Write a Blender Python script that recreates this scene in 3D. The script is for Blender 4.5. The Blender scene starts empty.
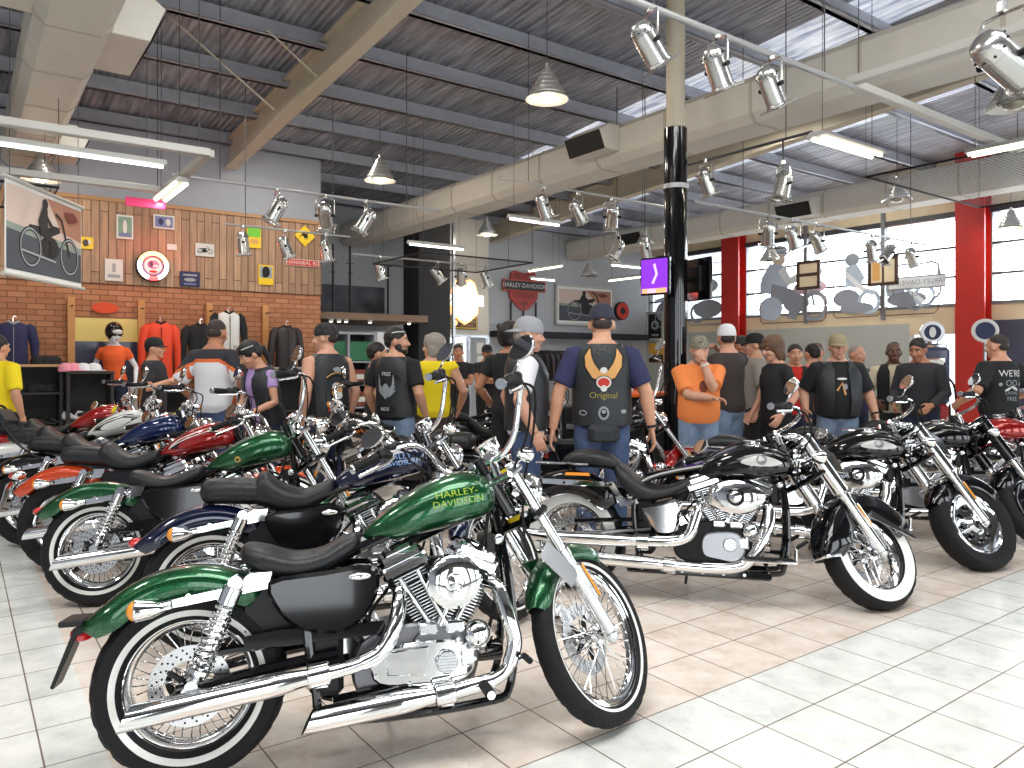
WORLD = 2.0; EXPO = 0.08; L_FRONT = 60; L_WIN = 280; L_FILL = 150
import bpy, bmesh, math, random
from mathutils import Vector, Matrix, Quaternion
from mathutils.bvhtree import BVHTree
SC = bpy.context.scene; COL = SC.collection; PI = math.pi
random.seed(7)
F, HZ, CH = 760.0, 362.0, 1.45          # focal length in pixels, horizon row, eye height
AX = Vector((.807, .59, 0)); BX = Vector((-.59, .807, 0))   # the hall's two wall directions
AX.normalize(); BX.normalize()
ANG = math.atan2(AX.y, AX.x)
def UV(u, v, z=0): return AX*u + BX*v + Vector((0, 0, z))
def at(px, Y, z=0): return Vector(((px-512)/F*Y, Y, z))
def atp(px, py, Y): return Vector(((px-512)/F*Y, Y, CH+(HZ-py)/F*Y))
ROOMM = Matrix.Rotation(ANG, 4, 'Z')
# ---------------------------------------------------------------- materials
MATS = {}
def lin(c):
    return tuple((x/12.92 if x <= .04045 else ((x+.055)/1.055)**2.4) for x in c)
def rgb(r, g, b): return lin((r/255, g/255, b/255))
def mat(name, col, rough=.5, metal=0., coat=0., emit=None, es=0., spec=None, noise=0., nscale=8., bump=0., bscale=60., alpha=None, trans=0., sheen=0.):
    if name in MATS: return MATS[name]
    m = bpy.data.materials.new(name); m.use_nodes = True
    nt = m.node_tree; b = nt.nodes['Principled BSDF']
    b.inputs['Base Color'].default_value = (*col[:3], 1)
    b.inputs['Roughness'].default_value = rough; b.inputs['Metallic'].default_value = metal
    b.inputs['Coat Weight'].default_value = coat; b.inputs['Coat Roughness'].default_value = .04
    if spec is not None: b.inputs['Specular IOR Level'].default_value = spec
    if emit: b.inputs['Emission Color'].default_value = (*emit, 1); b.inputs['Emission Strength'].default_value = es
    if alpha is not None: b.inputs['Alpha'].default_value = alpha
    if trans: b.inputs['Transmission Weight'].default_value = trans
    if sheen: b.inputs['Sheen Weight'].default_value = sheen
    if noise or bump:
        tc = nt.nodes.new('ShaderNodeTexCoord')
    if noise:
        n = nt.nodes.new('ShaderNodeTexNoise'); n.inputs['Scale'].default_value = nscale; n.inputs['Detail'].default_value = 5
        nt.links.new(tc.outputs['Object'], n.inputs['Vector'])
        r = nt.nodes.new('ShaderNodeValToRGB')
        r.color_ramp.elements[0].position = .3; r.color_ramp.elements[1].position = .7
        r.color_ramp.elements[0].color = (*[max(0, c*(1-noise)) for c in col[:3]], 1)
        r.color_ramp.elements[1].color = (*[min(1, c*(1+noise)) for c in col[:3]], 1)
        nt.links.new(n.outputs['Fac'], r.inputs['Fac']); nt.links.new(r.outputs['Color'], b.inputs['Base Color'])
    if bump:
        n = nt.nodes.new('ShaderNodeTexNoise'); n.inputs['Scale'].default_value = bscale; n.inputs['Detail'].default_value = 3
        nt.links.new(tc.outputs['Object'], n.inputs['Vector'])
        bp = nt.nodes.new('ShaderNodeBump'); bp.inputs['Strength'].default_value = bump; bp.inputs['Distance'].default_value = .02
        nt.links.new(n.outputs['Fac'], bp.inputs['Height']); nt.links.new(bp.outputs['Normal'], b.inputs['Normal'])
    m.diffuse_color = (*col[:3], 1)
    MATS[name] = m
    return m
# ---------------------------------------------------------------- mesh builder
class MB:
    def __init__(s): s.v = []; s.f = []; s.fm = []; s.ms = []; s.M = Matrix.Identity(4)
    def mi(s, m):
        if m not in s.ms: s.ms.append(m)
        return s.ms.index(m)
    def add(s, vs, fs, m):
        k = len(s.v); s.v += [s.M @ Vector(p) for p in vs]
        i = s.mi(m); s.f += [tuple(a+k for a in f) for f in fs]; s.fm += [i]*len(fs)
        return s
    def join(s, o, M=None):
        k = len(s.v); s.v += [(M @ p if M else p.copy()) for p in o.v]
        s.f += [tuple(a+k for a in f) for f in o.f]; s.fm += [s.mi(o.ms[i]) for i in o.fm]
    def box(s, c, d, m, bev=0, R=None):
        x, y, z = [a/2 for a in d]
        if bev <= 0:
            vs = [Vector((i*x, j*y, k*z)) for i in (-1, 1) for j in (-1, 1) for k in (-1, 1)]
            fs = [(0,1,3,2), (4,6,7,5), (0,4,5,1), (2,3,7,6), (0,2,6,4), (1,5,7,3)]
        else:
            b = min(bev, x*.98, y*.98, z*.98)
            vs = []; idx = {}
            for i in (-1, 1):
                for j in (-1, 1):
                    for k in (-1, 1):
                        for a in range(3):
                            p = [i*(x-b), j*(y-b), k*(z-b)]; p[a] = (i*x, j*y, k*z)[a]
                            idx[(i, j, k, a)] = len(vs); vs.append(Vector(p))
            fs = []
            for a in range(3):
                b1, b2 = [q for q in range(3) if q != a]
                for sg in (-1, 1):
                    q = []
                    for (s1, s2) in ((-1,-1), (1,-1), (1,1), (-1,1)):
                        t = [0,0,0]; t[a] = sg; t[b1] = s1; t[b2] = s2; q.append(idx[(*t, a)])
                    fs.append(tuple(q))
            for a in range(3):
                b1, b2 = [q for q in range(3) if q != a]
                for s1 in (-1, 1):
                    for s2 in (-1, 1):
                        t0 = [0,0,0]; t0[a] = -1; t0[b1] = s1; t0[b2] = s2
                        t1 = list(t0); t1[a] = 1
                        fs.append((idx[(*t0, b1)], idx[(*t1, b1)], idx[(*t1, b2)], idx[(*t0, b2)]))
            for i in (-1, 1):
                for j in (-1, 1):
                    for k in (-1, 1): fs.append(tuple(idx[(i, j, k, a)] for a in range(3)))
        c = Vector(c)
        s.add([(R @ p if R else p)+c for p in vs], fs, m); return s
    def tube(s, pts, r, m, n=8, closed=False, caps=True, flat=1.0):
        pts = [Vector(p) for p in pts]; N = len(pts)
        rs = list(r) if hasattr(r, '__len__') else [r]*N
        T = []
        for i in range(N):
            a = pts[(i-1) % N] if closed or i > 0 else pts[i]; b = pts[(i+1) % N] if closed or i < N-1 else pts[i]
            d = b-a; T.append(d.normalized() if d.length > 1e-9 else Vector((0,0,1)))
        up = Vector((0,0,1)) if abs(T[0].z) < .9 else Vector((1,0,0))
        nrm = (up-T[0]*up.dot(T[0])).normalized()
        vs = []
        for i in range(N):
            if i: 
                nrm = nrm-T[i]*nrm.dot(T[i])
                nrm = nrm.normalized() if nrm.length > 1e-6 else T[i].orthogonal().normalized()
            bi = T[i].cross(nrm)
            for j in range(n):
                a = 2*PI*j/n; vs.append(pts[i]+(nrm*math.cos(a)+bi*math.sin(a)*flat)*rs[i])
        fs = []
        for i in range(N if closed else N-1):
            for j in range(n):
                a, b = i*n+j, i*n+(j+1) % n; c, d = ((i+1) % N)*n+(j+1) % n, ((i+1) % N)*n+j
                fs.append((a, b, c, d))
        if caps and not closed: fs += [tuple(range(n-1, -1, -1)), tuple((N-1)*n+j for j in range(n))]
        s.add(vs, fs, m); return s
    def rod(s, a, b, r, m, n=8, r2=None): return s.tube([a, b], [r, r if r2 is None else r2], m, n)
    def lathe(s, prof, c, axis, m, n=24, caps=False, a0=0, a1=2*PI, fmat=None, mod=None):
        ax = Vector(axis).normalized(); u = ax.orthogonal().normalized()
        if abs(ax.y) > .99: u = Vector((1,0,0))
        if abs(ax.z) > .99: u = Vector((1,0,0))
        w = ax.cross(u); c = Vector(c); full = abs(a1-a0-2*PI) < 1e-6; K = n if full else n+1
        vs = []
        for j in range(K):
            a = a0+(a1-a0)*j/n
            for q, (r, h) in enumerate(prof):
                if mod: r = r+mod(q, j)
                vs.append(c+ax*h+(u*math.cos(a)+w*math.sin(a))*r)
        P = len(prof); fs = []; mm = []
        for j in range(n):
            j2 = (j+1) % K
            for q in range(P-1):
                fs.append((j*P+q, j*P+q+1, j2*P+q+1, j2*P+q)); mm.append(fmat(q) if fmat else m)
        if caps:
            fs.append(tuple(j*P for j in range(K))); mm.append(m)
            fs.append(tuple(j*P+P-1 for j in range(K-1, -1, -1))); mm.append(m)
        k = len(s.v); s.v += [s.M @ p for p in vs]; s.f += [tuple(a+k for a in f) for f in fs]; s.fm += [s.mi(x) for x in mm]
        return s
    def cyl(s, a, b, r, m, n=16, bev=0, r2=None):
        a = Vector(a); b = Vector(b); L = (b-a).length; r2 = r if r2 is None else r2
        if bev: prof = [(.0001, 0), (r-bev, 0), (r, bev), (r2, L-bev), (r2-bev, L), (.0001, L)]
        else: prof = [(.0001, 0), (r, 0), (r2, L), (.0001, L)]
        return s.lathe(prof, a, b-a, m, n)
    def ell(s, c, d, m, n=16, k=10, R=None):
        vs = []; c = Vector(c)
        for i in range(k+1):
            t = PI*i/k
            for j in range(n):
                a = 2*PI*j/n; rr = max(math.sin(t), 1e-3)
                p = Vector((d[0]*rr*math.cos(a), d[1]*rr*math.sin(a), d[2]*math.cos(t))); vs.append((R @ p if R else p)+c)
        fs = [(i*n+j, (i+1)*n+j, (i+1)*n+(j+1) % n, i*n+(j+1) % n) for i in range(k) for j in range(n)]
        s.add(vs, fs, m); return s
    def loft(s, rings, m, caps=True, closed=True):
        n = len(rings[0]); vs = [p for r in rings for p in r]
        fs = [(i*n+j, i*n+(j+1) % n, (i+1)*n+(j+1) % n, (i+1)*n+j) for i in range(len(rings)-1) for j in range(n if closed else n-1)]
        if caps: fs += [tuple(range(n-1, -1, -1)), tuple((len(rings)-1)*n+j for j in range(n))]
        s.add(vs, fs, m); return s
    def prism(s, poly, y0, y1, m, bev=0, frame=None, m2=None):
        """polygon in local x,z extruded along y; frame maps (x,y,z) -> point"""
        fr = frame or (lambda x, y, z: Vector((x, y, z))); n = len(poly)
        cx = sum(p[0] for p in poly)/n; cz = sum(p[1] for p in poly)/n
        def ring(y, ins):
            out = []
            for i, (x, z) in enumerate(poly):
                if ins:
                    a = Vector(poly[i-1]); b = Vector(poly[(i+1) % n]); p = Vector((x, z))
                    e1 = (p-a).normalized() if (p-a).length else Vector((1,0)); e2 = (b-p).normalized() if (b-p).length else e1
                    nn = Vector((-(e1+e2).y, (e1+e2).x)); nn = nn.normalized() if nn.length > 1e-6 else Vector((0,0))
                    if area < 0: nn = -nn
                    q = p+nn*ins; out.append(fr(q.x, y, q.y))
                else: out.append(fr(x, y, z))
            return out
        area = sum(poly[i][0]*poly[(i+1) % n][1]-poly[(i+1) % n][0]*poly[i][1] for i in range(n))
        if bev:
            sg = 1 if y1 > y0 else -1
            rings = [ring(y0, bev), ring(y0+sg*bev, 0), ring(y1-sg*bev, 0), ring(y1, bev)]
        else: rings = [ring(y0, 0), ring(y1, 0)]
        if m2:
            s.loft(rings, m, caps=False); s.add(rings[0], [tuple(range(n-1, -1, -1))], m2); s.add(rings[-1], [tuple(range(n))], m2)
        else: s.loft(rings, m)
        return s
    def poly(s, pts, m): return s.add(pts, [tuple(range(len(pts)))], m)
    def build(s, name, parent=None, sharp=35, loc=None, fix=True):
        me = bpy.data.meshes.new(name); me.from_pydata([tuple(p) for p in s.v], [], s.f)
        for m in s.ms: me.materials.append(m)
        me.polygons.foreach_set('material_index', s.fm)
        if fix:
            bm = bmesh.new(); bm.from_mesh(me)
            bmesh.ops.remove_doubles(bm, verts=bm.verts, dist=2e-5)
            bmesh.ops.recalc_face_normals(bm, faces=bm.faces); bm.to_mesh(me); bm.free()
        me.shade_smooth()
        if sharp < 180: me.set_sharp_from_angle(angle=math.radians(sharp))
        me.update()
        o = bpy.data.objects.new(name, me); COL.objects.link(o)
        if parent: o.parent = parent
        if loc is not None: o.location = loc
        return o
def cat(pts, k=4, closed=False):
    """Catmull-Rom smoothing of tuples of any length"""
    P = [tuple(p) for p in pts]; n = len(P); out = []
    rng = range(n if closed else n-1)
    for i in rng:
        if closed: a, b, c, d = P[i-1], P[i], P[(i+1) % n], P[(i+2) % n]
        else: a, b, c, d = P[max(i-1, 0)], P[i], P[i+1], P[min(i+2, n-1)]
        for j in range(k):
            t = j/k
            out.append(tuple(.5*((2*q)+(-p+r)*t+(2*p-5*q+4*r-s)*t*t+(-p+3*q-3*r+s)*t**3) for p, q, r, s in zip(a, b, c, d)))
    if not closed: out.append(P[-1])
    return out
def tag(o, label=None, cat_=None, group=None, kind=None):
    if label: o['label'] = label
    if cat_: o['category'] = cat_
    if group: o['group'] = group
    if kind: o['kind'] = kind
    return o
def empty(name, loc=(0,0,0), rot=(0,0,0)):
    o = bpy.data.objects.new(name, None); COL.objects.link(o); o.location = loc; o.rotation_euler = rot; o.empty_display_size = .1
    return o
def struct(o): o['kind'] = 'structure'; return o
def kids(o): return [c for c in bpy.data.objects if c.parent == o]
CH_MAP = {}
def copy_tree(o, parent=None, chmap=None):
    if chmap is None:
        chmap = {}
        for c in bpy.data.objects:
            if c.parent: chmap.setdefault(c.parent.name, []).append(c)
    c = o.copy(); COL.objects.link(c); c.parent = parent
    for ch in chmap.get(o.name, []): copy_tree(ch, c, chmap)
    return c
def text_mesh(txt, size, depth=.0, align='CENTER', spacing=1.0):
    cu = bpy.data.curves.new('t', 'FONT'); cu.body = txt; cu.size = size; cu.extrude = depth; cu.align_x = align; cu.align_y = 'CENTER'
    cu.space_character = spacing; cu.resolution_u = 3
    o = bpy.data.objects.new('t', cu); COL.objects.link(o)
    me = bpy.data.meshes.new_from_object(o.evaluated_get(bpy.context.evaluated_depsgraph_get()))
    vs = [v.co.copy() for v in me.vertices]; fs = [tuple(p.vertices) for p in me.polygons]
    bpy.data.objects.remove(o); bpy.data.curves.remove(cu); bpy.data.meshes.remove(me)
    return vs, fs
def add_text(mb, txt, size, m, M, sx=1.0, depth=.001):
    vs, fs = text_mesh(txt, size, depth)
    mb.add([M @ Vector((p.x*sx, p.y, p.z)) for p in vs], fs, m)
# ---------------------------------------------------------------- common materials
chrome = mat('chrome', (.86, .87, .88), .06, 1)
chrome_dull = mat('polished_alloy', (.72, .73, .74), .2, 1)
silver = mat('cast_alloy', (.52, .53, .55), .35, 1, noise=.12, nscale=30)
steel = mat('brushed_steel', (.45, .46, .48), .32, 1)
black_gloss = mat('black_gloss_paint', (.004, .004, .005), .10, 0, spec=.3, coat=.7)
black_semi = mat('black_satin_metal', (.008, .008, .009), .4, spec=.3)
black_dull = mat('black_rubber', (.010, .010, .010), .7, spec=.25, bump=.15, bscale=120)
tyre_m = mat('tyre_rubber', (.009, .009, .010), .65, spec=.25, bump=.25, bscale=90)
white_wall = mat('whitewall_rubber', (.78, .78, .75), .45)
leather = mat('black_leather_seat', (.013, .014, .016), .4, spec=.35, bump=.15, bscale=70)
amber = mat('amber_lens', (.9, .32, .03), .15, coat=1)
red_lens = mat('red_lens', (.55, .01, .015), .12, coat=1)
glass_dark = mat('mirror_glass', (.7, .72, .72), .02, 1)
dial = mat('dial_face', (.75, .75, .72), .4)
disc_m = mat('brake_disc_steel', (.62, .62, .62), .22, 1)
green_flake = None
# ================================================================ ROOM
def node_mat(name):
    m = bpy.data.materials.new(name); m.use_nodes = True; MATS[name] = m
    return m, m.node_tree, m.node_tree.nodes['Principled BSDF']
def N(nt, t, **kw):
    n = nt.nodes.new(t)
    for k, v in kw.items():
        if k in n.inputs.keys(): n.inputs[k].default_value = v
        else: setattr(n, k, v)
    return n
def tile_material():
    m, nt, b = node_mat('marbled_floor_tile'); L = nt.links.new
    tc = N(nt, 'ShaderNodeTexCoord'); mp = N(nt, 'ShaderNodeMapping'); L(tc.outputs['Object'], mp.inputs[0])
    mp.inputs['Location'].default_value = (-2.60, -2.18, 0)
    br = N(nt, 'ShaderNodeTexBrick'); br.offset = 0; br.inputs['Scale'].default_value = 1
    br.inputs['Brick Width'].default_value = .335; br.inputs['Row Height'].default_value = .335
    br.inputs['Mortar Size'].default_value = .0035; br.inputs['Mortar Smooth'].default_value = .2; br.inputs['Bias'].default_value = 0
    br.inputs['Color1'].default_value = (0,0,0,1); br.inputs['Color2'].default_value = (1,1,1,1)
    L(mp.outputs[0], br.inputs['Vector'])
    n1 = N(nt, 'ShaderNodeTexNoise', Scale=5.5, Detail=7, Roughness=.65); L(mp.outputs[0], n1.inputs['Vector'])
    n2 = N(nt, 'ShaderNodeTexNoise', Scale=2.0, Detail=4); L(mp.outputs[0], n2.inputs['Vector'])
    warm = N(nt, 'ShaderNodeValToRGB'); cool = N(nt, 'ShaderNodeValToRGB')
    for r, c in ((warm, [(.28, rgb(200,178,160)), (.45, rgb(222,207,193)), (.62, rgb(233,223,212)), (.8, rgb(240,232,222))]),
                 (cool, [(.28, rgb(190,196,192)), (.45, rgb(216,219,214)), (.62, rgb(230,231,227)), (.8, rgb(238,238,233))])):
        e = r.color_ramp.elements; e[0].position = c[0][0]; e[0].color = (*c[0][1], 1); e[1].position = c[3][0]; e[1].color = (*c[3][1], 1)
        for p, q in c[1:3]:
            x = e.new(p); x.color = (*q, 1)
    ad = N(nt, 'ShaderNodeMath', operation='MULTIPLY_ADD'); L(br.outputs['Color'], ad.inputs[0]); ad.inputs[1].default_value = .06; 
    L(n1.outputs['Fac'], ad.inputs[2])
    for r in (warm, cool): L(ad.outputs[0], r.inputs['Fac'])
    sx = N(nt, 'ShaderNodeSeparateXYZ'); L(tc.outputs['Object'], sx.inputs[0])
    g1 = N(nt, 'ShaderNodeMath', operation='GREATER_THAN'); L(sx.outputs['Y'], g1.inputs[0]); g1.inputs[1].default_value = 2.18
    g2 = N(nt, 'ShaderNodeMath', operation='GREATER_THAN'); L(sx.outputs['X'], g2.inputs[0]); g2.inputs[1].default_value = .45
    g3 = N(nt, 'ShaderNodeMath', operation='MULTIPLY'); L(g1.outputs[0], g3.inputs[0]); L(g2.outputs[0], g3.inputs[1])
    mx = N(nt, 'ShaderNodeMix', data_type='RGBA'); L(g3.outputs[0], mx.inputs[0]); L(cool.outputs[0], mx.inputs[6]); L(warm.outputs[0], mx.inputs[7])
    gr = N(nt, 'ShaderNodeMix', data_type='RGBA'); L(br.outputs['Fac'], gr.inputs[0]); L(mx.outputs[2], gr.inputs[6]); gr.inputs[7].default_value = (*rgb(120,108,98), 1)
    L(gr.outputs[2], b.inputs['Base Color'])
    rr = N(nt, 'ShaderNodeMapRange'); L(n2.outputs['Fac'], rr.inputs[0]); rr.inputs[3].default_value = .16; rr.inputs[4].default_value = .34
    L(rr.outputs[0], b.inputs['Roughness'])
    bp = N(nt, 'ShaderNodeBump', Strength=.35, Distance=.003); bp.invert = True; L(br.outputs['Fac'], bp.inputs['Height']); L(bp.outputs[0], b.inputs['Normal'])
    return m
def brick_material():
    m, nt, b = node_mat('orange_brick'); L = nt.links.new
    tc = N(nt, 'ShaderNodeTexCoord'); s = N(nt, 'ShaderNodeSeparateXYZ'); L(tc.outputs['Object'], s.inputs[0])
    c = N(nt, 'ShaderNodeCombineXYZ'); L(s.outputs['X'], c.inputs[0]); L(s.outputs['Z'], c.inputs[1])
    br = N(nt, 'ShaderNodeTexBrick'); br.inputs['Scale'].default_value = 1; br.inputs['Brick Width'].default_value = .24; br.inputs['Row Height'].default_value = .086
    br.inputs['Mortar Size'].default_value = .008; br.inputs['Color1'].default_value = (*rgb(184,128,92), 1); br.inputs['Color2'].default_value = (*rgb(164,108,74), 1)
    br.inputs['Mortar'].default_value = (*rgb(128,86,62), 1); L(c.outputs[0], br.inputs['Vector'])
    L(br.outputs['Color'], b.inputs['Base Color']); b.inputs['Roughness'].default_value = .85
    bp = N(nt, 'ShaderNodeBump', Strength=.6, Distance=.01); bp.invert = True; L(br.outputs['Fac'], bp.inputs['Height']); L(bp.outputs[0], b.inputs['Normal'])
    return m
def plank_material():
    m, nt, b = node_mat('upright_timber_planks'); L = nt.links.new
    tc = N(nt, 'ShaderNodeTexCoord'); s = N(nt, 'ShaderNodeSeparateXYZ'); L(tc.outputs['Object'], s.inputs[0])
    c = N(nt, 'ShaderNodeCombineXYZ'); L(s.outputs['Z'], c.inputs[0]); L(s.outputs['X'], c.inputs[1])
    br = N(nt, 'ShaderNodeTexBrick'); br.inputs['Scale'].default_value = 1; br.inputs['Brick Width'].default_value = 1.9; br.inputs['Row Height'].default_value = .12
    br.inputs['Mortar Size'].default_value = .006; br.inputs['Color1'].default_value = (*rgb(176,134,94), 1); br.inputs['Color2'].default_value = (*rgb(148,108,74), 1)
    br.inputs['Mortar'].default_value = (*rgb(84,52,32), 1); L(c.outputs[0], br.inputs['Vector'])
    n = N(nt, 'ShaderNodeTexNoise', Scale=3, Detail=5); mp = N(nt, 'ShaderNodeMapping'); mp.inputs['Scale'].default_value = (6, 6, .6)
    L(tc.outputs['Object'], mp.inputs[0]); L(mp.outputs[0], n.inputs['Vector'])
    mx = N(nt, 'ShaderNodeMix', data_type='RGBA', blend_type='OVERLAY'); mx.inputs[0].default_value = .6; L(br.outputs['Color'], mx.inputs[6]); L(n.outputs['Fac'], mx.inputs[7])
    hs = N(nt, 'ShaderNodeHueSaturation', Saturation=.85); L(mx.outputs[2], hs.inputs['Color'])
    L(hs.outputs[0], b.inputs['Base Color']); b.inputs['Roughness'].default_value = .6
    bp = N(nt, 'ShaderNodeBump', Strength=.5, Distance=.01); bp.invert = True; L(br.outputs['Fac'], bp.inputs['Height']); L(bp.outputs[0], b.inputs['Normal'])
    return m
def foil_material(name, sky):
    """corrugated sheet under foil insulation; sky = translucent sheet letting daylight in"""
    m, nt, b = node_mat(name); L = nt.links.new
    tc = N(nt, 'ShaderNodeTexCoord'); s = N(nt, 'ShaderNodeSeparateXYZ'); L(tc.outputs['Object'], s.inputs[0])
    w = N(nt, 'ShaderNodeMath', operation='MULTIPLY'); w.inputs[1].default_value = 2*PI/.09; L(s.outputs['X'], w.inputs[0])
    sn = N(nt, 'ShaderNodeMath', operation='SINE'); L(w.outputs[0], sn.inputs[0])
    n = N(nt, 'ShaderNodeTexNoise', Scale=1.2, Detail=6); mp = N(nt, 'ShaderNodeMapping'); mp.inputs['Scale'].default_value = (9, 1.2, 1); L(tc.outputs['Object'], mp.inputs[0]); L(mp.outputs[0], n.inputs['Vector'])
    r = N(nt, 'ShaderNodeValToRGB'); L(n.outputs['Fac'], r.inputs['Fac']); e = r.color_ramp.elements
    c0, c1 = ((rgb(120,128,150), rgb(232,236,245)) if sky else (rgb(120,120,128), rgb(188,188,196)))
    e[0].position = .3; e[0].color = (*c0, 1); e[1].position = .7; e[1].color = (*c1, 1)
    L(r.outputs[0], b.inputs['Base Color']); b.inputs['Roughness'].default_value = .35; b.inputs['Metallic'].default_value = .0 if sky else .25
    bp = N(nt, 'ShaderNodeBump', Strength=.8, Distance=.02); L(sn.outputs[0], bp.inputs['Height']); L(bp.outputs[0], b.inputs['Normal'])
    if sky:
        L(r.outputs[0], b.inputs['Emission Color']); b.inputs['Emission Strength'].default_value = .75
    return m
TILE = tile_material(); BRICK = brick_material(); PLANK = plank_material(); FOIL = foil_material('foil_roof_sheet', 0); SKYL = foil_material('translucent_roof_sheet', 1)
wall_grey = mat('grey_painted_wall', rgb(158,160,168), .8, noise=.03, nscale=3)
wall_pale = mat('pale_grey_wall', rgb(176,180,184), .8)
wall_dark = mat('charcoal_wall', rgb(40,40,44), .8)
wall_cream = mat('cream_render', rgb(222,204,172), .8, noise=.05, nscale=4)
beam_m = mat('putty_painted_steel', rgb(188,178,158), .55, noise=.05, nscale=5)
purlin_m = mat('galvanised_purlin', rgb(168,170,178), .5, .1, noise=.08, nscale=6)
duct_m = mat('cream_duct', rgb(200,196,186), .6, noise=.03, nscale=5)
vent_m = mat('vent_black', (.01, .01, .01), .7)
red_paint = mat('red_column_paint', rgb(182,38,30), .45, noise=.06, nscale=3)
VB, VBR, UW = 16.3, 13.36, 17.0
def room(o): o.rotation_euler = (0, 0, ANG); return o
def roof_z(v): return 5.35+.066*(13.36-v)
def rbox(mb, u0, u1, v0, v1, z0, z1, m, bev=0): return mb.box(((u0+u1)/2, (v0+v1)/2, (z0+z1)/2), (abs(u1-u0), abs(v1-v0), abs(z1-z0)), m, bev)
def rm(name, u0, u1, v0, v1, z0, z1, m, bev=0, parent=None):
    b = MB(); rbox(b, u0, u1, v0, v1, z0, z1, m, bev); o = b.build(name, parent)
    return o if parent else room(o)
U0, V0 = -9.0, -5.0
fl = rm('floor', U0, 26, V0, 19, -.12, 0, TILE); struct(fl)
# roof : corrugated strips running along v, some of them translucent
b = MB()
us = [(-9, 8.9, FOIL), (8.9, 9.9, SKYL), (9.9, 12.2, FOIL), (12.2, 13.2, SKYL), (13.2, 17.2, FOIL)]
for u0, u1, m_ in us:
    zz = [roof_z(V0), roof_z(VB+.2)]
    b.add([(u0, V0, zz[0]), (u1, V0, zz[0]), (u1, VB+.2, zz[1]), (u0, VB+.2, zz[1]), (u0, V0, zz[0]+.06), (u1, V0, zz[0]+.06), (u1, VB+.2, zz[1]+.06), (u0, VB+.2, zz[1]+.06)],
          [(0,1,2,3), (7,6,5,4), (0,4,5,1), (1,5,6,2), (2,6,7,3), (3,7,4,0)], m_)
struct(room(b.build('ceiling')))
# walls
struct(rm('wall_brick', U0, 5.41, VBR, VBR+.2, 0, 2.68, BRICK))
struct(rm('wall_planks', U0, 5.41, VBR-.03, VBR+.2, 2.68, 4.0, PLANK))
struct(rm('wall_upper_left', U0, 5.41, VBR, VBR+.2, 4.0, 5.36, wall_grey))
rm('trim_1', U0, 5.41, VBR-.06, VBR-.03, 3.96, 4.02, mat('timber_cap', rgb(170,130,90), .6))['kind'] = 'structure'
struct(rm('wall_return', 5.25, 5.41, VBR+.2, VB, 0, 5.2, wall_grey))
b = MB(); rbox(b, 5.25, 9.3, VB, VB+.2, 0, 5.2, wall_pale); rbox(b, 10.6, UW+.3, VB, VB+.2, 0, 5.2, wall_pale); rbox(b, 9.3, 10.6, VB, VB+.2, 2.1, 5.2, wall_pale); struct(room(b.build('wall_back')))
struct(rm('wall_left', U0-.2, U0, V0, VBR, 0, 6.6, wall_grey))
# ---- shop front behind the camera: piers and openings
sf = mat('shopfront_wall', rgb(92,90,88), .8)
b = MB(); rbox(b, U0, UW, V0-.2, V0, 0, .35, sf); rbox(b, U0, UW, V0-.2, V0, 3.5, 6.7, sf)
for u in (-9, -5.2, -1.4, 2.4, 6.2, 10.0, 13.8): rbox(b, u, u+1.1, V0-.2, V0, .3, 3.6, sf)
struct(room(b.build('wall_front')))
# ---- window wall at u = UW
b = MB()
rbox(b, UW, UW+.25, V0, VB+.2, 4.62, 6.7, wall_cream)
rbox(b, UW, UW+.25, V0, VB+.2, 2.3, 2.62, wall_cream)
rbox(b, UW, UW+.25, 7.2, 8.38, 2.05, 2.3, wall_cream)
rbox(b, UW, UW+.25, 8.38, VB+.2, 0, 2.3, mat('pale_board', rgb(176,180,174), .7))
rbox(b, UW, UW+.25, V0, 6.75, 0, 2.3, mat('slate_blue_wall', rgb(74,76,98), .6))
struct(room(b.build('wall_right')))
dark_frame = mat('dark_window_frame', rgb(62,60,64), .5)
mull = mat('grey_window_mullion', rgb(120,122,126), .5)
glass = mat('window_glass', (.9, .95, 1), .02, trans=1.0, spec=.3); glass.node_tree.nodes['Principled BSDF'].inputs['IOR'].default_value = 1.02
paste = mat('faded_block_wall', rgb(214,190,150), .8)
def window(i, v0, v1, mulls):
    e = empty('window_%d' % i); room(e); e.location = (0, 0, 0)
    b = MB(); t = .05
    rbox(b, UW-.03, UW+.12, v0, v1, 4.50, 4.62, dark_frame); rbox(b, UW-.02, UW+.1, v0, v1, 2.62, 2.69, mull)
    rbox(b, UW-.02, UW+.1, v0, v0+t, 2.62, 4.6, mull); rbox(b, UW-.02, UW+.1, v1-t, v1, 2.62, 4.6, mull)
    for z in (3.25, 3.87): rbox(b, UW-.01, UW+.09, v0, v1, z-.022, z+.022, dark_frame)
    for v in mulls: rbox(b, UW-.05, UW+.1, v-.045, v+.045, 2.4, 4.9, mull)
    b.build('window_frame', e)
    b = MB(); rbox(b, UW+.04, UW+.05, v0, v1, 2.62, 4.6, glass); b.build('pane', e)
    e['kind'] = 'structure'; return e
WIN1 = window(1, 7.28, 12.7, [8.95, 10.9]); window(2, 13.25, 16.2, [14.8]); window(3, 1.2, 6.75, [3.9])
cols = []
for i, (v, lab) in enumerate([(7.0, 'wide red steel column beside the fuel pump'), (12.95, 'red steel column further down the window wall'), (1.0, None)]):
    if lab is None: continue
    b = MB(); w = .28
    rbox(b, UW-.34, UW-.28, v-w, v+w, 0, 5.9, red_paint, .005); rbox(b, UW-.02, UW+.04, v-w, v+w, 0, 5.9, red_paint, .005)
    rbox(b, UW-.3, UW, v-.03, v+.03, 0, 5.9, red_paint)
    struct(room(b.build('trim_%d' % (i+2))))
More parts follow.
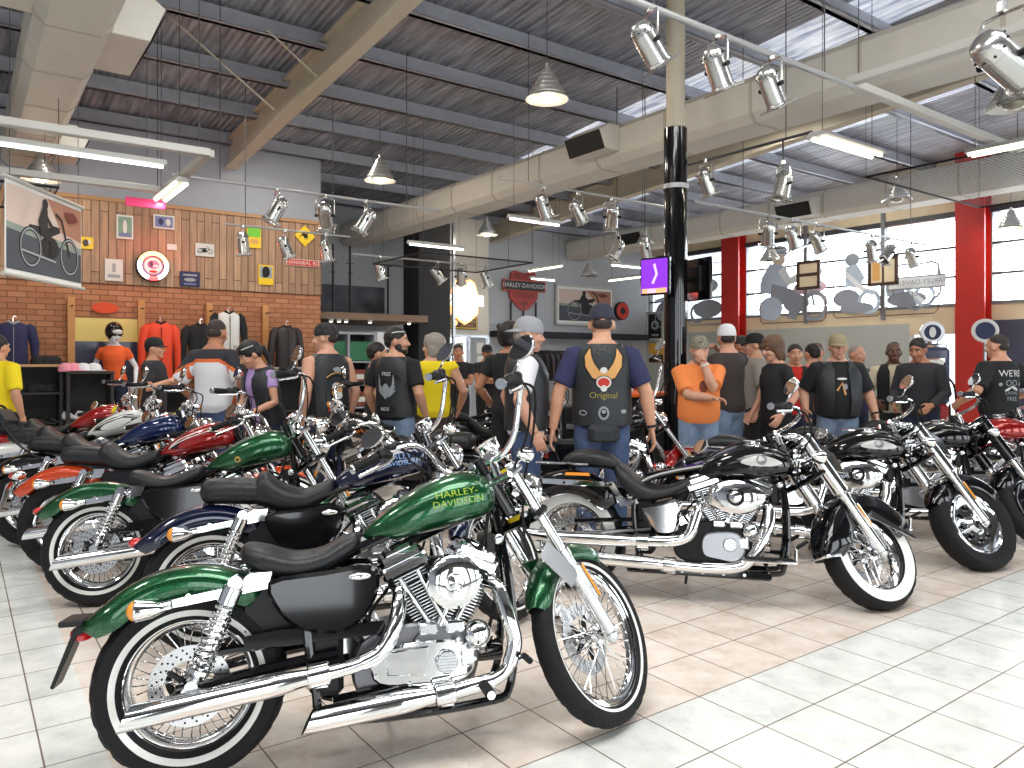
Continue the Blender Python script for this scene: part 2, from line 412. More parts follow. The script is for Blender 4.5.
# ---- roof steel
def rafter(name, u, v0, v1, h=.48, w=.2):
    b = MB(); P = []
    for v in (v0, v1):
        z1 = roof_z(v)-.12; z0 = z1-h
        P.append([(u-w/2, v, z0), (u+w/2, v, z0), (u+w/2, v, z0+.03), (u+.02, v, z0+.03), (u+.02, v, z1-.03), (u+w/2, v, z1-.03), (u+w/2, v, z1), (u-w/2, v, z1), (u-w/2, v, z1-.03), (u-.02, v, z1-.03), (u-.02, v, z0+.03), (u-w/2, v, z0+.03)])
    b.loft([[Vector(p) for p in r] for r in P], beam_m)
    o = b.build(name); struct(room(o)); return o
k = 1
rafter('beam', 3.79, V0, VBR); rafter('beam', 11.3, V0, VB); rafter('beam', -3.6, V0, VBR)
for v in [-4.3 + 1.35*i for i in range(16)]:
    b = MB(); z = roof_z(v)-.02
    rbox(b, U0, 17, v-.035, v+.035, z-.2, z, purlin_m); rbox(b, U0, 17, v-.1, v+.035, z-.2, z-.17, purlin_m); rbox(b, U0, 17, v-.1, v-.085, z-.2, z-.15, purlin_m)
    struct(room(b.build('purlin')))
# ================================================================ MOTORCYCLES
def flake(name, c, c2):
    m, nt, b = node_mat(name); L = nt.links.new
    tc = N(nt, 'ShaderNodeTexCoord'); n = N(nt, 'ShaderNodeTexVoronoi', Scale=420); L(tc.outputs['Object'], n.inputs['Vector'])
    r = N(nt, 'ShaderNodeValToRGB'); L(n.outputs['Color'], r.inputs['Fac']); e = r.color_ramp.elements
    e[0].position = .35; e[0].color = (*c, 1); e[1].position = .8; e[1].color = (*c2, 1)
    L(r.outputs[0], b.inputs['Base Color']); b.inputs['Metallic'].default_value = .75; b.inputs['Roughness'].default_value = .3
    b.inputs['Coat Weight'].default_value = 1; b.inputs['Coat Roughness'].default_value = .03
    return m
P_GREEN = flake('green_flake_paint', (.002, .042, .014), (.012, .16, .045))
P_NAVY = mat('dark_blue_paint', (.004, .008, .035), .15, .3, coat=1)
P_BLUE = mat('blue_paint', (.006, .02, .09), .15, .3, coat=1)
P_ORANGE = mat('candy_orange_paint', (.62, .06, .008), .18, .3, coat=1)
P_RED = mat('deep_red_paint', (.36, .008, .008), .15, .3, coat=1)
P_WHITE = mat('pearl_white_paint', (.72, .72, .68), .15, 0, coat=1)
P_BLACK = black_gloss
gold_let = mat('lime_lettering', (.30, .46, .04), .35)
ltblue = mat('pale_blue_lettering', (.2, .35, .6), .35)
orange_let = mat('orange_lettering', (.8, .25, .03), .35)
def arcpts(cx, cz, r, a0, a1, n, y=0): return [Vector((cx+r*math.cos(math.radians(a0+(a1-a0)*i/n)), y, cz+r*math.sin(math.radians(a0+(a1-a0)*i/n)))) for i in range(n+1)]
def fender(mb, cx, cz, R, a0, a1, w, m, drop=.07, n=28, lip=.0, flare=0., edge=None, lift=None):
    """curved guard: arc of angles a0..a1 about the wheel, rounded section of half width w and side skirts"""
    out = []; inn = []
    for i in range(n+1):
        t = i/n; a = math.radians(a0+(a1-a0)*t); d = Vector((math.cos(a), 0, math.sin(a)))
        k = 1.0
        if t > .85: k = 1-.35*((t-.85)/.15)**2
        if t < .08: k = 1-.2*((.08-t)/.08)**2
        rr = R+(flare*max(0, (t-.8)/.2)**2 if flare else 0)+(lift(t) if lift else 0)
        sec = []
        for q in range(13):
            s_ = -1+q/6; 
            ang = s_*PI/2
            y = w*k*math.copysign(abs(math.sin(ang))**.7, s_); h = (1-abs(math.sin(ang))**3.2)*.035
            sec.append((y, h))
        sec = [(-w*k, -drop*k)]+sec+[(w*k, -drop*k)]
        out.append([Vector((cx, y, cz))+d*(rr-.035+h) for y, h in sec]); 
        inn.append([Vector((cx, y*.965, cz))+d*(rr-.035+h-.006) for y, h in sec])
    rings = [o+list(reversed(i_)) for o, i_ in zip(out, inn)]
    mb.loft(rings, m)
    if edge:
        for sd in (0, -1): mb.tube([r[sd] for r in out], .006, edge, 6)
    return mb
def wheel(cx, cz, R, rr, w, m_tyre, ww, spokes=40, style='spoke', disc=.13):
    """returns (rim, tyre, disc) mesh builders about the axle at (cx, 0, cz)"""
    T = MB(); c = (cx, 0, cz)
    h = R-rr
    half = [(rr-.008, w*.55), (rr+.004, w*.74), (rr+h*ww[0], w*.9), (rr+h*ww[1], w*1.0), (rr+h*.72, w*.97), (rr+h*.86, w*.8), (rr+h*.95, w*.5), (R, w*.12)]
    prof = half+[(r, -y) for r, y in reversed(half)]
    P = len(prof)
    whites = {2, P-4} if ww[2] else set()
    if ww[2] == 2: whites |= {1, P-3}
    T.lathe(prof, c, (0,1,0), m_tyre, 96, fmat=lambda q: white_wall if q in whites else m_tyre,
            mod=lambda q, j: (-.005 if (5 <= q <= P-6 and ((j + (2 if q > P//2 else 0)) % 4 == 0)) else 0))
    W = MB(); W2 = w*.62
    if style == 'spoke':
        W.lathe([(rr-.006, W2), (rr+.006, W2+.004), (rr+.006, W2-.004), (rr-.012, W2*.75), (rr-.028, W2*.45), (rr-.030, 0), (rr-.028, -W2*.45), (rr-.012, -W2*.75), (rr+.006, -W2+.004), (rr+.006, -W2-.004), (rr-.006, -W2)], c, (0,1,0), chrome, 72)
        hf = .035
        W.lathe([(.012, .07), (.022, .07), (.025, hf+.012), (.042, hf+.004), (.042, hf-.004), (.024, hf-.012), (.024, -hf+.012), (.042, -hf+.004), (.042, -hf-.004), (.025, -hf-.012), (.022, -.07), (.012, -.07)], c, (0,1,0), chrome, 24)
        for i in range(spokes):
            sd = 1 if i % 2 else -1; tw = .42 if (i//2) % 2 else -.42
            a = 2*PI*i/spokes; b_ = a+tw
            p = Vector((cx+.039*math.cos(b_), sd*hf, cz+.039*math.sin(b_))); q = Vector((cx+(rr-.026)*math.cos(a), -sd*.004, cz+(rr-.026)*math.sin(a)))
            W.rod(p, q, .0022, chrome, 4); W.rod(q+(p-q)*.07, q, .0036, chrome, 5)
    else:
        W.lathe([(rr+.006, W2), (rr-.012, W2*.8), (rr-.03, W2*.5), (rr-.03, -W2*.5), (rr-.012, -W2*.8), (rr+.006, -W2)], c, (0,1,0), chrome, 72)
        mm = chrome if style == 'disc' else black_gloss
        if style in ('disc', 'solid'):
            W.lathe([(.015, .05), (.05, .055), (.07, .03), (rr-.06, .022), (rr-.028, .035), (rr-.028, -.035), (rr-.06, -.022), (.07, -.03), (.05, -.055), (.015, -.05)], c, (0,1,0), mm, 48)
        if style == 'disc':
            for i in range(9):
                a = 2*PI*i/9; W.lathe([(.001, .034), (.018, .036), (.022, .028)], (cx+.115*math.cos(a), 0, cz+.115*math.sin(a)), (0,1,0), black_gloss, 12)
                W.lathe([(.001, -.034), (.018, -.036), (.022, -.028)], (cx+.115*math.cos(a), 0, cz+.115*math.sin(a)), (0,1,0), black_gloss, 12)
        if style == 'cast':
            W.lathe([(.012, .06), (.05, .05), (.05, -.05), (.012, -.06)], c, (0,1,0), mm, 24)
            for i in range(9):
                a = 2*PI*i/9; u = Vector((math.cos(a), 0, math.sin(a))); v = Vector((-u.z, 0, u.x)); C = Vector(c)
                for s_ in (-1, 1):
                    W.tube([C+u*.04, C+u*(rr-.03)+v*s_*.02], [.012, .008], mm, 6)
    D = MB()
    if disc:
        y0 = -(w*.5+.018) if style != 'solid' else -.05
        D.lathe([(disc*.62, y0+.003), (disc, y0+.003), (disc, y0-.003), (disc*.62, y0-.003), (disc*.62, y0+.003)], c, (0,1,0), disc_m, 48)
        for k in range(3):
            for i in range(20):
                a = 2*PI*(i+k*.33)/20; r = disc*(.7+.1*k)
                D.lathe([(.0001, y0-.0036), (.0042, y0-.0036)], (cx+r*math.cos(a), 0, cz+r*math.sin(a)), (0,1,0), black_semi, 6)
        for i in range(5):
            a = 2*PI*i/5; u = Vector((math.cos(a), 0, math.sin(a))); C = Vector((cx, y0, cz))
            D.tube([C+u*.03, C+u*disc*.66], [.012, .009], black_semi, 6)
    return W, T, D
def body(mb, st, m, n=28, k=5, pw=2.4):
    """loft of stations (x, half width, z top, z bottom, y centre)"""
    S = cat(st, k); rings = []
    for x, hw, zt, zb in S:
        zc = zb+(zt-zb)*.42; r = []
        for j in range(n):
            a = 2*PI*j/n; c, s_ = math.cos(a), math.sin(a)
            y = hw*math.copysign(abs(c)**(2/pw), c); hh = (zt-zc) if s_ > 0 else (zc-zb)
            z = zc+hh*math.copysign(abs(s_)**(2/pw), s_)
            r.append(Vector((x, y, z)))
        rings.append(r)
    mb.loft(rings, m); return mb
def V(*a): return Vector(a)
def motorcycle(cfg):
    g = cfg.get; L = g('L', 1.525); soft = g('type') == 'softail'
    root = empty('motorcycle')
    fr = g('fr', .345); fw = g('fw', .042); rr_ = g('rr', .325); rw = g('rw', .072)
    paint = g('paint'); fpaint = g('fpaint', paint)
    ex = g('ex', .88); ez = .37
    # ---- rear wheel
    W, T, D = wheel(0, rr_, rr_, g('rrim', .220), rw, tyre_m, g('rww', (.14, .34, 1)), style=g('rstyle', 'spoke'), disc=g('rdisc', .135))
    rwh = W.build('rear_wheel', root); T.build('tyre', rwh); 
    if D.v: D.build('brake_disc', rwh)
    # ---- frame
    b = MB()
    hx, hz = (1.13, .93) if not soft else (1.28, .875)
    for s in (-1, 1):
        b.tube(cat([(hx-.02, s*.02, hz-.05), (hx+.02, s*.09, .55), (hx+.0, s*.12, .24), (hx-.12, s*.13, .18), (.5, s*.13, .18), (.42, s*.13, .3), (.40, s*.11, .60), (.55, s*.07, .74), (hx-.05, s*.02, hz)], 5), .016, black_gloss, 8)
        b.tube(cat([(.42, s*.10, .60), (.26, s*.095, .64), (.15, s*.095, .655)], 3), .011, black_gloss, 6)
    b.cyl((hx-.045, 0, hz+.08), (hx+.045, 0, hz-.08), .032, black_gloss, 16)
    b.tube([(hx, 0, hz+.02), (.45, 0, .72)], .028, black_gloss, 10)
    b.tube([(hx-.01, 0, hz-.03), (.70, 0, .73)], .02, black_gloss, 8)
    b.box((.46, 0, .42), (.12, .2, .34), black_semi, .02)
    if not soft: b.box((.30, 0, .56), (.30, .14, .20), black_semi, .03)
    b.build('frame', root)
    b = MB()
    for s in (-1, 1):
        b.tube([(0, s*.125, rr_), (.26, s*.125, .37), (.50, s*.12, .40)], [.016, .022, .022], black_gloss, 8)
        b.box((0, s*.125, rr_), (.075, .018, .045), black_gloss, .005)
        b.cyl((0, s*.10, rr_), (0, s*.155, rr_), .016, chrome_dull, 6)
        b.cyl((.045, s*.13, rr_+.004), (.045, s*.145, rr_+.004), .008, chrome_dull, 6)
    b.tube([(.02, -.11, .345+.09), (.45, -.11, .46)], .014, black_gloss, 6)
    b.build('swingarm', root)
    if not soft:
        b = MB()
        b.lathe([(.085, .112), (.105, .112), (.105, .085), (.085, .085)], (0, 0, rr_), (0,1,0), black_semi, 40)
        b.prism([(.0, rr_+.095), (.66, .47), (.66, .42), (.0, rr_+.075)], .085, .11, black_dull)
        b.prism([(.0, rr_-.095), (.66, .30), (.66, .34), (.0, rr_-.075)], .085, .11, black_dull)
        b.build('drive_belt', root)
        b = MB(); b.prism([(.18, .485), (.30, .50), (.66, .50), (.68, .455), (.3, .44), (.18, .45)], -.125, -.118, black_gloss, .002); b.build('belt_guard', root)
        for s in (-1, 1):
            b = MB(); p0 = V(.02, s*.155, rr_+.02); p1 = V(.155, s*.155, .675); d = (p1-p0)
            b.cyl(p0-d*.02, p0+d*.10, .017, chrome_dull, 12); b.cyl(p0+d*.08, p0+d*.55, .017, chrome, 12); b.cyl(p0+d*.5, p0+d*.80, .024, chrome, 14)
            b.cyl(p0+d*.78, p0+d*.96, .034, chrome, 18, .003); b.cyl(p0+d*.96, p1+d*.02, .018, chrome, 12)
            b.cyl(p0+V(0, -.02, 0), p0+V(0, .02, 0), .022, chrome_dull, 12); b.cyl(p1+V(0, -.025, 0), p1+V(0, .025, 0), .024, chrome, 12)
            sh = b.build('shock_absorber', root)
            b = MB(); u = d.normalized(); e1 = u.orthogonal().normalized(); e2 = u.cross(e1)
            pts = [p0+d*(.16+.62*i/150)+(e1*math.cos(2*PI*i/150*10)+e2*math.sin(2*PI*i/150*10))*.033 for i in range(151)]
            b.tube(pts, .0055, chrome, 6); b.cyl(p0+d*.13, p0+d*.17, .038, chrome, 16); b.build('spring', sh)
    # ---- rear fender
    b = MB()
    if not soft:
        fender(b, 0, rr_, g('fR', .405), 52, 148, .104, fpaint, drop=.055, flare=.02)
    else:
        fender(b, -.02, rr_, .425, 38, 172, .112, fpaint, drop=.12, flare=.03, edge=chrome if g('fedge') else None)
    rf = b.build('rear_fender', root)
    if g('fpaint2'):
        b = MB(); fender(b, 0, rr_, g('fR', .405)+.004, 62, 140, .05, g('fpaint2'), drop=.0, n=20); b.build('fender_stripe', rf)
    b = MB()
    if not soft:
        for s in (-1, 1):
            b.prism([(-.16, .612), (-.14, .585), (.16, .625), (.26, .64), (.275, .70), (.20, .70), (.14, .66)], s*.108, s*.122, chrome, .003)
            b.cyl((.155, s*.12, .668), (.155, s*.135, .668), .024, chrome, 12, .004); b.cyl((-.0, s*.12, .635), (0, s*.13, .635), .01, chrome, 8)
    else:
        for s in (-1, 1):
            b.prism([(-.20, .69), (-.19, .655), (.24, .65), (.31, .53), (.43, .555), (.415, .585), (.335, .575), (.265, .685)], s*.116, s*.128, chrome, .003)
            for q in range(4): b.cyl((-.05+q*.1, s*.12, .668), (-.05+q*.1, s*.134, .668), .009, black_semi, 8)
    b.build('fender_strut', root)
    if soft:
        b = MB()
        for s in (-1, 1): b.prism([(-.05, .715), (-.04, .735), (.11, .735), (.115, .715)], s*.112, s*.122, amber, .002)
        b.build('side_reflector', root, sharp=40)
    # ---- lights at the back
    for s in (-1, 1):
        b = MB(); c = V(-.155, s*.125, .60) if not soft else V(-.24, s*.16, .56); dirv = V(-1, 0, -.03)
        b.lathe([(.001, -.085), (.012, -.08), (.030, -.04), (.037, 0), (.039, .008), (.036, .012)], c, dirv, chrome, 20)
        b.tube([c+V(.03, 0, 0), c+V(.10, 0, .012)], .014, chrome, 10)
        if soft: b.tube([c+V(.03, 0, 0), V(-.24, 0, .60)], .009, chrome, 8)
        sg = b.build('turn_signal', root)
        b = MB(); b.lathe([(.034, .010), (.034, .018), (.026, .030), (.012, .038), (.0005, .040)], c, dirv, amber, 20); b.build('lens', sg)
    b = MB()
    tx, tz = ((-.325, .60) if g('tail', 'std') != 'std' else (-.31, .46)) if not soft else (-.395, .56)
    if g('tail') == 'none': tx, tz = -.30, .50
    elif g('tail', 'std') == 'std' and not soft:
        b.prism([(-.30, .57), (-.37, .545), (-.435, .36), (-.425, .355), (-.36, .52), (-.29, .55)], -.055, .055, black_semi, .003)
        b.box((-.375, 0, .565), (.075, .15, .02), black_semi, .004)
    else:
        b.prism([(-.37, .62), (-.40, .60), (-.44, .42), (-.43, .415), (-.39, .58)], -.06, .06, chrome, .003)
        b.ell((tx-.02, 0, tz+.06), (.05, .06, .035), chrome, 16, 8)
    pb = b.build('plate_bracket', root) if b.v else None
    b = MB(); b.ell((tx-.045, 0, tz+.06), (.04, .05, .028), red_lens, 16, 8); b.build('tail_light', root)
    # ---- seat
    b = MB(); st = g('seat', 'solo')
    if st == 'solo':
        body(b, [(.155, .02, .765, .745), (.18, .10, .795, .715), (.25, .128, .785, .68), (.35, .13, .755, .665), (.45, .118, .765, .68), (.52, .09, .80, .705), (.570, .065, .812, .74), (.588, .02, .808, .765)], leather, 28, 4)
    elif st == 'dual':
        body(b, [(-.06, .02, .80, .79), (-.03, .10, .855, .74), (.08, .115, .865, .73), (.18, .115, .86, .72), (.215, .115, .853, .72), (.23, .12, .88, .71), (.27, .13, .885, .70), (.34, .14, .83, .675), (.44, .13, .795, .67), (.52, .10, .81, .70), (.59, .065, .835, .74), (.61, .02, .83, .77)], leather, 28, 4)
    elif st == 'deep':
        body(b, [(.25, .02, .76, .75), (.28, .15, .81, .70), (.34, .18, .79, .62), (.43, .18, .71, .57), (.54, .165, .675, .58), (.65, .13, .695, .62), (.75, .085, .75, .67), (.81, .05, .775, .72), (.825, .02, .77, .75)], leather, 28, 4)
    seat = b.build('seat', root)
    if st == 'deep':
        b = MB(); body(b, [(-.09, .02, .80, .79), (-.05, .10, .85, .775), (.03, .12, .885, .77), (.13, .125, .89, .77), (.23, .12, .865, .76), (.30, .10, .81, .75), (.32, .03, .79, .76)], leather, 24, 4)
        b.build('pillion_pad', seat)
        b = MB(); b.tube(cat([(-.24, -.10, .79), (-.1, -.115, .79), (.1, -.12, .79)], 4), .008, chrome, 6); b.tube(cat([(-.24, .10, .79), (-.1, .115, .79), (.1, .12, .79)], 4), .008, chrome, 6); b.tube([(-.24, -.10, .79), (-.24, .10, .79)], .008, chrome, 6)
        b.build('grab_rail', root)
    if g('backrest'):
        b = MB()
        for s in (-1, 1): b.tube(cat([(.08, s*.125, .68), (-.10, s*.12, .80), (-.30, s*.11, 1.06)], 4), .010, black_semi, 8)
        b.tube(cat([(-.30, -.11, 1.06), (-.33, -.07, 1.11), (-.33, .07, 1.11), (-.30, .11, 1.06)], 4), .010, black_semi, 8)
        bk = b.build('backrest', root)
        b = MB(); b.box((-.25, 0, 1.03), (.03, .2, .14), leather, .012, R=Matrix.Rotation(-.65, 3, 'Y')); b.build('pad', bk)
    # ---- side cover / oil tank
    b = MB()
    if not soft:
        b.prism(cat([(.26, .665), (.45, .69), (.62, .70), (.645, .62), (.60, .53), (.52, .475), (.40, .485), (.31, .54)], 3, True), -.150, -.075, black_gloss, .014)
        b.prism(cat([(.26, .665), (.45, .69), (.62, .70), (.645, .62), (.60, .53), (.52, .475), (.40, .485), (.31, .54)], 3, True), .150, .075, black_gloss, .014)
        ot = b.build('oil_tank', root)
        b = MB(); b.ell((.575, -.150, .665), (.042, .012, .014), chrome, 16, 8); b.build('filler_cap', ot)
    else:
        b.prism(cat([(.44, .535), (.53, .565), (.665, .59), (.675, .49), (.65, .39), (.55, .37), (.49, .42)], 3, True), -.155, .155, chrome, .02)
        b.build('oil_tank', root)
    # ---- fuel tank
    b = MB(); tk = g('tank', 'peanut')
    if tk == 'peanut':
        S = [(.595, .015, .80, .785), (.63, .05, .845, .775), (.71, .095, .91, .775), (.81, .128, .972, .79), (.91, .142, 1.012, .81), (1.0, .138, 1.025, .83), (1.06, .115, 1.01, .845), (1.10, .07, .975, .87), (1.115, .02, .935, .90)]
        pw = 2.5
    else:
        S = [(x-.03, w, a-.055, b-.055) for x, w, a, b in [(.76, .02, .80, .785), (.83, .08, .865, .775), (.93, .14, .93, .77), (1.05, .175, .98, .77), (1.15, .185, 1.0, .78), (1.25, .17, .99, .79), (1.33, .13, .955, .81), (1.37, .07, .915, .835), (1.385, .02, .88, .85)]]
        pw = 2.6
    body(b, S, paint, 40, 6, pw); tank = b.build('fuel_tank', root, sharp=60)
    bv = BVHTree.FromPolygons([tuple(v.co) for v in tank.data.vertices], [tuple(p.vertices) for p in tank.data.polygons])
    def onside(x, z, s=-1, off=.0012):
        h = bv.ray_cast(V(x, s*.6, z), V(0, -s, 0))
        return (h[0]+V(0, s*off, 0)) if h[0] else None
    def decal(name, polys, m, s=-1):
        for p in polys: pass
        b = MB()
        vs, fs = polys
        out = [onside(x, z, s) for x, z in vs]
        if all(o is not None for o in out):
            b.add(out, fs, m); return b.build(name, tank, fix=False)
    def tank_text(txt, x, z, size, m, rot=0, s=-1, sx=1, name='tank_lettering'):
        vs, fs = text_mesh(txt, size); c, sn = math.cos(rot), math.sin(rot)
        vs = [(x-s*(p.x*sx*c-p.y*sn)*1.0, z+(p.x*sx*sn+p.y*c)) for p in vs]
        decal(name, (vs, fs), m, s)
    b = MB()
    if tk == 'peanut': b.cyl((.90, 0, .995), (.905, 0, 1.022), .032, chrome, 20, .005)
    else: b.lathe([(.001, .03), (.045, .028), (.06, .01), (.085, 0)], (1.11, 0, .935), (0,0,1), chrome, 24); 
    b.build('fuel_cap', tank)
    if tk != 'peanut':
        b = MB(); sp = cat([(.82, 0, .82), (.95, 0, .905), (1.11, 0, .95), (1.27, 0, .925), (1.33, 0, .89)], 4)
        b.tube(sp, .022, black_gloss, 10, flat=1.4); b.cyl((1.11, 0, .93), (1.10, 0, .967), .055, chrome, 24, .006); b.cyl((1.10, 0, .965), (1.0995, 0, .970), .046, dial, 24); b.build('dash_console', tank)
    if g('stripe'):
        # swept two-tone panels
        top, mid, bot = g('stripe')
        for s in (-1, 1):
            if tk == 'peanut': X0, X1, zz = .68, 1.09, lambda t: .835+.125*min(1, t*1.5)**.7
            else: X0, X1, zz = .83, 1.32, lambda t: .78+.085*math.sin(min(1, t*1.3)*PI/2)
            n = 24; vs = []; fs = []
            for i in range(n+1):
                t = i/n; z = zz(t)
                vs += [(X0+(X1-X0)*t, z-.012), (X0+(X1-X0)*t, z+.012*(1-abs(2*t-1)**4)+.004)]
            fs = [(2*i, 2*i+2, 2*i+3, 2*i+1) for i in range(n)]
            decal('tank_stripe', (vs, fs), mid, s)
            vs = []
            for i in range(n+1):
                t = i/n; z = zz(t); x = X0+(X1-X0)*t; zb = z-.014; lo = z-.10*math.sin(PI*min(1, t*.96+.04))
                lo = max(lo, .83 if tk == 'peanut' else .745); vs += [(x, min(lo, zb)), (x, zb)]
            decal('tank_side_panel', (vs, fs), bot, s)
    em = g('emblem')
    if em == 'script':
        tank_text('HARLEY-', .94, .945, .034, gold_let, .12, sx=1.25); tank_text('DAVIDSON', .945, .912, .034, gold_let, .12, sx=1.15)
    elif em == 'script_blue':
        tank_text('HARLEY-', .93, .935, .04, ltblue, .08, sx=1.15); tank_text('DAVIDSON', .94, .902, .038, ltblue, .08)
        tank_text('HARLEY-', .93, .935, .04, ltblue, .08, 1, 1.15)
    elif em == 'badge':
        n = 20; vs = [(.80+.018*math.cos(2*PI*i/n), .845+.018*math.sin(2*PI*i/n)) for i in range(n)]
        decal('tank_badge', (vs, [tuple(range(n))]), mat('brass_badge', (.7, .4, .08), .3, .8))
    elif em == 'wing':
        n = 40; vs = []; nr = 7
        for k in range(nr):
            for i in range(n):
                a = 2*PI*i/n; q = (k+.05)/(nr-.95); vs.append((1.15+.12*q*math.cos(a), .845+q*(.034*math.sin(a)*(1-.3*abs(math.cos(a)))-(.012*abs(math.cos(a))))))
        decal('tank_emblem', (vs, [(k*n+i, k*n+(i+1) % n, (k+1)*n+(i+1) % n, (k+1)*n+i) for k in range(nr-1) for i in range(n)]), mat('emblem_silver', (.55, .55, .53), .4, .2))
        n = 24; vs = [(1.15+.03*math.cos(2*PI*i/n), .85+.03*math.sin(2*PI*i/n)) for i in range(n)]
        b = MB(); o = [onside(x, z, -1, .003) for x, z in vs]
        b.add(o, [tuple(range(n))], steel); b.build('emblem_badge', tank, fix=False)
    elif em == 'orange':
        for s in (-1, 1): tank_text('Harley', (.90 if tk == 'peanut' else 1.09), (.90 if tk == 'peanut' else .845), .055, orange_let, .1, s)
    # ---- engine
    b = MB(); cast_d = mat('dark_cast_alloy', (.16, .16, .17), .35, .9)
    b.cyl((ex, -.10, ez-.02), (ex, .10, ez-.02), .135, cast_d if not soft else black_semi, 40, .01)
    b.prism(cat([(ex-.30, ez+.06), (ex-.16, ez+.10), (ex+.02, ez+.10), (ex+.12, ez+.02), (ex+.12, ez-.10), (ex, ez-.155), (ex-.25, ez-.15), (ex-.33, ez-.08)], 3, True), -.095, .16, cast_d if not soft else black_semi, .01)
    b.build('crankcase', root)
    b = MB()   # cam cover on the right
    cc = [(ex-.24, ez+.045), (ex-.10, ez+.065), (ex+.06, ez+.06), (ex+.13, ez+.0), (ex+.12, ez-.075), (ex+.03, ez-.12), (ex-.12, ez-.11), (ex-.25, ez-.09), (ex-.28, ez-.02)]
    if not soft: cc = [(ex-.01+(x-ex)*.92, ez-.012+(z-ez)*.86) for x, z in cc]
    if soft: cc = [(ex+.01+(x-ex)*.62, ez-.02+(z-ez)*.95) for x, z in cc]
    b.prism(cat(cc, 3, True), -.095, -.135, chrome if not soft else steel, .008)
    if not soft: b.prism([(ex-.22, ez+.02), (ex-.06, ez+.03), (ex-.07, ez-.07), (ex-.21, ez-.06)], -.13, -.145, chrome, .006)
    for p in [] if soft else [(ex-.235, ez+.02), (ex-.10, ez+.05), (ex+.05, ez+.045), (ex+.11, ez-.03), (ex+.02, ez-.105), (ex-.13, ez-.095), (ex-.25, ez-.06)]: b.cyl((p[0], -.13, p[1]), (p[0], -.142, p[1]), .008, chrome_dull, 6)
    cv = b.build('cam_cover', root)
    b = MB(); b.lathe([(.0005, .158), (.036, .158), (.041, .152), (.043, .13)], (ex+.005, 0, ez-.03), (0,-1,0), chrome_dull, 32)
    for i in range(7):
        w_ = math.sqrt(max(.0001, .036**2-((i-3)*.010)**2)); b.box((ex+.005, -.1605, ez-.03+(i-3)*.010), (2*w_, .004, .004), silver)
    b.build('timing_cover', cv)
    b = MB()   # oil pump, lifter blocks, oil filter, starter
    b.cyl((ex+.10, -.08, ez+.05), (ex+.17, -.12, ez+.02), .048, chrome, 24, .01)
    b.ell((ex+.125, -.125, ez+.055), (.052, .045, .052), chrome, 22, 12); b.box((ex+.085, -.115, ez-.02), (.06, .05, .07), chrome_dull, .008); b.box((ex+.04, -.12, ez+.09), (.07, .05, .04), chrome_dull, .006); b.box((ex-.06, -.12, ez+.09), (.07, .05, .04), chrome_dull, .006)
    b.build('oil_pump', root)
    b = MB(); b.cyl((ex+.13, -.02, ez-.03), (ex+.24, -.02, ez-.03), .040, black_gloss if not soft else chrome, 24, .006); b.build('oil_filter', root)
    b = MB(); b.cyl((ex-.26, -.09, ez+.09), (ex-.26, .08, ez+.09), .042, chrome, 20, .006); b.cyl((ex-.20, -.07, ez+.06), (ex-.20, .02, ez+.06), .03, black_gloss, 16, .005); b.build('starter_motor', root)
    for sgn, nm in ((-1, 'rear'), (1, 'front')):
        a = sgn*math.radians(22.5); ax = V(math.sin(a), 0, math.cos(a)); pr = V(math.cos(a), 0, -math.sin(a)); C = V(ex, 0, ez-.01)
        R = Matrix((pr, V(0,1,0), ax)).transposed()
        b = MB(); b.cyl(C+ax*.10, C+ax*.29, .052, black_semi, 20)
        for i in range(14):
            h = .125+i*.0122; sz = .068+.012*min(1, i/6)
            fr_ = lambda x, y, z, h=h: C+ax*(h+y)+pr*x+V(0, z, 0)
            pl = [(-sz, -.062), (-sz+.02, -.08), (sz-.02, -.08), (sz, -.062), (sz, .062), (sz-.02, .08), (-sz+.02, .08), (-sz, .062)]
            b.prism(pl, 0, .0045, chrome_dull, 0, fr_, m2=black_semi)
        b.box(C+ax*.30, (.15, .165, .05), black_semi, .01, R)
        for i in range(3):
            fr_ = lambda x, y, z, h=.292+i*.012: C+ax*(h+y)+pr*x+V(0, z, 0)
            b.prism([(-.083, -.07), (-.06, -.09), (.06, -.09), (.083, -.07), (.083, .07), (.06, .09), (-.06, .09), (-.083, .07)], 0, .004, chrome_dull, 0, fr_, m2=black_semi)
        cy = b.build('cylinder', root)
        b = MB()
        b.box(C+ax*.345, (.185, .185, .045), chrome, .010, R); b.box(C+ax*.382, (.165, .165, .045), chrome, .014, R)
        b.box(C+ax*.408, (.115, .12, .026), chrome, .010, R)
        for i in (-1, 1):
            for j in (-1, 1): b.cyl(C+ax*.36+pr*i*.08+V(0, j*.08, 0), C+ax*.372+pr*i*.08+V(0, j*.08, 0), .010, chrome, 8)
        b.build('rocker_cover', root)
        for o_ in (-.024, .024):
            b = MB(); p = C+ax*.09+pr*(o_*1.0-sgn*.028)+V(0, -.112, 0); q = C+ax*.315+pr*(o_*1.5)+V(0, -.085, 0)
            b.cyl(p, q, .0105, chrome, 12); b.cyl(p, p+(q-p)*.12, .015, chrome, 12); b.cyl(p+(q-p)*.55, p+(q-p)*.6, .0135, chrome, 12)
            b.build('pushrod_tube', root)
    # ---- air cleaner
    b = MB(); ax_, az = ex+.035, ez+.255
    b.tube([(ax_-.0, -.0, az), (ax_, -.12, az)], .045, black_semi, 14)
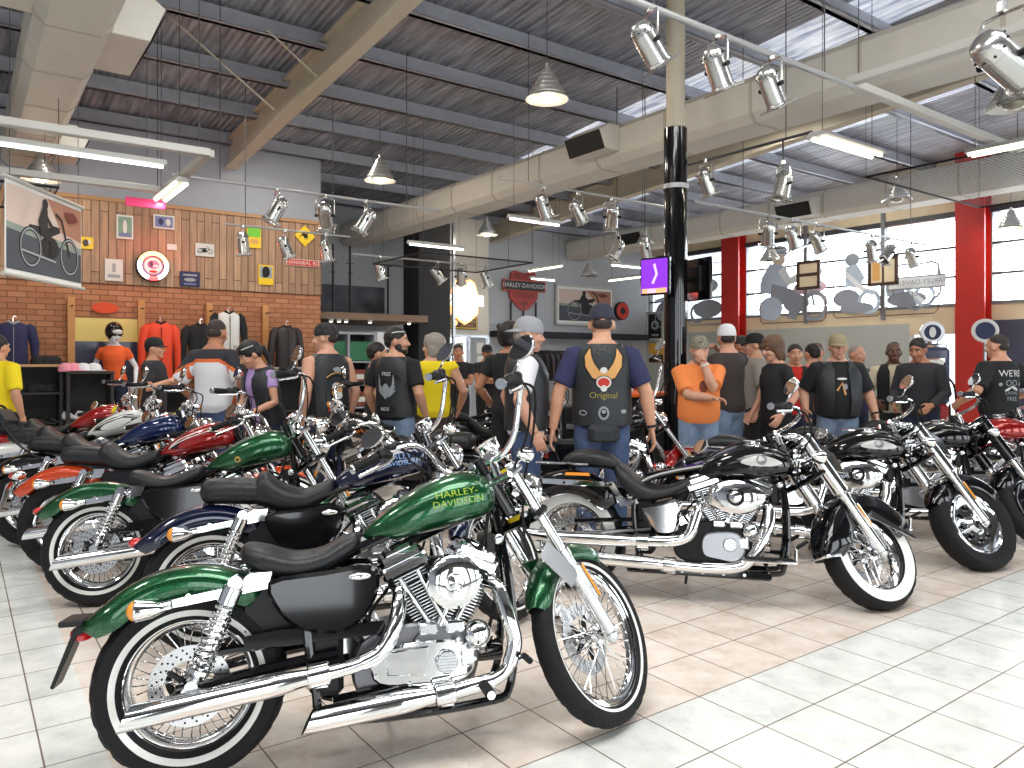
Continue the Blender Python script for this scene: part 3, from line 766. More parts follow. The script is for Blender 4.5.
    if g('air', 'round') == 'round':
        b.lathe([(.094, .115), (.097, .125), (.097, .165)], (ax_, 0, az), (0,-1,0), black_gloss, 48)
        b.lathe([(.092, .115), (.0005, .115)], (ax_, 0, az), (0,-1,0), black_semi, 48)
        b.lathe([(.097, .162), (.099, .168), (.096, .178), (.083, .188), (.05, .195), (.036, .196), (.030, .192), (.024, .198), (.0005, .200)], (ax_, 0, az), (0,-1,0), chrome, 56)
    else:
        def ring(r, y, rx=1.0, rz=1.0): return [V(ax_+r*rx*math.cos(2*PI*i/48), -y, az+r*rz*math.sin(2*PI*i/48)) for i in range(48)]
        b.loft([ring(.165, .12, 1, .62), ring(.17, .13, 1, .62), ring(.17, .155, 1, .62), ring(.15, .175, 1, .64), ring(.10, .188, 1, .72)], chrome)
        b.loft([ring(.052, .186), ring(.052, .196), ring(.044, .200), ring(.040, .196)], black_gloss)
        b.loft([ring(.032, .19), ring(.032, .203), ring(.022, .208)], chrome)
    b.build('air_cleaner', root)
    if soft:
        c0 = V(ex, 0, ez-.06)
        for o in bpy.data.objects:
            if o.parent == root and o.name.split('.')[0] in ('cylinder', 'rocker_cover', 'pushrod_tube', 'air_cleaner'):
                k_ = V(1.14, 1.1, 1.03) if 'air' not in o.name else V(1.0, 1.1, 1.0)
                for v_ in o.data.vertices: v_.co = V(*[c0[i]+(v_.co[i]-c0[i])*k_[i] for i in range(3)])
    # ---- exhaust
    def pipe(name, pts, r, k=6): 
        b = MB(); b.tube(cat(pts, k), r, chrome, 18); return b.build(name, root)
    def muffler(p0, p1, r, r0, cut=.05):
        p0 = Vector(p0); p1 = Vector(p1); d = p1-p0; Ln = d.length; u = d/Ln
        b = MB(); b.lathe([(r0, 0), (r0+.006, .0), (r0+.006, .03), (r0, .035), (r*.96, .14), (r, .18), (r, Ln-.02)], p0, u, chrome, 28)
        n = 28; ax_u = u.orthogonal().normalized(); w_ = u.cross(ax_u); R0 = []; R1 = []; R2 = []
        for j in range(n):
            a = 2*PI*j/n; q = ax_u*math.cos(a)+w_*math.sin(a); k = cut*(.5-.5*q.z)-cut*.5*0
            R0.append(p1-u*.02+q*r); R1.append(p1+u*(cut*(q.z*-.5+.5))+q*r*.96); R2.append(p1-u*.05+q*r*.85)
        b.loft([R0, R1], chrome, caps=False); b.loft([R1, R2], black_semi, caps=False); b.poly(R2, black_semi)
        m_ = b.build('muffler', root)
        b = MB(); c = p0+u*.0; b.lathe([(r0+.009, -.03), (r0+.013, -.025), (r0+.013, .04), (r0+.009, .045)], c, u, chrome, 24); b.box(c+V(0, 0, -r0-.012), (.05, .018, .014), chrome, .004)
        b.build('exhaust_clamp', m_)
    if not soft:
        pipe('exhaust_pipe', [(ex-.155, -.06, ez+.235), (ex-.165, -.13, ez+.20), (ex-.19, -.165, ez+.10), (ex-.24, -.175, ez+.03), (ex-.33, -.18, ez-.005), (ex-.46, -.182, ez-.025)], .024)
        b = MB(); b.tube(cat([(ex-.16, -.12, ez+.19), (ex-.185, -.165, ez+.11), (ex-.235, -.18, ez+.035), (ex-.30, -.183, ez+.005)], 5), .029, chrome, 18); b.build('heat_shield', root)
        muffler((ex-.44, -.185, ez-.02), (-.155, -.185, ez-.095), .040, .027)
        pipe('exhaust_pipe', [(ex+.155, -.06, ez+.235), (ex+.215, -.115, ez+.215), (ex+.235, -.15, ez+.12), (ex+.255, -.16, ez+.02), (ex+.225, -.165, ez-.07), (ex+.14, -.168, ez-.115), (ex+.06, -.17, ez-.125)], .024)
        b = MB(); b.tube(cat([(ex+.215, -.12, ez+.20), (ex+.24, -.155, ez+.11), (ex+.258, -.165, ez+.02), (ex+.235, -.168, ez-.055)], 5), .029, chrome, 18)
        b.tube([(ex+.17, -.168, ez-.105), (ex-.02, -.17, ez-.135)], .029, chrome, 18); b.build('heat_shield', root)
        muffler((ex-.0, -.17, ez-.13), (ex-.46, -.172, ez-.172), .041, .027)
        b = MB(); b.tube([(ex+.0, -.12, ez-.12), (ex-.28, -.13, ez-.155)], .02, chrome, 12); b.tube([(ex-.12, -.10, ez-.10), (ex-.40, -.12, ez-.125)], .014, black_gloss, 8); b.build('crossover_pipe', root)
    else:
        pipe('exhaust_pipe', [(ex-.15, -.06, ez+.21), (ex-.18, -.13, ez+.17), (ex-.22, -.175, ez+.03), (ex-.26, -.18, ez-.01), (ex-.34, -.182, ez-.03), (ex-.50, -.182, ez-.035)], .026)
        b = MB(); b.tube(cat([(ex-.185, -.14, ez+.15), (ex-.225, -.182, ez+.03), (ex-.27, -.187, ez-.01), (ex-.36, -.188, ez-.03), (ex-.55, -.188, ez-.035)], 5), .032, chrome, 18); b.build('heat_shield', root)
        muffler((ex-.50, -.188, ez-.035), (-.30, -.188, ez-.035), .040, .033)
        pipe('exhaust_pipe', [(ex+.16, -.06, ez+.21), (ex+.23, -.12, ez+.20), (ex+.21, -.17, ez+.05), (ex+.12, -.175, ez-.10), (ex+.04, -.178, ez-.16), (ex-.10, -.18, ez-.175), (ex-.3, -.18, ez-.17)], .026)
        b = MB(); b.tube(cat([(ex+.235, -.14, ez+.18), (ex+.215, -.178, ez+.06), (ex+.125, -.182, ez-.10), (ex+.04, -.185, ez-.155), (ex-.10, -.186, ez-.17), (ex-.36, -.186, ez-.165)], 5), .032, chrome, 18); b.build('heat_shield', root)
        muffler((ex-.34, -.186, ez-.165), (-.18, -.186, ez-.14), .040, .033)
    # ---- primary cover on the left, foot pegs, stand
    b = MB(); b.prism(cat([(ex-.40, ez+.06), (ex-.1, ez+.08), (ex+.12, ez+.06), (ex+.14, ez-.10), (ex, ez-.13), (ex-.35, ez-.09)], 4, True), .15, .19, chrome, .012); b.build('primary_cover', root)
    for s in (-1, 1):
        b = MB(); px = ex+.13 if not soft else ex+.30; pz = ez-.11 if not soft else ez-.10
        if not soft:
            b.tube([(px-.05, s*.13, pz-.0), (px, s*.20, pz)], .012, chrome, 8); b.cyl((px, s*.19, pz), (px, s*.31, pz-.005), .019, black_dull, 12, .004); b.cyl((px, s*.305, pz-.005), (px, s*.315, pz-.005), .015, chrome, 12)
            b.tube([(px, s*.17, pz+.01), (px+.16, s*.18, pz+.08)], .009, chrome, 8); b.cyl((px+.16, s*.17, pz+.08), (px+.16, s*.25, pz+.08), .012, black_dull, 10)
        else:
            b.box((px-.08, s*.24, pz), (.30, .11, .018), chrome, .006); b.box((px-.08, s*.24, pz+.013), (.26, .08, .01), black_dull, .004); b.tube([(px-.1, s*.13, pz-.02), (px-.1, s*.24, pz-.02)], .014, black_gloss, 8)
            b.cyl((px+.07, s*.18, pz+.0), (px+.07, s*.20, pz+.09), .01, chrome, 8); b.box((px+.1, s*.22, pz+.10), (.08, .07, .015), black_dull, .005, Matrix.Rotation(-.6, 3, 'Y'))
        b.build('foot_peg' if not soft else 'footboard', root)
    if soft:
        b = MB(); b.box((.78, -.125, .17), (.85, .05, .055), black_gloss, .012); b.box((.78, .125, .17), (.85, .05, .055), black_gloss, .012)
        for i in range(6): b.cyl((.45+i*.12, -.14, .17), (.45+i*.12, -.157, .17), .010, chrome_dull, 8)
        b.build('lower_frame_rail', root)
    b = MB(); b.tube([(.72, .12, .20), (.70, .25, .045)], [.012, .010], black_gloss, 8); b.box((.70, .262, .022), (.06, .04, .008), black_gloss); b.build('kickstand', root)
    b = MB()
    for i, pts in enumerate([[(ex-.2, -.05, ez+.3), (ex-.3, -.1, ez+.2), (ex-.22, -.12, ez+.06)], [(ex+.1, -.09, ez+.33), (ex+.2, -.1, ez+.2), (ex+.17, -.1, ez+.05)], [(hx-.05, -.05, hz-.06), (hx-.09, -.08, hz-.2), (ex+.1, -.05, ez+.4)], [(ex-.1, .05, ez+.3), (ex-.26, -.05, ez+.15), (ex-.3, -.08, ez-.02)]]):
        b.tube(cat(pts, 5), .007, black_dull, 6)
    b.box((ex+.0, .0, ez+.28), (.10, .12, .10), black_semi, .02); b.box((hx-.05, 0, hz-.22), (.06, .14, .14), black_semi, .015); b.ell((hx-.02, -.075, hz-.17), (.022, .015, .022), chrome, 12, 8)
    b.build('wiring', root)
    # ================= steering group
    rake = math.radians(g('rake', 30)); ps = V(hx, 0, hz); sd = V(-math.sin(rake), 0, math.cos(rake))
    SM = Matrix.Translation(ps) @ Matrix.Rotation(math.radians(g('steer', 41)), 4, sd) @ Matrix.Translation(-ps)
    def sb(): b = MB(); b.M = SM; return b
    fax = V(L, 0, fr)
    W, T, D = wheel(L, fr, fr, g('frim', .272), fw, tyre_m, g('fww', (.12, .28, 1)), style=g('fstyle', 'spoke'), disc=0)
    for x in (W, T): x.v = [SM @ p for p in x.v]
    fwh = W.build('front_wheel', root); T.build('tyre', fwh)
    D = wheel(L, fr, fr, g('frim', .272), fw, tyre_m, (.1, .3, 1), spokes=2, style='x', disc=.142)[2]
    D.v = [SM @ (V(p.x, -p.y, p.z)) for p in D.v]; D.build('brake_disc', fwh)
    b = sb(); b.cyl(fax+V(-.10, .075, .10), fax+V(-.10, .035, .10), .035, chrome_dull, 12); b.box(fax+V(-.105, .06, .10), (.05, .05, .11), chrome_dull, .012, Matrix.Rotation(-rake, 3, 'Y')); b.build('brake_caliper', root)
    fsp = g('fsp', .098); cover = g('cover'); 
    # leg line parallel to the steering axis through the axle
    up = sd; l0 = fax-V(.0, 0, 0); Ltot = (hz+.09-l0.z)/up.z
    tubR = .0205 if not soft else .0245
    for s in (-1, 1):
        b = sb(); o = V(-.012, s*fsp, 0)
        p = l0+o; split = .47
        b.cyl(p-up*.01, p+up*Ltot*split, tubR*1.32, chrome_dull if not soft else chrome, 20, .004)
        b.cyl(p+up*Ltot*(split-.03), p+up*Ltot*(split+.02), tubR*1.5, chrome, 20, .004)
        b.ell(p-up*.012, (.03, .03, .04), chrome_dull, 14, 8); b.cyl(p+V(.012, -.022*s, 0), p+V(.012, .03*s, 0), .017, chrome, 12)
        b.cyl(p+up*Ltot*split, p+up*Ltot*1.0, tubR, chrome, 18)
        leg = b.build('fork_leg', root)
        if cover:
            b = sb(); b.cyl(p+up*Ltot*.50, p+up*Ltot*1.02, tubR*1.85, black_gloss if cover == 'black' else chrome, 24, .005); b.build('fork_cover', leg)
        b = sb(); q = p+up*Ltot*.20+V(.014, s*.036, .0); q2 = p+up*Ltot*.38+V(.014, s*.036, .0)
        b.tube([q, q2], [.011, .011], amber, 8, flat=1.0); b.tube([q+V(-.004, -s*.004, 0)-up*.006, q2+V(-.004, -s*.004, 0)+up*.006], .0125, chrome, 8); b.build('fork_reflector', leg)
    b = sb()
    lo = l0+up*Ltot*.72; hi = l0+up*Ltot*.97; 
    for pc in (lo, hi):
        pcs = ps+sd*((pc-ps).dot(sd))
        R = Matrix((V(math.cos(rake), 0, math.sin(rake)), V(0,1,0), up)).transposed()
        b.box((pc+pcs)/2+V(0, 0, 0), ((pc-pcs).length+.06, fsp*2+.06, .032), chrome if pc is hi else black_gloss, .012, R)
    b.cyl(ps-sd*.1, ps+sd*.16, .02, black_semi, 12)
    b.build('triple_clamp', root)
    # headlight, gauge
    b = sb(); hc = ps+V(.145, 0, .02) if not soft else ps+V(.135, 0, .0); hr = g('hl', .075)
    fd = V(1, 0, -.05).normalized()
    b.lathe([(.0005, -.085), (hr*.45, -.08), (hr*.85, -.045), (hr, -.005), (hr, .03), (hr*1.06, .034), (hr*1.06, .05), (hr*.95, .055)], hc, fd, g('hlm', chrome), 36)
    b.tube([hc+V(-.02, 0, -hr), hc+V(-.08, 0, -hr-.02)], .014, chrome, 8)
    hl = b.build('headlight', root)
    b = sb(); b.lathe([(hr*.96, .045), (hr*.8, .060), (hr*.4, .068), (.0005, .070)], hc, fd, mat('headlight_lens', (.85, .88, .9), .08, .5, coat=1), 36); b.build('lens', hl)
    if soft:
        b = sb(); pts = []
        if g('nacelle', 1):
            for s in (-1, 1):
                q0 = lo+V(-.012, s*fsp, 0); q1 = hi+V(-.012, s*fsp, 0)
                b.prism([(-.02, -.02), (.13, -.03), (.16, .12), (.04, .22), (-.02, .22)], s*fsp*.97, s*(fsp*1.22), chrome, .01, lambda x, y, z: lo+V(x*.9, 0, 0)+up*z+V(-.01, y, 0))
            b.ell(ps+V(.07, 0, .115), (.09, .10, .035), chrome, 18, 8)
            b.build('headlight_nacelle', root)
        for s in (-1, 1):
            b = sb(); c = hc+V(.0, s*.17, -.045); b.lathe([(.001, -.06), (.03, -.035), (.042, .0), (.043, .012)], c, fd, chrome, 20); b.tube([c+V(-.03, 0, 0), hc+V(-.05, s*.06, -.06)], .009, chrome, 8)
            f_ = b.build('turn_signal', root); b = sb(); b.lathe([(.040, .010), (.03, .028), (.0005, .034)], c, fd, amber, 20); b.build('lens', f_)
    else:
        for s in (-1, 1):
            b = sb(); c = ps+V(.02, s*.17, .105); b.lathe([(.001, -.05), (.02, -.035), (.030, .0), (.031, .012)], c, fd, chrome, 20); b.tube([c, c+V(0, -s*.05, -.01), V(ps.x+.0, s*.07, ps.z+.09)], .008, chrome, 8)
            f_ = b.build('turn_signal', root); b = sb(); b.lathe([(.029, .010), (.022, .024), (.0005, .03)], c, fd, amber, 20); b.build('lens', f_)
        b = sb(); c = ps+V(.005, 0, .20); ax2 = V(-.55, 0, .83).normalized()
        b.lathe([(.0005, -.055), (.03, -.05), (.046, -.02), (.048, .01), (.051, .012), (.051, .022), (.045, .024)], c, ax2, chrome, 32)
        b.tube([c-ax2*.04, ps+V(.02, 0, .12)], .012, chrome, 8)
        sp = b.build('speedometer', root)
        b = sb(); b.lathe([(.0005, .020), (.045, .020)], c, ax2, dial, 32, ); b.box(c+ax2*.0215+V(.008, 0, .005), (.030, .003, .001), red_lens); b.build('dial', sp)
    # handlebar (right half, mirrored)
    bars = g('bars', 'ape'); bz = ps.z+.10
    if bars == 'ape': H = [(.0, .0, .115), (.0, .06, .115), (-.005, .12, .118), (-.01, .20, .17), (-.02, .27, .285), (-.045, .315, .325), (-.10, .345, .32), (-.17, .37, .295), (-.20, .38, .28)]
    elif bars == 'low': H = [(.0, .0, .115), (.0, .06, .115), (.01, .13, .12), (.01, .22, .155), (-.02, .30, .18), (-.10, .35, .165), (-.18, .375, .14)]
    elif bars == 'tall': H = [(.0, .0, .13), (.0, .07, .13), (.02, .18, .15), (.05, .27, .32), (.055, .31, .40), (.02, .345, .43), (-.06, .375, .42), (-.10, .39, .41)]
    else: H = [(.0, .0, .13), (.0, .07, .13), (.01, .15, .13), (.01, .24, .145), (-.03, .31, .155), (-.12, .36, .14), (-.21, .39, .11), (-.24, .40, .10)]
    B0 = ps+V(-.055, 0, 0)
    half = [B0+V(x, -y, z) for x, y, z in H]; full = [V(p.x, -p.y, p.z) for p in reversed(half)]+half[1:]
    b = sb(); b.tube(cat(full, 5), .0127, g('barm', chrome), 12); 
    for s in (-1, 1): b.cyl(B0+V(.02, s*.05, .05), B0+V(0, s*.05, .125), .018, chrome, 14, .003); b.box(B0+V(0, s*.05, .125), (.045, .03, .035), chrome, .006)
    hb = b.build('handlebar', root)
    for s in (-1, 1):
        e0 = Vector(half[-2]); e1 = Vector(half[-1]); d = (e1-e0).normalized(); fl = lambda p: V(p.x, -s*p.y if s > 0 else p.y, p.z)
        d = (d+V(-.15, -.1, -.02)).normalized()
        b = sb(); G0 = fl(e1); dd = V(d.x, (-d.y if s > 0 else d.y), d.z)
        b.cyl(G0, G0+dd*.125, .0185, black_dull, 14, .003); b.cyl(G0+dd*.125, G0+dd*.132, .02, chrome, 14)
        for q in range(5): b.cyl(G0+dd*(.02+q*.022), G0+dd*(.028+q*.022), .0198, black_dull, 14)
        b.build('grip', hb)
        b = sb(); b.box(G0-dd*.03, (.06, .045, .05), g('ctl', black_semi), .012); b.box(G0-dd*.02+V(.03, 0, .0), (.035, .05, .03), g('ctl', black_semi), .008); b.ell(G0-dd*.05+V(.02, 0, .02), (.03, .028, .02), g('ctl', black_semi), 12, 8)
        b.build('switch_housing', hb)
        b = sb(); q0 = G0-dd*.03+V(.055, 0, -.005); b.tube([q0, q0+dd*.05+V(.01, 0, -.005), q0+dd*.17+V(-.005, 0, -.015), q0+dd*.175+V(-.005, 0, -.015)], [.008, .010, .0075, .009], chrome_dull, 8, flat=.6)
        b.build('brake_lever' if s < 0 else 'clutch_lever', hb)
        b = sb(); mc = G0-dd*.03+V(.015, s*.07, .105); b.tube(cat([G0-dd*.03+V(.01, 0, .02), G0-dd*.03+V(.03, s*.03, .07), mc+V(.012, 0, -.02)], 4), .006, chrome, 8)
        bk = V(-1, -s*.12, .08).normalized(); e1_ = V(0, 1, 0); e1_ = (e1_-bk*e1_.dot(bk)).normalized(); e2_ = bk.cross(e1_)
        def er(k, h): return [mc+e1_*math.cos(2*PI*i/28)*.068*k+e2_*math.sin(2*PI*i/28)*.043*k*(1+.12*math.cos(2*PI*i/28)*s)+bk*h for i in range(28)]
        b.loft([er(.3, -.028), er(.8, -.018), er(1.0, 0), er(1.0, .006), er(.94, .007)], g('mirm', chrome)); mr = b.build('mirror', root)
        b = sb(); b.poly(er(.93, .0076), glass_dark); b.build('mirror_glass', mr, fix=False)
    b = sb()
    for s in (-1, 1):
        e1 = Vector(half[-3]); e1 = V(e1.x, -s*e1.y if s > 0 else e1.y, e1.z); m1 = Vector(half[4]); m1 = V(m1.x, -s*m1.y if s > 0 else m1.y, m1.z)
        b.tube(cat([e1+V(.0, 0, -.01), e1+V(.09, 0, -.03), m1+V(.10, -s*.05, -.12), ps+V(.09, s*.06, .0), ps+V(.0, s*.08, -.22)], 6), .0055, black_dull, 6)
        b.tube(cat([e1+V(.02, 0, 0), e1+V(.05, 0, -.06), m1+V(.03, -s*.03, -.14), ps+V(.03, s*.05, .05)], 6), .0045, black_dull, 6)
    b.tube(cat([ps+V(.03, .06, .02), l0+up*Ltot*.5+V(.03, .10, 0), fax+V(-.03, .10, .12)], 5), .005, black_dull, 6)
    b.build('cable', root)
    # front fender
    b = sb(); fc = fpaint
    if g('ff', 'short') == 'short':
        fender(b, L, fr, fr+.035, 66, 160, .055, fc, drop=.035, n=24)
        for s in (-1, 1): b.prism([(L-.10, fr+fr*.72), (L-.17, fr+fr*.98), (L-.26, fr+fr*.93), (L-.16, fr+fr*.66)], s*.056, s*.075, fc if s > 0 else fc, .004)
    elif g('ff') == 'full':
        fender(b, L, fr, fr+.045, 28, 192, .098, fc, drop=.14, n=36, flare=.02)
    else:
        fender(b, L, fr, fr+.035, 42, 165, .082, fc, drop=.07, n=30)
    ffo = b.build('front_fender', root)
    if g('ff') == 'full':
        b = sb(); a = math.radians(190); ed = V(math.cos(a), 0, math.sin(a)); pts = []
        for q in [-1, -.9, -.7, -.35, 0, .35, .7, .9, 1]: pts.append(V(L, q*.068, fr)+ed*(fr+.058-(.02*abs(q)**3 if abs(q) < .95 else .10)))
        b.tube(cat(pts, 4), .010, chrome, 8)
        b.build('fender_trim', ffo)
        b = sb()
        for s in (-1, 1): b.prism([(L-.02, fr+.20), (L+.30, fr+.10), (L+.30, fr+.12), (L-.0, fr+.245)], s*.0985, s*.104, chrome, .002)
        b.build('side_trim', ffo)
    if g('plate'):
        b = sb(); c = lo+V(.03, -.11, -.22); b.box(c, (.20, .003, .075), mat('smoked_deflector', (.30, .30, .31), .15, .3, alpha=.75), .001, Matrix.Rotation(math.radians(38), 3, 'Y') @ Matrix.Rotation(.3, 3, 'X')); b.build('side_plate', root)
    return root
def place_bike(root, x, y, head, lean=8, lift=0.0):
    root.location = (x, y, lift); root.rotation_mode = 'XYZ'; root.rotation_euler = (-math.radians(lean), 0, math.radians(head))

ROWL = 'motorcycles in the left row'; ROWR = 'motorcycles in the right row'
S = dict(type='sportster', L=1.525)
D = dict(type='softail', L=1.80, fr=.325, fw=.066, frim=.215, rw=.072, rrim=.215, fsp=.115, rake=33, ex=.965, seat='deep', tank='fat', air='oval', bars='wide', hl=.088)
def add_bike(cfg, x, y, head, label, group, lean=8, lift=0):
    o = motorcycle(cfg); tag(o, label, 'motorcycle', group); place_bike(o, x, y, head, lean, lift); return o
add_bike(dict(S, paint=P_GREEN, emblem='script', seat='solo', bars='ape', plate=1), -1.118, 2.64, 14.7, 'green metalflake motorcycle nearest the camera, solo seat, whitewall tyres and lime tank lettering', ROWL)
add_bike(dict(S, paint=P_NAVY, emblem='script_blue', seat='dual', bars='ape', tail='none'), -1.50, 3.78, 17, 'dark navy blue motorcycle with a thick two-person seat, directly behind the foreground green one', ROWL)
add_bike(dict(S, paint=P_GREEN, emblem='badge', seat='solo', bars='ape', tail='none'), -2.47, 4.53, 9, 'second green motorcycle, with a small round brass badge on its tank, behind the navy one', ROWL)
add_bike(dict(S, paint=P_RED, fpaint=P_ORANGE, stripe=(P_RED, P_WHITE, P_BLACK), seat='dual', bars='low', tail='x', rww=(.2, .4, 0), rstyle='cast', fstyle='cast', ex=.86), -3.10, 5.27, 6, 'motorcycle with bright orange rear fender and red, white and black tank', ROWL)
add_bike(dict(S, paint=P_BLUE, fpaint=P_BLACK, seat='dual', bars='low', backrest=1, tail='x', rww=(.2, .4, 0), rstyle='cast', fstyle='cast'), -3.78, 5.98, 6, 'motorcycle with a blue tank and a tall passenger backrest, far left', ROWL)
add_bike(dict(S, paint=P_WHITE, fpaint=P_WHITE, stripe=(P_WHITE, P_BLACK, P_BLACK), seat='dual', bars='low', tail='x', rww=(.2, .4, 0), rstyle='cast', fstyle='cast'), -4.42, 6.70, 6, 'motorcycle with pearl white rear fender and white and black tank', ROWL)
add_bike(dict(S, paint=P_RED, fpaint=P_RED, seat='dual', bars='low', tail='x', rww=(.2, .4, 0), rstyle='cast', fstyle='cast'), -5.05, 7.5, 8, 'dark red motorcycle, last of the left row, before the clothing shelves', ROWL)
add_bike(dict(D, paint=P_BLACK, emblem='wing', ff='full', fww=(.02, .62, 1), rww=(.02, .62, 1), fedge=1, cover='chrome'), .39, 4.88, -14.5, 'black cruiser motorcycle with wide whitewall tyres and long twin chrome exhausts', ROWR)
add_bike(dict(D, paint=P_BLACK, emblem='wing', ff='mid', fww=(.2, .4, 0), rww=(.2, .4, 0), rstyle='disc', fstyle='disc', fw=.074, fr=.33, frim=.225, cover='chrome'), 1.55, 5.85, -19, 'black cruiser motorcycle with solid chrome disc wheels and a fat blackwall front tyre', ROWR)
add_bike(dict(D, paint=P_BLACK, fpaint=P_BLACK, ff='mid', fww=(.2, .4, 0), rww=(.2, .4, 0), rstyle='solid', fstyle='solid', fw=.066, cover='black', nacelle=0, hlm=black_gloss), 2.5, 6.65, -21, 'all-black cruiser motorcycle with black fork covers and a solid black front wheel', ROWR)
add_bike(dict(D, paint=P_RED, fpaint=P_RED, ff='mid', fww=(.2, .4, 0), rww=(.2, .4, 0), rstyle='solid', fstyle='solid', cover='black', nacelle=0, hlm=black_gloss), 3.45, 7.35, -22, 'motorcycle with red tank, red fenders and black fork covers at the right edge', ROWR)
add_bike(dict(S, paint=P_BLACK, fpaint=P_BLACK, emblem='orange', seat='dual', fww=(.2, .4, 0), rww=(.2, .4, 0), tail='x', bars='low'), -.35, 6.5, 172, 'black motorcycle with orange tank lettering, facing left, behind the foreground handlebars', 'motorcycles in the middle of the hall')
add_bike(dict(S, L=1.58, paint=P_BLACK, fpaint=P_RED, seat='solo', bars='tall', rake=34, tail='x', fww=(.2, .4, 0), rww=(.2, .4, 0)), .12, 6.8, 3, 'long-forked motorcycle with red rear fender between the two vest wearers', 'motorcycles in the middle of the hall')

def bike_copy(idx, x, y, head, label, group):
    src = [o for o in bpy.data.objects if o.name.startswith('motorcycle') and not o.parent][idx]
    o = copy_tree(src); tag(o, label, 'motorcycle', group); place_bike(o, x, y, head); return o
bike_copy(8, -.95, 9.6, 15, 'distant black motorcycle beyond the yellow vest, before the glass doors', 'motorcycles in the middle of the hall')
bike_copy(8, -.75, 8.6, 12, 'distant black motorcycle beyond the two leather vests', 'motorcycles in the middle of the hall')
# ================================================================ PEOPLE
def skin(c): return mat('skin_%d_%d_%d' % c, rgb(*c), .5, noise=.06, nscale=14)
SK_L = skin((206,154,128)); SK_M = skin((205,152,122)); SK_T = skin((180,124,92)); SK_D = skin((96,66,52))
eye_w = mat('eye_white', (.75, .73, .7), .2); eye_d = mat('eye_iris', (.03, .02, .015), .1)
denim = mat('blue_denim', rgb(66,84,118), .85, noise=.25, nscale=12); denim_l = mat('faded_denim', rgb(120,142,168), .85, noise=.22, nscale=10)
denim_d = mat('dark_denim', rgb(38,46,72), .85, noise=.2, nscale=12)
c_black = mat('black_cotton', rgb(26,27,30), .85); c_leather = mat('black_vest_leather', rgb(34,38,42), .45, bump=.25, bscale=40)
c_white = mat('white_cotton', rgb(225,226,230), .85); c_navy = mat('navy_cotton', rgb(44,46,82), .85); c_orange = mat('orange_cotton', rgb(240,138,72), .85)
c_grey = mat('grey_cotton', rgb(150,146,140), .85); c_yellow = mat('yellow_vest_cloth', rgb(240,214,20), .8); c_char = mat('charcoal_cotton', rgb(46,46,52), .85)
c_red = mat('red_cotton', rgb(200,40,34), .85); c_brown = mat('dark_brown_cotton', rgb(60,52,50), .85); c_lilac = mat('lilac_cotton', rgb(178,150,205), .85)
c_beige = mat('beige_cotton', rgb(200,190,165), .85); c_orange2 = mat('orange_print', rgb(225,110,55), .8); c_dgreen = mat('dark_green_cotton', rgb(30,44,40), .85)
h_black = mat('black_hair', rgb(24,20,20), .5, bump=.5, bscale=50); h_brown = mat('brown_hair', rgb(96,66,46), .5, bump=.5, bscale=50); h_grey = mat('grey_hair', rgb(150,142,132), .6, bump=.5, bscale=50)
h_short = mat('cropped_dark_hair', rgb(52,44,40), .7, bump=.4, bscale=90)
shoe_m = mat('black_shoe_leather', rgb(22,20,20), .4); belt_m = mat('leather_belt', rgb(30,24,22), .45)
p_white = mat('white_print', rgb(215,215,212), .7); p_gold = mat('gold_print', rgb(214,160,96), .7); p_red = mat('red_print', rgb(196,52,40), .7); p_olive = mat('olive_yellow_print', rgb(150,140,50), .7); p_grey = mat('grey_print', rgb(150,155,158), .7); p_blue = mat('blue_print', rgb(60,90,170), .7); p_black = mat('black_print', rgb(14,14,14), .7)
def remesh(mb, name, voxel, parent, smooth=2, mats=None, pick=None, sm=180):
    me = bpy.data.meshes.new('tmp'); me.from_pydata([tuple(p) for p in mb.v], [], mb.f)
    bm = bmesh.new(); bm.from_mesh(me); bmesh.ops.remove_doubles(bm, verts=bm.verts, dist=1e-5); bmesh.ops.recalc_face_normals(bm, faces=bm.faces); bm.to_mesh(me); bm.free()
    o = bpy.data.objects.new('tmp', me); COL.objects.link(o)
    md = o.modifiers.new('r', 'REMESH'); md.mode = 'VOXEL'; md.voxel_size = voxel; md.adaptivity = 0
    if smooth: s_ = o.modifiers.new('s', 'SMOOTH'); s_.factor = .5; s_.iterations = smooth
    m2 = bpy.data.meshes.new_from_object(o.evaluated_get(bpy.context.evaluated_depsgraph_get()))
    bpy.data.objects.remove(o); bpy.data.meshes.remove(me)
    m2.materials.clear()
    for m in mats: m2.materials.append(m)
    if pick:
        m2.polygons.foreach_set('material_index', [pick(p.center) for p in m2.polygons])
    else: m2.polygons.foreach_set('material_index', [0]*len(m2.polygons))
    m2.shade_smooth(); m2.name = name
    r = bpy.data.objects.new(name, m2); COL.objects.link(r); r.parent = parent
    return r
def eloop(c, dx, dy, n=24, M=None, pw=1.0):
    out = []
    for i in range(n):
        a = 2*PI*i/n; p = V(c[0]+dx*math.copysign(abs(math.cos(a))**pw, math.cos(a)), c[1]+dy*math.copysign(abs(math.sin(a))**pw, math.sin(a)), c[2]); out.append(M @ p if M else p)
    return out
def decal_on(o, shapes, side, name, off=.003):
    """shapes: list of (list of (y,z), faces, mat); side -1 = back, +1 = chest. Lays flat prints on the cloth"""
    bv = BVHTree.FromPolygons([tuple(v.co) for v in o.data.vertices], [tuple(p.vertices) for p in o.data.polygons]); b = MB(); okk = False
    for pts, fs, m in shapes:
        out = []
        for y, z in pts:
            h = bv.ray_cast(V(side*1.2, y, z), V(-side, 0, 0)); out.append((h[0]+V(side*off, 0, 0)) if h[0] else None)
        ff = [f for f in fs if all(out[i] is not None for i in f)]
        if ff: b.add([p or V(0,0,0) for p in out], ff, m); off += .0012; okk = True
    if okk: return b.build(name, o, fix=False)
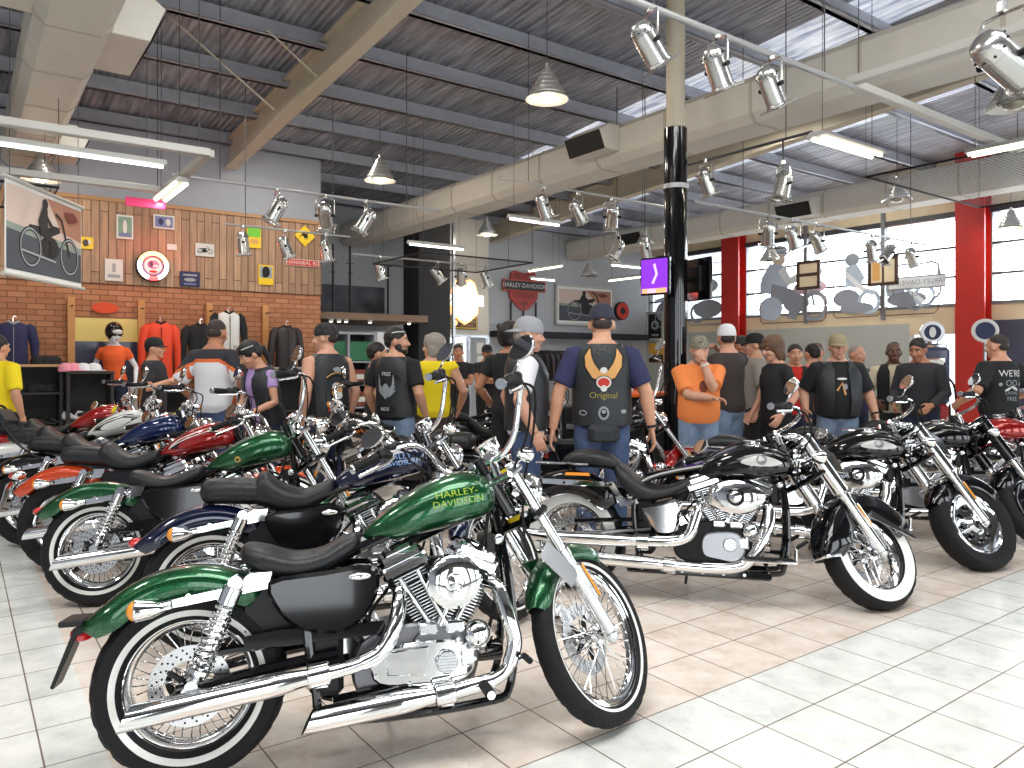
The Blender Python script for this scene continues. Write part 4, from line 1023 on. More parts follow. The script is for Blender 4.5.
def sh_ell(cy, cz, ry, rz, m, n=20, rot=0):
    c, s = math.cos(rot), math.sin(rot); pts = [(cy, cz)]+[(cy+ry*math.cos(2*PI*i/n)*c-rz*math.sin(2*PI*i/n)*s, cz+ry*math.cos(2*PI*i/n)*s+rz*math.sin(2*PI*i/n)*c) for i in range(n)]
    return (pts, [(0, 1+i, 1+(i+1) % n) for i in range(n)], m)
def sh_strip(pts, w, m):
    out = []; n = len(pts)
    for i, p in enumerate(pts):
        a = pts[max(0, i-1)]; b = pts[min(n-1, i+1)]; d = Vector((b[0]-a[0], b[1]-a[1])).normalized(); ww = w[i] if hasattr(w, '__len__') else w
        out += [(p[0]-d.y*ww/2, p[1]+d.x*ww/2), (p[0]+d.y*ww/2, p[1]-d.x*ww/2)]
    return (out, [(2*i, 2*i+1, 2*i+3, 2*i+2) for i in range(n-1)], m)
def sh_text(t, cy, cz, size, m, mir):
    vs, fs = text_mesh(t, size); return ([(cy+mir*p.x, cz+p.y) for p in vs], fs, m)
def sh_arc(cy, cz, r, a0, a1, w, m, n=14): return sh_strip([(cy+r*math.cos(math.radians(a0+(a1-a0)*i/n)), cz+r*math.sin(math.radians(a0+(a1-a0)*i/n))) for i in range(n+1)], w, m)
def hand(mb, W, d, pn, lat, curl, s=1.0):
    """W wrist, d pointing direction, pn palm normal, lat towards the thumb"""
    k = s
    def P(a, b, c): return W+d*a*k+lat*b*k+pn*c*k
    mb.loft([[P(x, math.cos(t)*w, math.sin(t)*h) for t in [2*PI*i/12 for i in range(12)]] for x, w, h in ((-.02, .026, .020), (.01, .030, .018), (.045, .040, .016), (.085, .042, .014), (.095, .036, .010))], SK_L)
    for i, (b, L) in enumerate(((.031, .072), (.011, .080), (-.010, .075), (-.030, .060))):
        pts = [P(.075, b*.9, 0)]; ang = curl*.35; pos = Vector((.088, 0)); 
        for j, f in enumerate((.42, .32, .26)):
            pts.append(P(pos.x, b, pos.y)) if j == 0 else None
            pos = pos+Vector((math.cos(ang), math.sin(ang)))*L*f; pts.append(P(pos.x, b*(1+.05*j), pos.y)); ang += curl*(.75 if j == 0 else .6)+(.05*i)
        mb.tube(pts, [.0095*k, .0098*k, .0090*k, .0082*k, .0068*k], SK_L, 8)
    mb.tube([P(.012, .024, .004), P(.038, .045, .012), P(.066, .058, .020+.01*curl), P(.09, .060-.012*curl, .028+.018*curl)], [.014*k, .0135*k, .011*k, .008*k], SK_L, 8)
def ik(S, T, l1, l2, pole):
    d = T-S; D = min(d.length, (l1+l2)*.995); u = d.normalized(); T = S+u*D
    a = (l1*l1-l2*l2+D*D)/(2*D); h = math.sqrt(max(0, l1*l1-a*a)); p = (pole-u*pole.dot(u)).normalized()
    return S+u*a+p*h, T
def person(x, y, face, label, H=1.76, fat=0., skin_m=SK_L, top=None, top2=None, vest=None, sleeve=.55, legs=denim, hair=h_short, hairtype='short', cap=None, capback=False, beard=None,
           head=(0, 0), lean=0, tilt=0, L=(.03, .27, .87), R=(.03, -.27, .87), curlL=.7, curlR=.7, stance=.09, glasses=False, voxel=.008, group='people in the crowd', toppick=None, tuck=False, female=False, fem=None, dress=False, watch=None, facewatch=None, z0=0):
    root = empty('person', (x, y, z0), (0, 0, math.radians(face))); tag(root, label, 'person', group)
    s = H/1.725; MU = Matrix.Translation((0, 0, .95*s)) @ Matrix.Rotation(math.radians(lean), 4, 'Y') @ Matrix.Rotation(math.radians(tilt), 4, 'X') @ Matrix.Translation((0, 0, -.95*s))
    fw_ = 1+fat*.9; sw = .185 if not female else .155
    def torso(mb, inf, z0_, z1_, m, hips=True):
        rows = [(.80, .0, .085, .13), (.86, .0, .108, .162), (.93, -.005, .118, .172), (1.0, .0, .110, .158), (1.08, .005, .104, .146), (1.16, .008, .110, .150), (1.24, .01, .118, .160), (1.31, .008, .122, .170), (1.37, .0, .112, .176), (1.415, -.006, .094, .155), (1.45, -.012, .074, .112), (1.485, -.012, .058, .074)]
        if female: rows = [(z, cx, dx*(.92 if z < 1.2 else .9), dy*(.98 if z < 1.02 else .84)) for z, cx, dx, dy in rows]
        rings = []
        for z, cx, dx, dy in rows:
            if z < z0_-1e-6 or z > z1_+1e-6: continue
            t = max(0, 1-abs(z-1.06)/.26); u = max(0, 1-abs(z-1.25)/.3)
            dx2 = dx*(1+fat*1.1*t+fat*.3*u)+inf; dy2 = dy*(1+fat*.75*t+fat*.35*u)+inf; cx2 = cx+fat*.05*t+(.012 if female and 1.22 < z < 1.34 else 0)
            rings.append(eloop((cx2*s, 0, z*s), dx2*s, dy2*s, 28, MU, .92))
        mb.loft(rings, m)
    Sh = {1: MU @ V(-.008*s, sw*s, 1.382*s), -1: MU @ V(-.008*s, -sw*s, 1.382*s)}; arms = {}
    for sg, T in ((1, L), (-1, R)):
        pole = V(-.8, sg*.55, -.35) if len(T) < 4 else Vector(T[3]); Tw = MU @ (Vector(T[:3])*s) if lean else Vector(T[:3])*s
        E, Wp = ik(Sh[sg], Tw, .285*s, .255*s, pole); arms[sg] = (Sh[sg], E, Wp)
    hips = {1: V(0, .088*s, .90*s), -1: V(0, -.088*s, .90*s)}; knees = {g_: V(.015, g_*(stance+.01)*s, .49*s) for g_ in (1, -1)}; ank = {g_: V(-.01, g_*(stance+.02)*s, .085*s) for g_ in (1, -1)}
    b = MB(); torso(b, 0, .80, 1.49, SK_L)
    NK = MU @ V(-.012*s, 0, 1.44*s); HB = MU @ V(.012*s, 0, 1.53*s)
    b.tube([NK, (NK+HB)/2, HB], [.070*s*(1+fat*.35), .062*s*(1+fat*.35), .060*s*(1+fat*.2)], SK_L, 16)
    af = 1.06+fat*.6 if not female else .86+fat*.4
    for sg in (1, -1):
        S_, E, Wp = arms[sg]; d1 = (E-S_); d2 = Wp-E
        b.tube([S_+V(0, -sg*.02, .0), S_, S_+d1*.35, S_+d1*.75, E, E+d2*.25, E+d2*.6, E+d2*.9, Wp], [.05*s*af, .056*s*af, .050*s*af, .043*s*af, .040*s*af, .042*s*af, .034*s*af, .027*s*af, .026*s*af], SK_L, 14)
        d = d2.normalized(); lat = V(1, 0, 0) if abs(d.x) < .8 else V(0, 0, 1); 
        if (T_ := (L if sg == 1 else R)) and len(T_) > 4: lat = Vector(T_[4])
        lat = (lat-d*lat.dot(d)).normalized(); pn = d.cross(lat)*(-sg); pn = pn.normalized()
        if pn.dot(V(0, -sg, 0)) < 0 and abs(pn.y) > .5: pn = -pn
        hand(b, Wp, d, pn, lat, curlL if sg == 1 else curlR, s*1.02)
        h_, k_, a_ = hips[sg], knees[sg], ank[sg]; lf = 1+fat*.4
        b.tube([h_, h_+(k_-h_)*.3, h_+(k_-h_)*.8, k_, k_+(a_-k_)*.3, k_+(a_-k_)*.75, a_, a_-V(0, 0, .03*s)], [.088*s*lf, .084*s*lf, .062*s*lf, .056*s, .056*s, .042*s, .036*s, .04*s], SK_L, 14)
        b.ell(a_+V(.06*s, 0, -.045*s), (.12*s, .042*s, .035*s), SK_L, 12, 8)
    # head
    HM = Matrix.Translation(MU @ V(.018*s, 0, 1.500*s)) @ Matrix.Rotation(math.radians(head[0]), 4, 'Z') @ Matrix.Rotation(math.radians(head[1]+lean*.5), 4, 'Y') @ Matrix.Scale(s*1.09, 4)
    hb = MB(); hb.M = HM; Z = .085
    hb.ell((-.008, 0, Z+.022), (.098, .076, .098), SK_L, 20, 14); hb.ell((.022, 0, Z-.028), (.070, .062, .070), SK_L, 18, 12); hb.ell((.045, 0, Z-.068), (.042, .046, .036), SK_L, 14, 10)
    hb.ell((.062, 0, Z-.090), (.024, .026, .018), SK_L, 12, 8)          # chin
    hb.tube([(.082, 0, Z+.018), (.098, 0, Z-.006), (.110, 0, Z-.022), (.092, 0, Z-.032)], [.009, .011, .013, .009], SK_L, 8)
    for sg in (-1, 1):
        hb.ell((.076, sg*.030, Z+.030), (.018, .026, .009), SK_L, 10, 8); hb.ell((.066, sg*.040, Z-.022), (.026, .022, .024), SK_L, 10, 8)
        hb.ell((-.006, sg*.078, Z-.004), (.020, .009, .032), SK_L, 10, 8, Matrix.Rotation(sg*.3, 3, 'Z')); hb.ell((.104, sg*.010, Z-.026), (.010, .008, .008), SK_L, 8, 6)
    hb.ell((.082, 0, Z-.053), (.014, .024, .006), SK_L, 10, 8); hb.ell((.080, 0, Z-.066), (.015, .022, .008), SK_L, 10, 8)
    b.join(hb)
    lips = mat('lip_tone', rgb(160,96,84), .5)
    HI = HM.inverted()
    def pk(c):
        q = HI @ c
        if q.x > .06 and .012 < abs(q.y) < .048 and Z+.031 < q.z < Z+.041: return 2
        return 1 if (q.x > .08 and abs(q.y) < .022 and Z-.068 < q.z < Z-.051) else 0
    body_ = remesh(b, 'body', voxel, root, 2, [skin_m, lips, hair or skin_m], pk)
    for sg in (-1, 1):
        e = MB(); e.M = HM; e.ell((.0725, sg*.030, Z+.010), (.0105, .0125, .0085), eye_w, 12, 8); e.ell((.0785, sg*.030, Z+.010), (.0055, .0058, .0066), eye_d, 10, 6); e.build('eye', body_)
    if hair and hairtype != 'bald':
        e = MB(); e.M = HM
        if hairtype in ('short', 'long', 'bob', 'pony', 'curly', 'crop'):
            k = {'short': 0, 'crop': -.006, 'long': .012, 'bob': .014, 'pony': .006, 'curly': .02}[hairtype]
            e.ell((-.016, 0, Z+.040), (.099+k, .081+k, .090+k), hair, 20, 14); e.ell((-.052, 0, Z-.002), (.058+k*.6, .070+k*.6, .055+k), hair, 16, 10)
        if hairtype in ('bob', 'long'):
            for sg in (-1, 1): e.ell((-.02, sg*.070, Z-.025), (.050, .026, .085), hair, 12, 10)
            e.ell((-.065, 0, Z-.06), (.045, .075, .08), hair, 14, 10); e.ell((.035, .0, Z+.095), (.055, .065, .030), hair, 12, 8)
        if hairtype == 'long': e.ell((-.075, 0, Z-.16), (.035, .075, .12), hair, 14, 10)
        if hairtype == 'pony': e.tube([(-.09, 0, Z+.02), (-.13, 0, Z+.0), (-.13, 0, Z-.08), (-.11, 0, Z-.19)], [.02, .032, .028, .01], hair, 12)
        if hairtype == 'curly':
            rnd = random.Random(3)
            for i in range(26): 
                a = rnd.uniform(0, 2*PI); t = rnd.uniform(0, 1); e.ell((-.03+.08*math.cos(a)*(1-.3*t), .085*math.sin(a), Z+.10-.16*t), (.03, .03, .03), hair, 8, 6)
        remesh(e, 'hair', max(voxel, .008), root, 1, [hair])
    if beard:
        e = MB(); e.M = HM; e.ell((.052, 0, Z-.082), (.044, .052, .034), beard, 16, 10); e.ell((.084, 0, Z-.043), (.016, .030, .008), beard, 12, 8)
        for sg in (-1, 1): e.ell((.02, sg*.058, Z-.05), (.035, .014, .04), beard, 10, 8)
        remesh(e, 'beard', .008, root, 1, [beard])
    if cap:
        e = MB(); e.M = HM @ Matrix.Rotation(PI if capback else 0, 4, 'Z') @ Matrix.Translation((.012 if capback else 0, 0, 0))
        prof = [(.0005, .143), (.03, .141), (.06, .131), (.085, .108), (.097, .075), (.102, .045), (.100, .030), (.094, .032)]
        n = 28; rings = [[V(-.012+r*1.02*math.cos(2*PI*i/n), r*.84*math.sin(2*PI*i/n), Z+h-.008+.02*(1 if r < .09 else 1)*0) for i in range(n)] for r, h in prof]
        e.loft(rings, cap, caps=True); hat = e.build('cap', root)
        if not (cap.name.startswith('patterned_bandana')):
            e = MB(); e.M = HM @ Matrix.Rotation(PI if capback else 0, 4, 'Z') @ Matrix.Translation((.012 if capback else 0, 0, 0)) 
            top_ = []; 
            A = [V(.062+.0*i, 0, 0) for i in range(1)]
            edge_i = [V(-.012+.102*1.0*math.cos(t), .102*.84*math.sin(t), Z+.034) for t in [(-1+2*i/12)*1.15 for i in range(13)]]
            edge_o = [p+V(.060*math.cos((-1+2*i/12)*1.35)+.0, 0, -.018*math.cos((-1+2*i/12)*1.3)-.010*abs(-1+2*i/12)**2) for i, p in enumerate(edge_i)]
            up_ = [p+V(0, 0, .006) for p in edge_i]; uo = [p+V(0, 0, .004) for p in edge_o]
            e.loft([edge_i, edge_o, uo, up_, edge_i], cap, caps=False, closed=False); e.build('cap_brim', hat)
    if glasses:
        e = MB(); e.M = HM
        for sg in (-1, 1):
            e.ell(((.088, sg*.032, Z+.008) if glasses != 'up' else (.066, sg*.034, Z+.085)), (.005, .022, .015), black_gloss, 14, 8); gx = .088 if glasses != 'up' else .066; gz = Z+.01 if glasses != 'up' else Z+.085
            e.tube([(gx, sg*.052, gz), (gx-.04, sg*.080, gz), (gx-.10, sg*.086, gz-.01)], .003 if glasses != 'up' else .0045, black_gloss if glasses != 'up' else p_white, 6)
        e.tube([(gx+.003, -.02, gz+.004), (gx+.006, 0, gz+.006), (gx+.003, .02, gz+.004)], .003, black_gloss, 6); e.build('sunglasses', root)
    # clothing
    if top:
        e = MB(); torso(e, .014, .86 if not tuck else .93, 1.455, top)
        for sg in (1, -1):
            S_, E, Wp = arms[sg]; d1 = E-S_; d2 = Wp-E
            if sleeve > 0:
                if sleeve <= 1: pts = [S_+V(0, -sg*.03, .0), S_, S_+d1*sleeve*.5, S_+d1*sleeve]; rs = [.058, .069, .066, .064]
                else: pts = [S_+V(0, -sg*.03, 0), S_, S_+d1*.5, E, E+d2*.5, E+d2*.93]; rs = [.058, .068, .062, .056, .048, .040]
                e.tube(pts, [r*s*af for r in rs], top, 16)
        mats_ = [top]+(top2 or []); sh = remesh(e, 'shirt' if not female else 'top', .012 if voxel < .0095 else .016, root, 3, mats_, toppick)
    else: sh = None
    vs_ = None
    if vest:
        e = MB(); rows = [(.90, 0, .128, .178), (1.0, .0, .122, .168), (1.08, .005, .118, .162), (1.16, .008, .122, .165), (1.24, .01, .130, .175), (1.31, .008, .134, .184), (1.37, .0, .124, .178), (1.415, -.006, .106, .152), (1.455, -.014, .086, .112)]
        rings = []
        for z, cx, dx, dy in rows:
            t = max(0, 1-abs(z-1.06)/.26); u = max(0, 1-abs(z-1.25)/.3); k = 30; gap = math.radians(16+10*max(0, (1.3-z)) + (10 if z > 1.4 else 0))
            r1 = []
            for q, th in ((0, .020), (1, .008)):
                rr = []
                for i in range(k+1):
                    a = gap+(2*PI-2*gap)*i/k
                    rr.append(MU @ V((cx+fat*.05*t)*s+(dx*(1+fat*1.1*t+fat*.3*u)+th)*s*math.copysign(abs(math.cos(a))**.92, math.cos(a)), (dy*(1+fat*.75*t+fat*.35*u)+th)*s*math.copysign(abs(math.sin(a))**.92, math.sin(a)), z*s))
                r1 += rr if q == 0 else list(reversed(rr))
            rings.append(r1)
        e.loft(rings, vest); vs_ = e.build('vest', root, sharp=60)
    if legs:
        tuck = tuck or not top
        e = MB(); torso(e, .012, .80, 1.0, legs)
        for sg in (1, -1):
            h_, k_, a_ = hips[sg], knees[sg], ank[sg]; lf = 1+fat*.4
            e.tube([h_+V(0, 0, .03), h_+(k_-h_)*.3, h_+(k_-h_)*.8, k_, k_+(a_-k_)*.3, k_+(a_-k_)*.8, a_-V(0, 0, .02*s)], [.098*s*lf, .098*s*lf, .080*s*lf, .075*s, .075*s, .070*s, .072*s], legs, 16)
        tr = remesh(e, 'trousers' if not dress else 'skirt', .014, root, 2, [legs])
        if not tuck: pass
        e = MB(); t = max(0, 1-abs(.985-1.06)/.26)
        e.loft([eloop((fat*.05*t*s, 0, z*s), (.112*(1+fat*1.1*t)+d)*s, (.162*(1+fat*.75*t)+d)*s, 28, None, .92) for z, d in ((.970, .010), (.970, .020), (1.0, .020), (1.0, .010))], belt_m); (e.build('belt', root) if tuck else None)
    for sg in (1, -1):
        a_ = ank[sg]; e = MB(); rings = []
        for xx, w_, h_ in ((-.075, .028, .05), (-.06, .038, .085), (-.01, .042, .10), (.05, .044, .075), (.11, .048, .055), (.16, .042, .045), (.185, .022, .03)):
            rings.append([V(a_.x+xx*s, a_.y+w_*s*math.cos(2*PI*i/16)+sg*.012, max(0, h_*.5*s+h_*.5*s*math.sin(2*PI*i/16))) for i in range(16)])
        e.loft(rings, shoe_m); e.build('shoe', root)
    if watch:
        S_, E, Wp = arms[watch[0]]; e = MB(); d = (Wp-E).normalized(); e.tube([Wp-d*.03, Wp-d*.012], .031*s*af, watch[1], 14); e.build('wristband', root)
    return root, sh, vs_, body_
CR = 'people in the crowd'
# man in the white and orange shirt seen from behind
def pick1(c):
    z = c.z/1.06; ay = abs(c.y)/1.06
    if z > 1.36-.5*max(0, ay-.13): return 0 if z > 1.395-.5*max(0, ay-.13) else 2
    if ay > .235: return 1
    if ay > .205: return 2
    return 1
r, sh, vs_, _ = person(-2.99, 7.65, 75, 'man seen from behind in a white shirt with charcoal shoulders and orange piping', H=1.88, fat=.30, skin_m=SK_T, top=c_char, top2=[c_white, c_orange2], toppick=pick1, sleeve=.95, legs=denim, hair=h_short, hairtype='crop', L=(.12, .33, .98), R=(.10, -.34, .96), head=(10, 10))
r, sh, vs_, _ = person(-2.36, 7.35, -125, 'dark-haired woman bending forward in a black vest and lilac top, sunglasses on her head', H=1.68, fat=.1, skin_m=SK_M, top=c_lilac, sleeve=.5, vest=c_leather, legs=denim_d, hair=h_black, hairtype='pony', female=True, head=(-15, 24), lean=14, L=(.30, .16, 1.08), R=(.34, -.10, 1.0), glasses='up')
r, sh, vs_, _ = person(-1.74, 7.15, 138, 'bare-armed man in a black patched vest and black bandana, facing left', H=1.81, fat=.22, skin_m=SK_L, top=c_black, sleeve=0, vest=c_leather, legs=denim_d, hair=h_short, hairtype='crop', cap=mat('patterned_bandana_black', rgb(40,36,38), .8, noise=.9, nscale=30), head=(34, 4), L=(-.02, .27, .88), R=(.05, -.27, .88), beard=None)
bk = [sh_arc(0, 1.20, .13, 40, 140, .035, p_black), sh_arc(0, 1.20, .15, 45, 135, .010, p_gold), sh_ell(0, 1.19, .06, .07, p_gold), sh_ell(-.01, 1.14, .05, .035, p_white), sh_ell(.02, 1.22, .035, .04, p_white), sh_ell(0, 1.01, .10, .03, p_red), sh_ell(0, 1.015, .07, .014, p_white), sh_ell(0, 1.38, .05, .025, p_grey)]
decal_on(vs_, bk, -1, 'back_patch')
r, sh, vs_, _ = person(-1.12, 7.32, 64, 'bearded man in a black vest with a winged skull patch, sunglasses pushed up, facing right', H=1.78, fat=.15, skin_m=SK_M, top=c_black, sleeve=.75, vest=c_leather, legs=denim_l, hair=h_black, hairtype='short', beard=h_black, head=(-62, 0), L=(.10, .30, .9), R=(.10, -.27, .9), glasses='up')
def wing(sg, m, cy=0, cz=1.2, k=1.0):
    o = []
    for i in range(5): o.append(sh_strip([(cy+sg*.02*k, cz-.05*k+.012*i*k), (cy+sg*(.06+.004*i)*k, cz-.02*k+.02*i*k), (cy+sg*(.10-.004*i)*k, cz+(.02+.035*i)*k)], [.018*k, .02*k, .006*k], m))
    return o
decal_on(vs_, [sh_arc(0, 1.17, .17, 40, 140, .045, p_black), sh_text('FREE', 0, 1.335, .05, p_white, -1)]+wing(1, p_grey, cz=1.17)+wing(-1, p_grey, cz=1.17)+[sh_ell(0, 1.20, .035, .045, p_grey), sh_ell(0, 1.14, .02, .04, p_grey), sh_arc(0, 1.17, .17, 235, 305, .04, p_black), sh_text('RIDE', 0, 1.005, .045, p_white, -1)], -1, 'back_patch')
r, sh, _, _ = person(-1.45, 8.1, 20, 'dark-haired man in a black t-shirt half hidden behind the bearded man', H=1.66, skin_m=SK_M, top=c_black, hair=h_black, hairtype='short', beard=None, legs=denim, L=(.1, .26, .9), R=(.15, -.28, 1.0))
r, sh, _, _ = person(-.82, 7.95, 100, 'grey-haired person in a bright yellow sleeveless vest seen from behind', H=1.74, fat=.1, skin_m=SK_L, top=c_yellow, sleeve=.15, hair=h_grey, hairtype='long', legs=mat('brown_camouflage', rgb(74,62,58), .9, noise=.4, nscale=18), head=(60, 0), L=(.1, .28, .95), R=(.1, -.28, .95), female=False)
for i, (px, nm) in enumerate(((458, 'left one of the two distant men in black shirts before the bright doorway'), (487, 'right one of the two distant men in black shirts, with arms folded and a cap'))):
    person(at(px, 12+i*.7).x, 12+i*.7, -80, nm, H=1.73, skin_m=SK_T, top=c_black, legs=c_black, hair=h_black, hairtype='short', cap=c_black if i else None, L=(.22, -.04, 1.12, (-.3, .9, -.3)), R=(.24, .05, 1.16, (-.3, -.9, -.3)), voxel=.011)
r, sh, vs_, _ = person(.10, 5.85, 8, 'man in a grey backwards cap, white t-shirt and black leather vest, facing right', H=1.79, fat=.2, skin_m=SK_L, top=c_white, sleeve=.75, vest=c_leather, legs=denim, hair=h_grey, hairtype='crop', cap=mat('grey_cap', rgb(150,152,158), .8), capback=True, head=(-8, 4), L=(.0, .26, .9), R=(.02, -.30, .90), curlR=.5, voxel=.0065)
r, sh, vs_, _ = person(.68, 5.75, 88, 'man seen from behind in a leather vest with a golden eagle patch', H=1.88, fat=.18, skin_m=SK_M, top=c_navy, sleeve=.8, vest=c_leather, legs=denim, hair=h_short, hairtype='crop', cap=mat('dark_navy_cap', rgb(42,44,60), .8), L=(-.03, .34, .87, (-.2, .9, -.1)), R=(-.03, -.34, .87, (-.2, -.9, -.1)), curlL=.5, curlR=.5, voxel=.0065, watch=(-1, c_black), head=(0, 8))
S9 = 1.88/1.75
def eagle(z):
    o = []; k = 1.28
    for sg in (-1, 1):
        W_ = [(sg*.010, z-.03), (sg*.045*k, z-.005), (sg*.082*k, z+.05*k), (sg*.092*k, z+.10*k), (sg*.078*k, z+.155*k)]
        o.append(sh_strip(W_, [.060*k, .070*k, .066*k, .052*k, .012], p_black))
        o.append(sh_strip([(sg*.010, z-.03), (sg*.045*k, z-.005), (sg*.080*k, z+.05*k), (sg*.089*k, z+.10*k), (sg*.078*k, z+.145*k)], [.046*k, .056*k, .052*k, .036*k, .004], p_gold))
    return o+[sh_ell(0, z-.005, .034, .055, p_gold), sh_ell(0, z+.025, .026, .022, p_white), sh_ell(0, z-.065, .062, .052, p_black), sh_ell(0, z-.065, .056, .046, p_white), sh_ell(0, z-.065, .044, .034, p_red), sh_ell(0, z-.108, .024, .024, p_white)]
decal_on(vs_, eagle(1.27*S9), -1, 'eagle_patch')
decal_on(vs_, [sh_text('Original', 0, 1.12*S9, .065, p_olive, -1)], -1, 'patch_lettering')
for pl in ([sh_ell(0, 1.0*S9, .04, .05, p_grey), sh_ell(0, 1.0*S9, .026, .034, p_black), sh_ell(0, 1.01*S9, .016, .014, p_grey)], [sh_ell(.15, 1.0*S9, .028, .020, p_grey), sh_ell(.15, 1.0*S9, .020, .012, p_black)], [sh_ell(-.15, 1.01*S9, .022, .015, p_grey)]): decal_on(vs_, pl, -1, 'small_patch')
b = MB(); b.box((-.155, 0, .86*S9), (.07, .24, .13), c_leather, .03); b.box((-.195, 0, .85*S9), (.02, .16, .09), c_leather, .008); b.build('belt_pouch', r)
person(-.02, 7.5, 60, 'black curly-haired person behind the man in the grey cap', H=1.83, skin_m=SK_T, top=c_black, legs=c_black, hair=h_black, hairtype='curly', L=(.1, .25, .95), R=(.1, -.25, .95))
r, sh, _, _ = person(1.84, 7.5, -95, 'man in an orange t-shirt and patterned bandana with one hand at his mouth', H=1.70, fat=.38, skin_m=SK_L, top=c_orange, sleeve=.85, legs=denim_l, hair=h_short, hairtype='crop', cap=mat('patterned_bandana_olive', rgb(128,124,108), .8, noise=.7, nscale=40), beard=h_grey, head=(5, 14), R=(.26, .10, 1.12, (-.2, -.9, -.4), (1, 0, .3)), L=(.19, .02, 1.46, (-.2, .5, -.9), (-.2, -.5, .2)), curlR=.9, curlL=1.2, voxel=.007, watch=(1, p_white))
decal_on(sh, [sh_ell(.02, 1.21, .04, .06, p_brown := mat('brown_print', rgb(120,60,40), .8))], 1, 'shirt_print')
person(2.27, 8.0, 125, 'man in a white cap and dark brown shirt holding a hand to his face', H=1.84, fat=.25, skin_m=SK_L, top=c_brown, sleeve=.9, legs=denim_l, hair=h_short, hairtype='crop', cap=c_white, head=(-35, 0), R=(.20, -.08, 1.50, (.2, -.9, -.4)), L=(.1, .28, .95), curlR=1.1, voxel=.008)
person(3.08, 10.2, 150, 'dark-haired man looking left behind the woman in the black dress', H=1.80, skin_m=SK_T, top=c_black, legs=c_black, hair=h_black, head=(0, 0), glasses=True, voxel=.010)
person(2.85, 8.9, 170, 'man in a grey shirt and dark trousers behind the woman in black', H=1.78, fat=.15, skin_m=SK_L, top=c_grey, sleeve=.9, legs=c_black, hair=h_brown, cap=c_black, voxel=.010)
person(2.69, 7.75, 195, 'brown-haired woman in a black short-sleeved dress, looking left', H=1.71, fat=.15, skin_m=SK_L, top=c_black, sleeve=.45, legs=c_black, hair=h_brown, hairtype='bob', female=True, dress=True, head=(0, 10), L=(.12, .27, .93), R=(.16, -.20, .92), watch=(1, chrome_dull))
r, sh, _, _ = person(3.35, 9.0, -100, 'smiling man in a red shirt under an open black jacket', H=1.66, fat=.2, skin_m=SK_M, top=c_red, sleeve=.9, vest=c_black, legs=denim_d, hair=h_short, hairtype='short', voxel=.009)
person(3.80, 9.6, 110, 'man with dark hair seen from behind in a pink and red shirt', H=1.68, skin_m=SK_L, top=mat('pink_cotton', rgb(205,120,110), .85), legs=denim_d, hair=h_black, voxel=.011)
r, sh, vs_, _ = person(3.36, 7.85, -98, 'heavy man in a khaki cap, black printed t-shirt and open leather vest', H=1.73, fat=.42, skin_m=SK_L, top=c_black, sleeve=.9, vest=c_leather, legs=denim_l, hair=h_short, hairtype='crop', cap=mat('khaki_cap', rgb(150,138,110), .8), head=(-4, 2), L=(.06, .36, .9), R=(.12, -.34, .95), voxel=.008, watch=(1, c_black), glasses=None)
decal_on(sh, [sh_ell(0, 1.28, .05, .012, p_white), sh_strip([(-.05, 1.16), (0, 1.24), (.03, 1.12)], .02, p_gold), sh_ell(.03, 1.2, .02, .03, p_grey)], 1, 'shirt_print')
person(4.30, 9.5, -60, 'grey-haired man standing just behind the heavy man in the khaki cap', H=1.66, skin_m=SK_L, top=c_navy, legs=denim_d, hair=h_grey, hairtype='crop', voxel=.011)
person(4.02, 10.0, -120, 'bare-headed man further back between the khaki cap and the partition', H=1.70, skin_m=SK_M, top=c_char, legs=denim_d, hair=h_brown, voxel=.011)
r, sh, vs_, _ = person(4.52, 9.0, -110, 'dark-skinned man in a beige-fronted black vest with white piping', H=1.69, skin_m=SK_D, top=c_beige, sleeve=.9, vest=c_black, legs=c_dgreen, hair=h_black, hairtype='crop', voxel=.009, L=(.2, .2, 1.0), R=(.2, -.2, 1.0))
person(4.55, 8.45, -140, 'man in a dark shirt looking down beside the man in the beige-fronted vest', H=1.72, fat=.15, skin_m=SK_T, top=c_char, sleeve=1.5, legs=denim_d, hair=h_black, hairtype='short', head=(0, 16), lean=4, voxel=.009, L=(.25, .2, 1.0), R=(.25, -.18, 1.0))
person(6.35, 11.6, 100, 'man in an orange shirt standing in the bright doorway', H=1.66, fat=.1, skin_m=SK_L, top=mat('coral_cotton', rgb(236,150,110), .85), legs=denim, hair=h_grey, hairtype='crop', voxel=.011, L=(.15, .25, 1.0))
r, sh, _, _ = person(5.10, 7.95, 105, 'balding man in a black t-shirt with white lettering on the back, right edge', H=1.74, fat=.38, skin_m=SK_M, top=c_black, sleeve=.9, legs=denim_d, hair=h_short, hairtype='crop', head=(15, 6), voxel=.008, L=(.16, .34, 1.02), R=(.2, -.32, 1.02))
decal_on(sh, [sh_text("WE'RE", -.0, 1.33, .095, p_white, -1)], -1, 'shirt_lettering')
decal_on(sh, [sh_text('OO', 0, 1.23, .09, p_grey, -1), sh_ell(-.12, 1.22, .018, .018, p_grey), sh_ell(.12, 1.22, .018, .018, p_grey), sh_text('LIVING', 0, 1.13, .05, p_grey, -1), sh_text('FREE', 0, 1.07, .06, p_grey, -1), sh_ell(-.03, 1.18, .05, .014, p_white, rot=.4), sh_ell(.05, 1.17, .04, .012, p_white, rot=-.5)], -1, 'shirt_print')
person(-4.48, 9.5, 5, 'man in a black cap and dark t-shirt looking right beside the mannequin', H=1.75, skin_m=SK_M, top=c_char, sleeve=.7, legs=c_black, hair=h_black, cap=c_black, L=(.25, .12, 1.18), R=(.22, -.1, 1.2), voxel=.009)
person(-5.52, 8.15, 80, 'person in a yellow shirt cut off by the left edge of the photo', H=1.74, fat=.2, skin_m=SK_M, top=c_yellow, sleeve=.9, legs=denim_d, hair=h_black, voxel=.010)
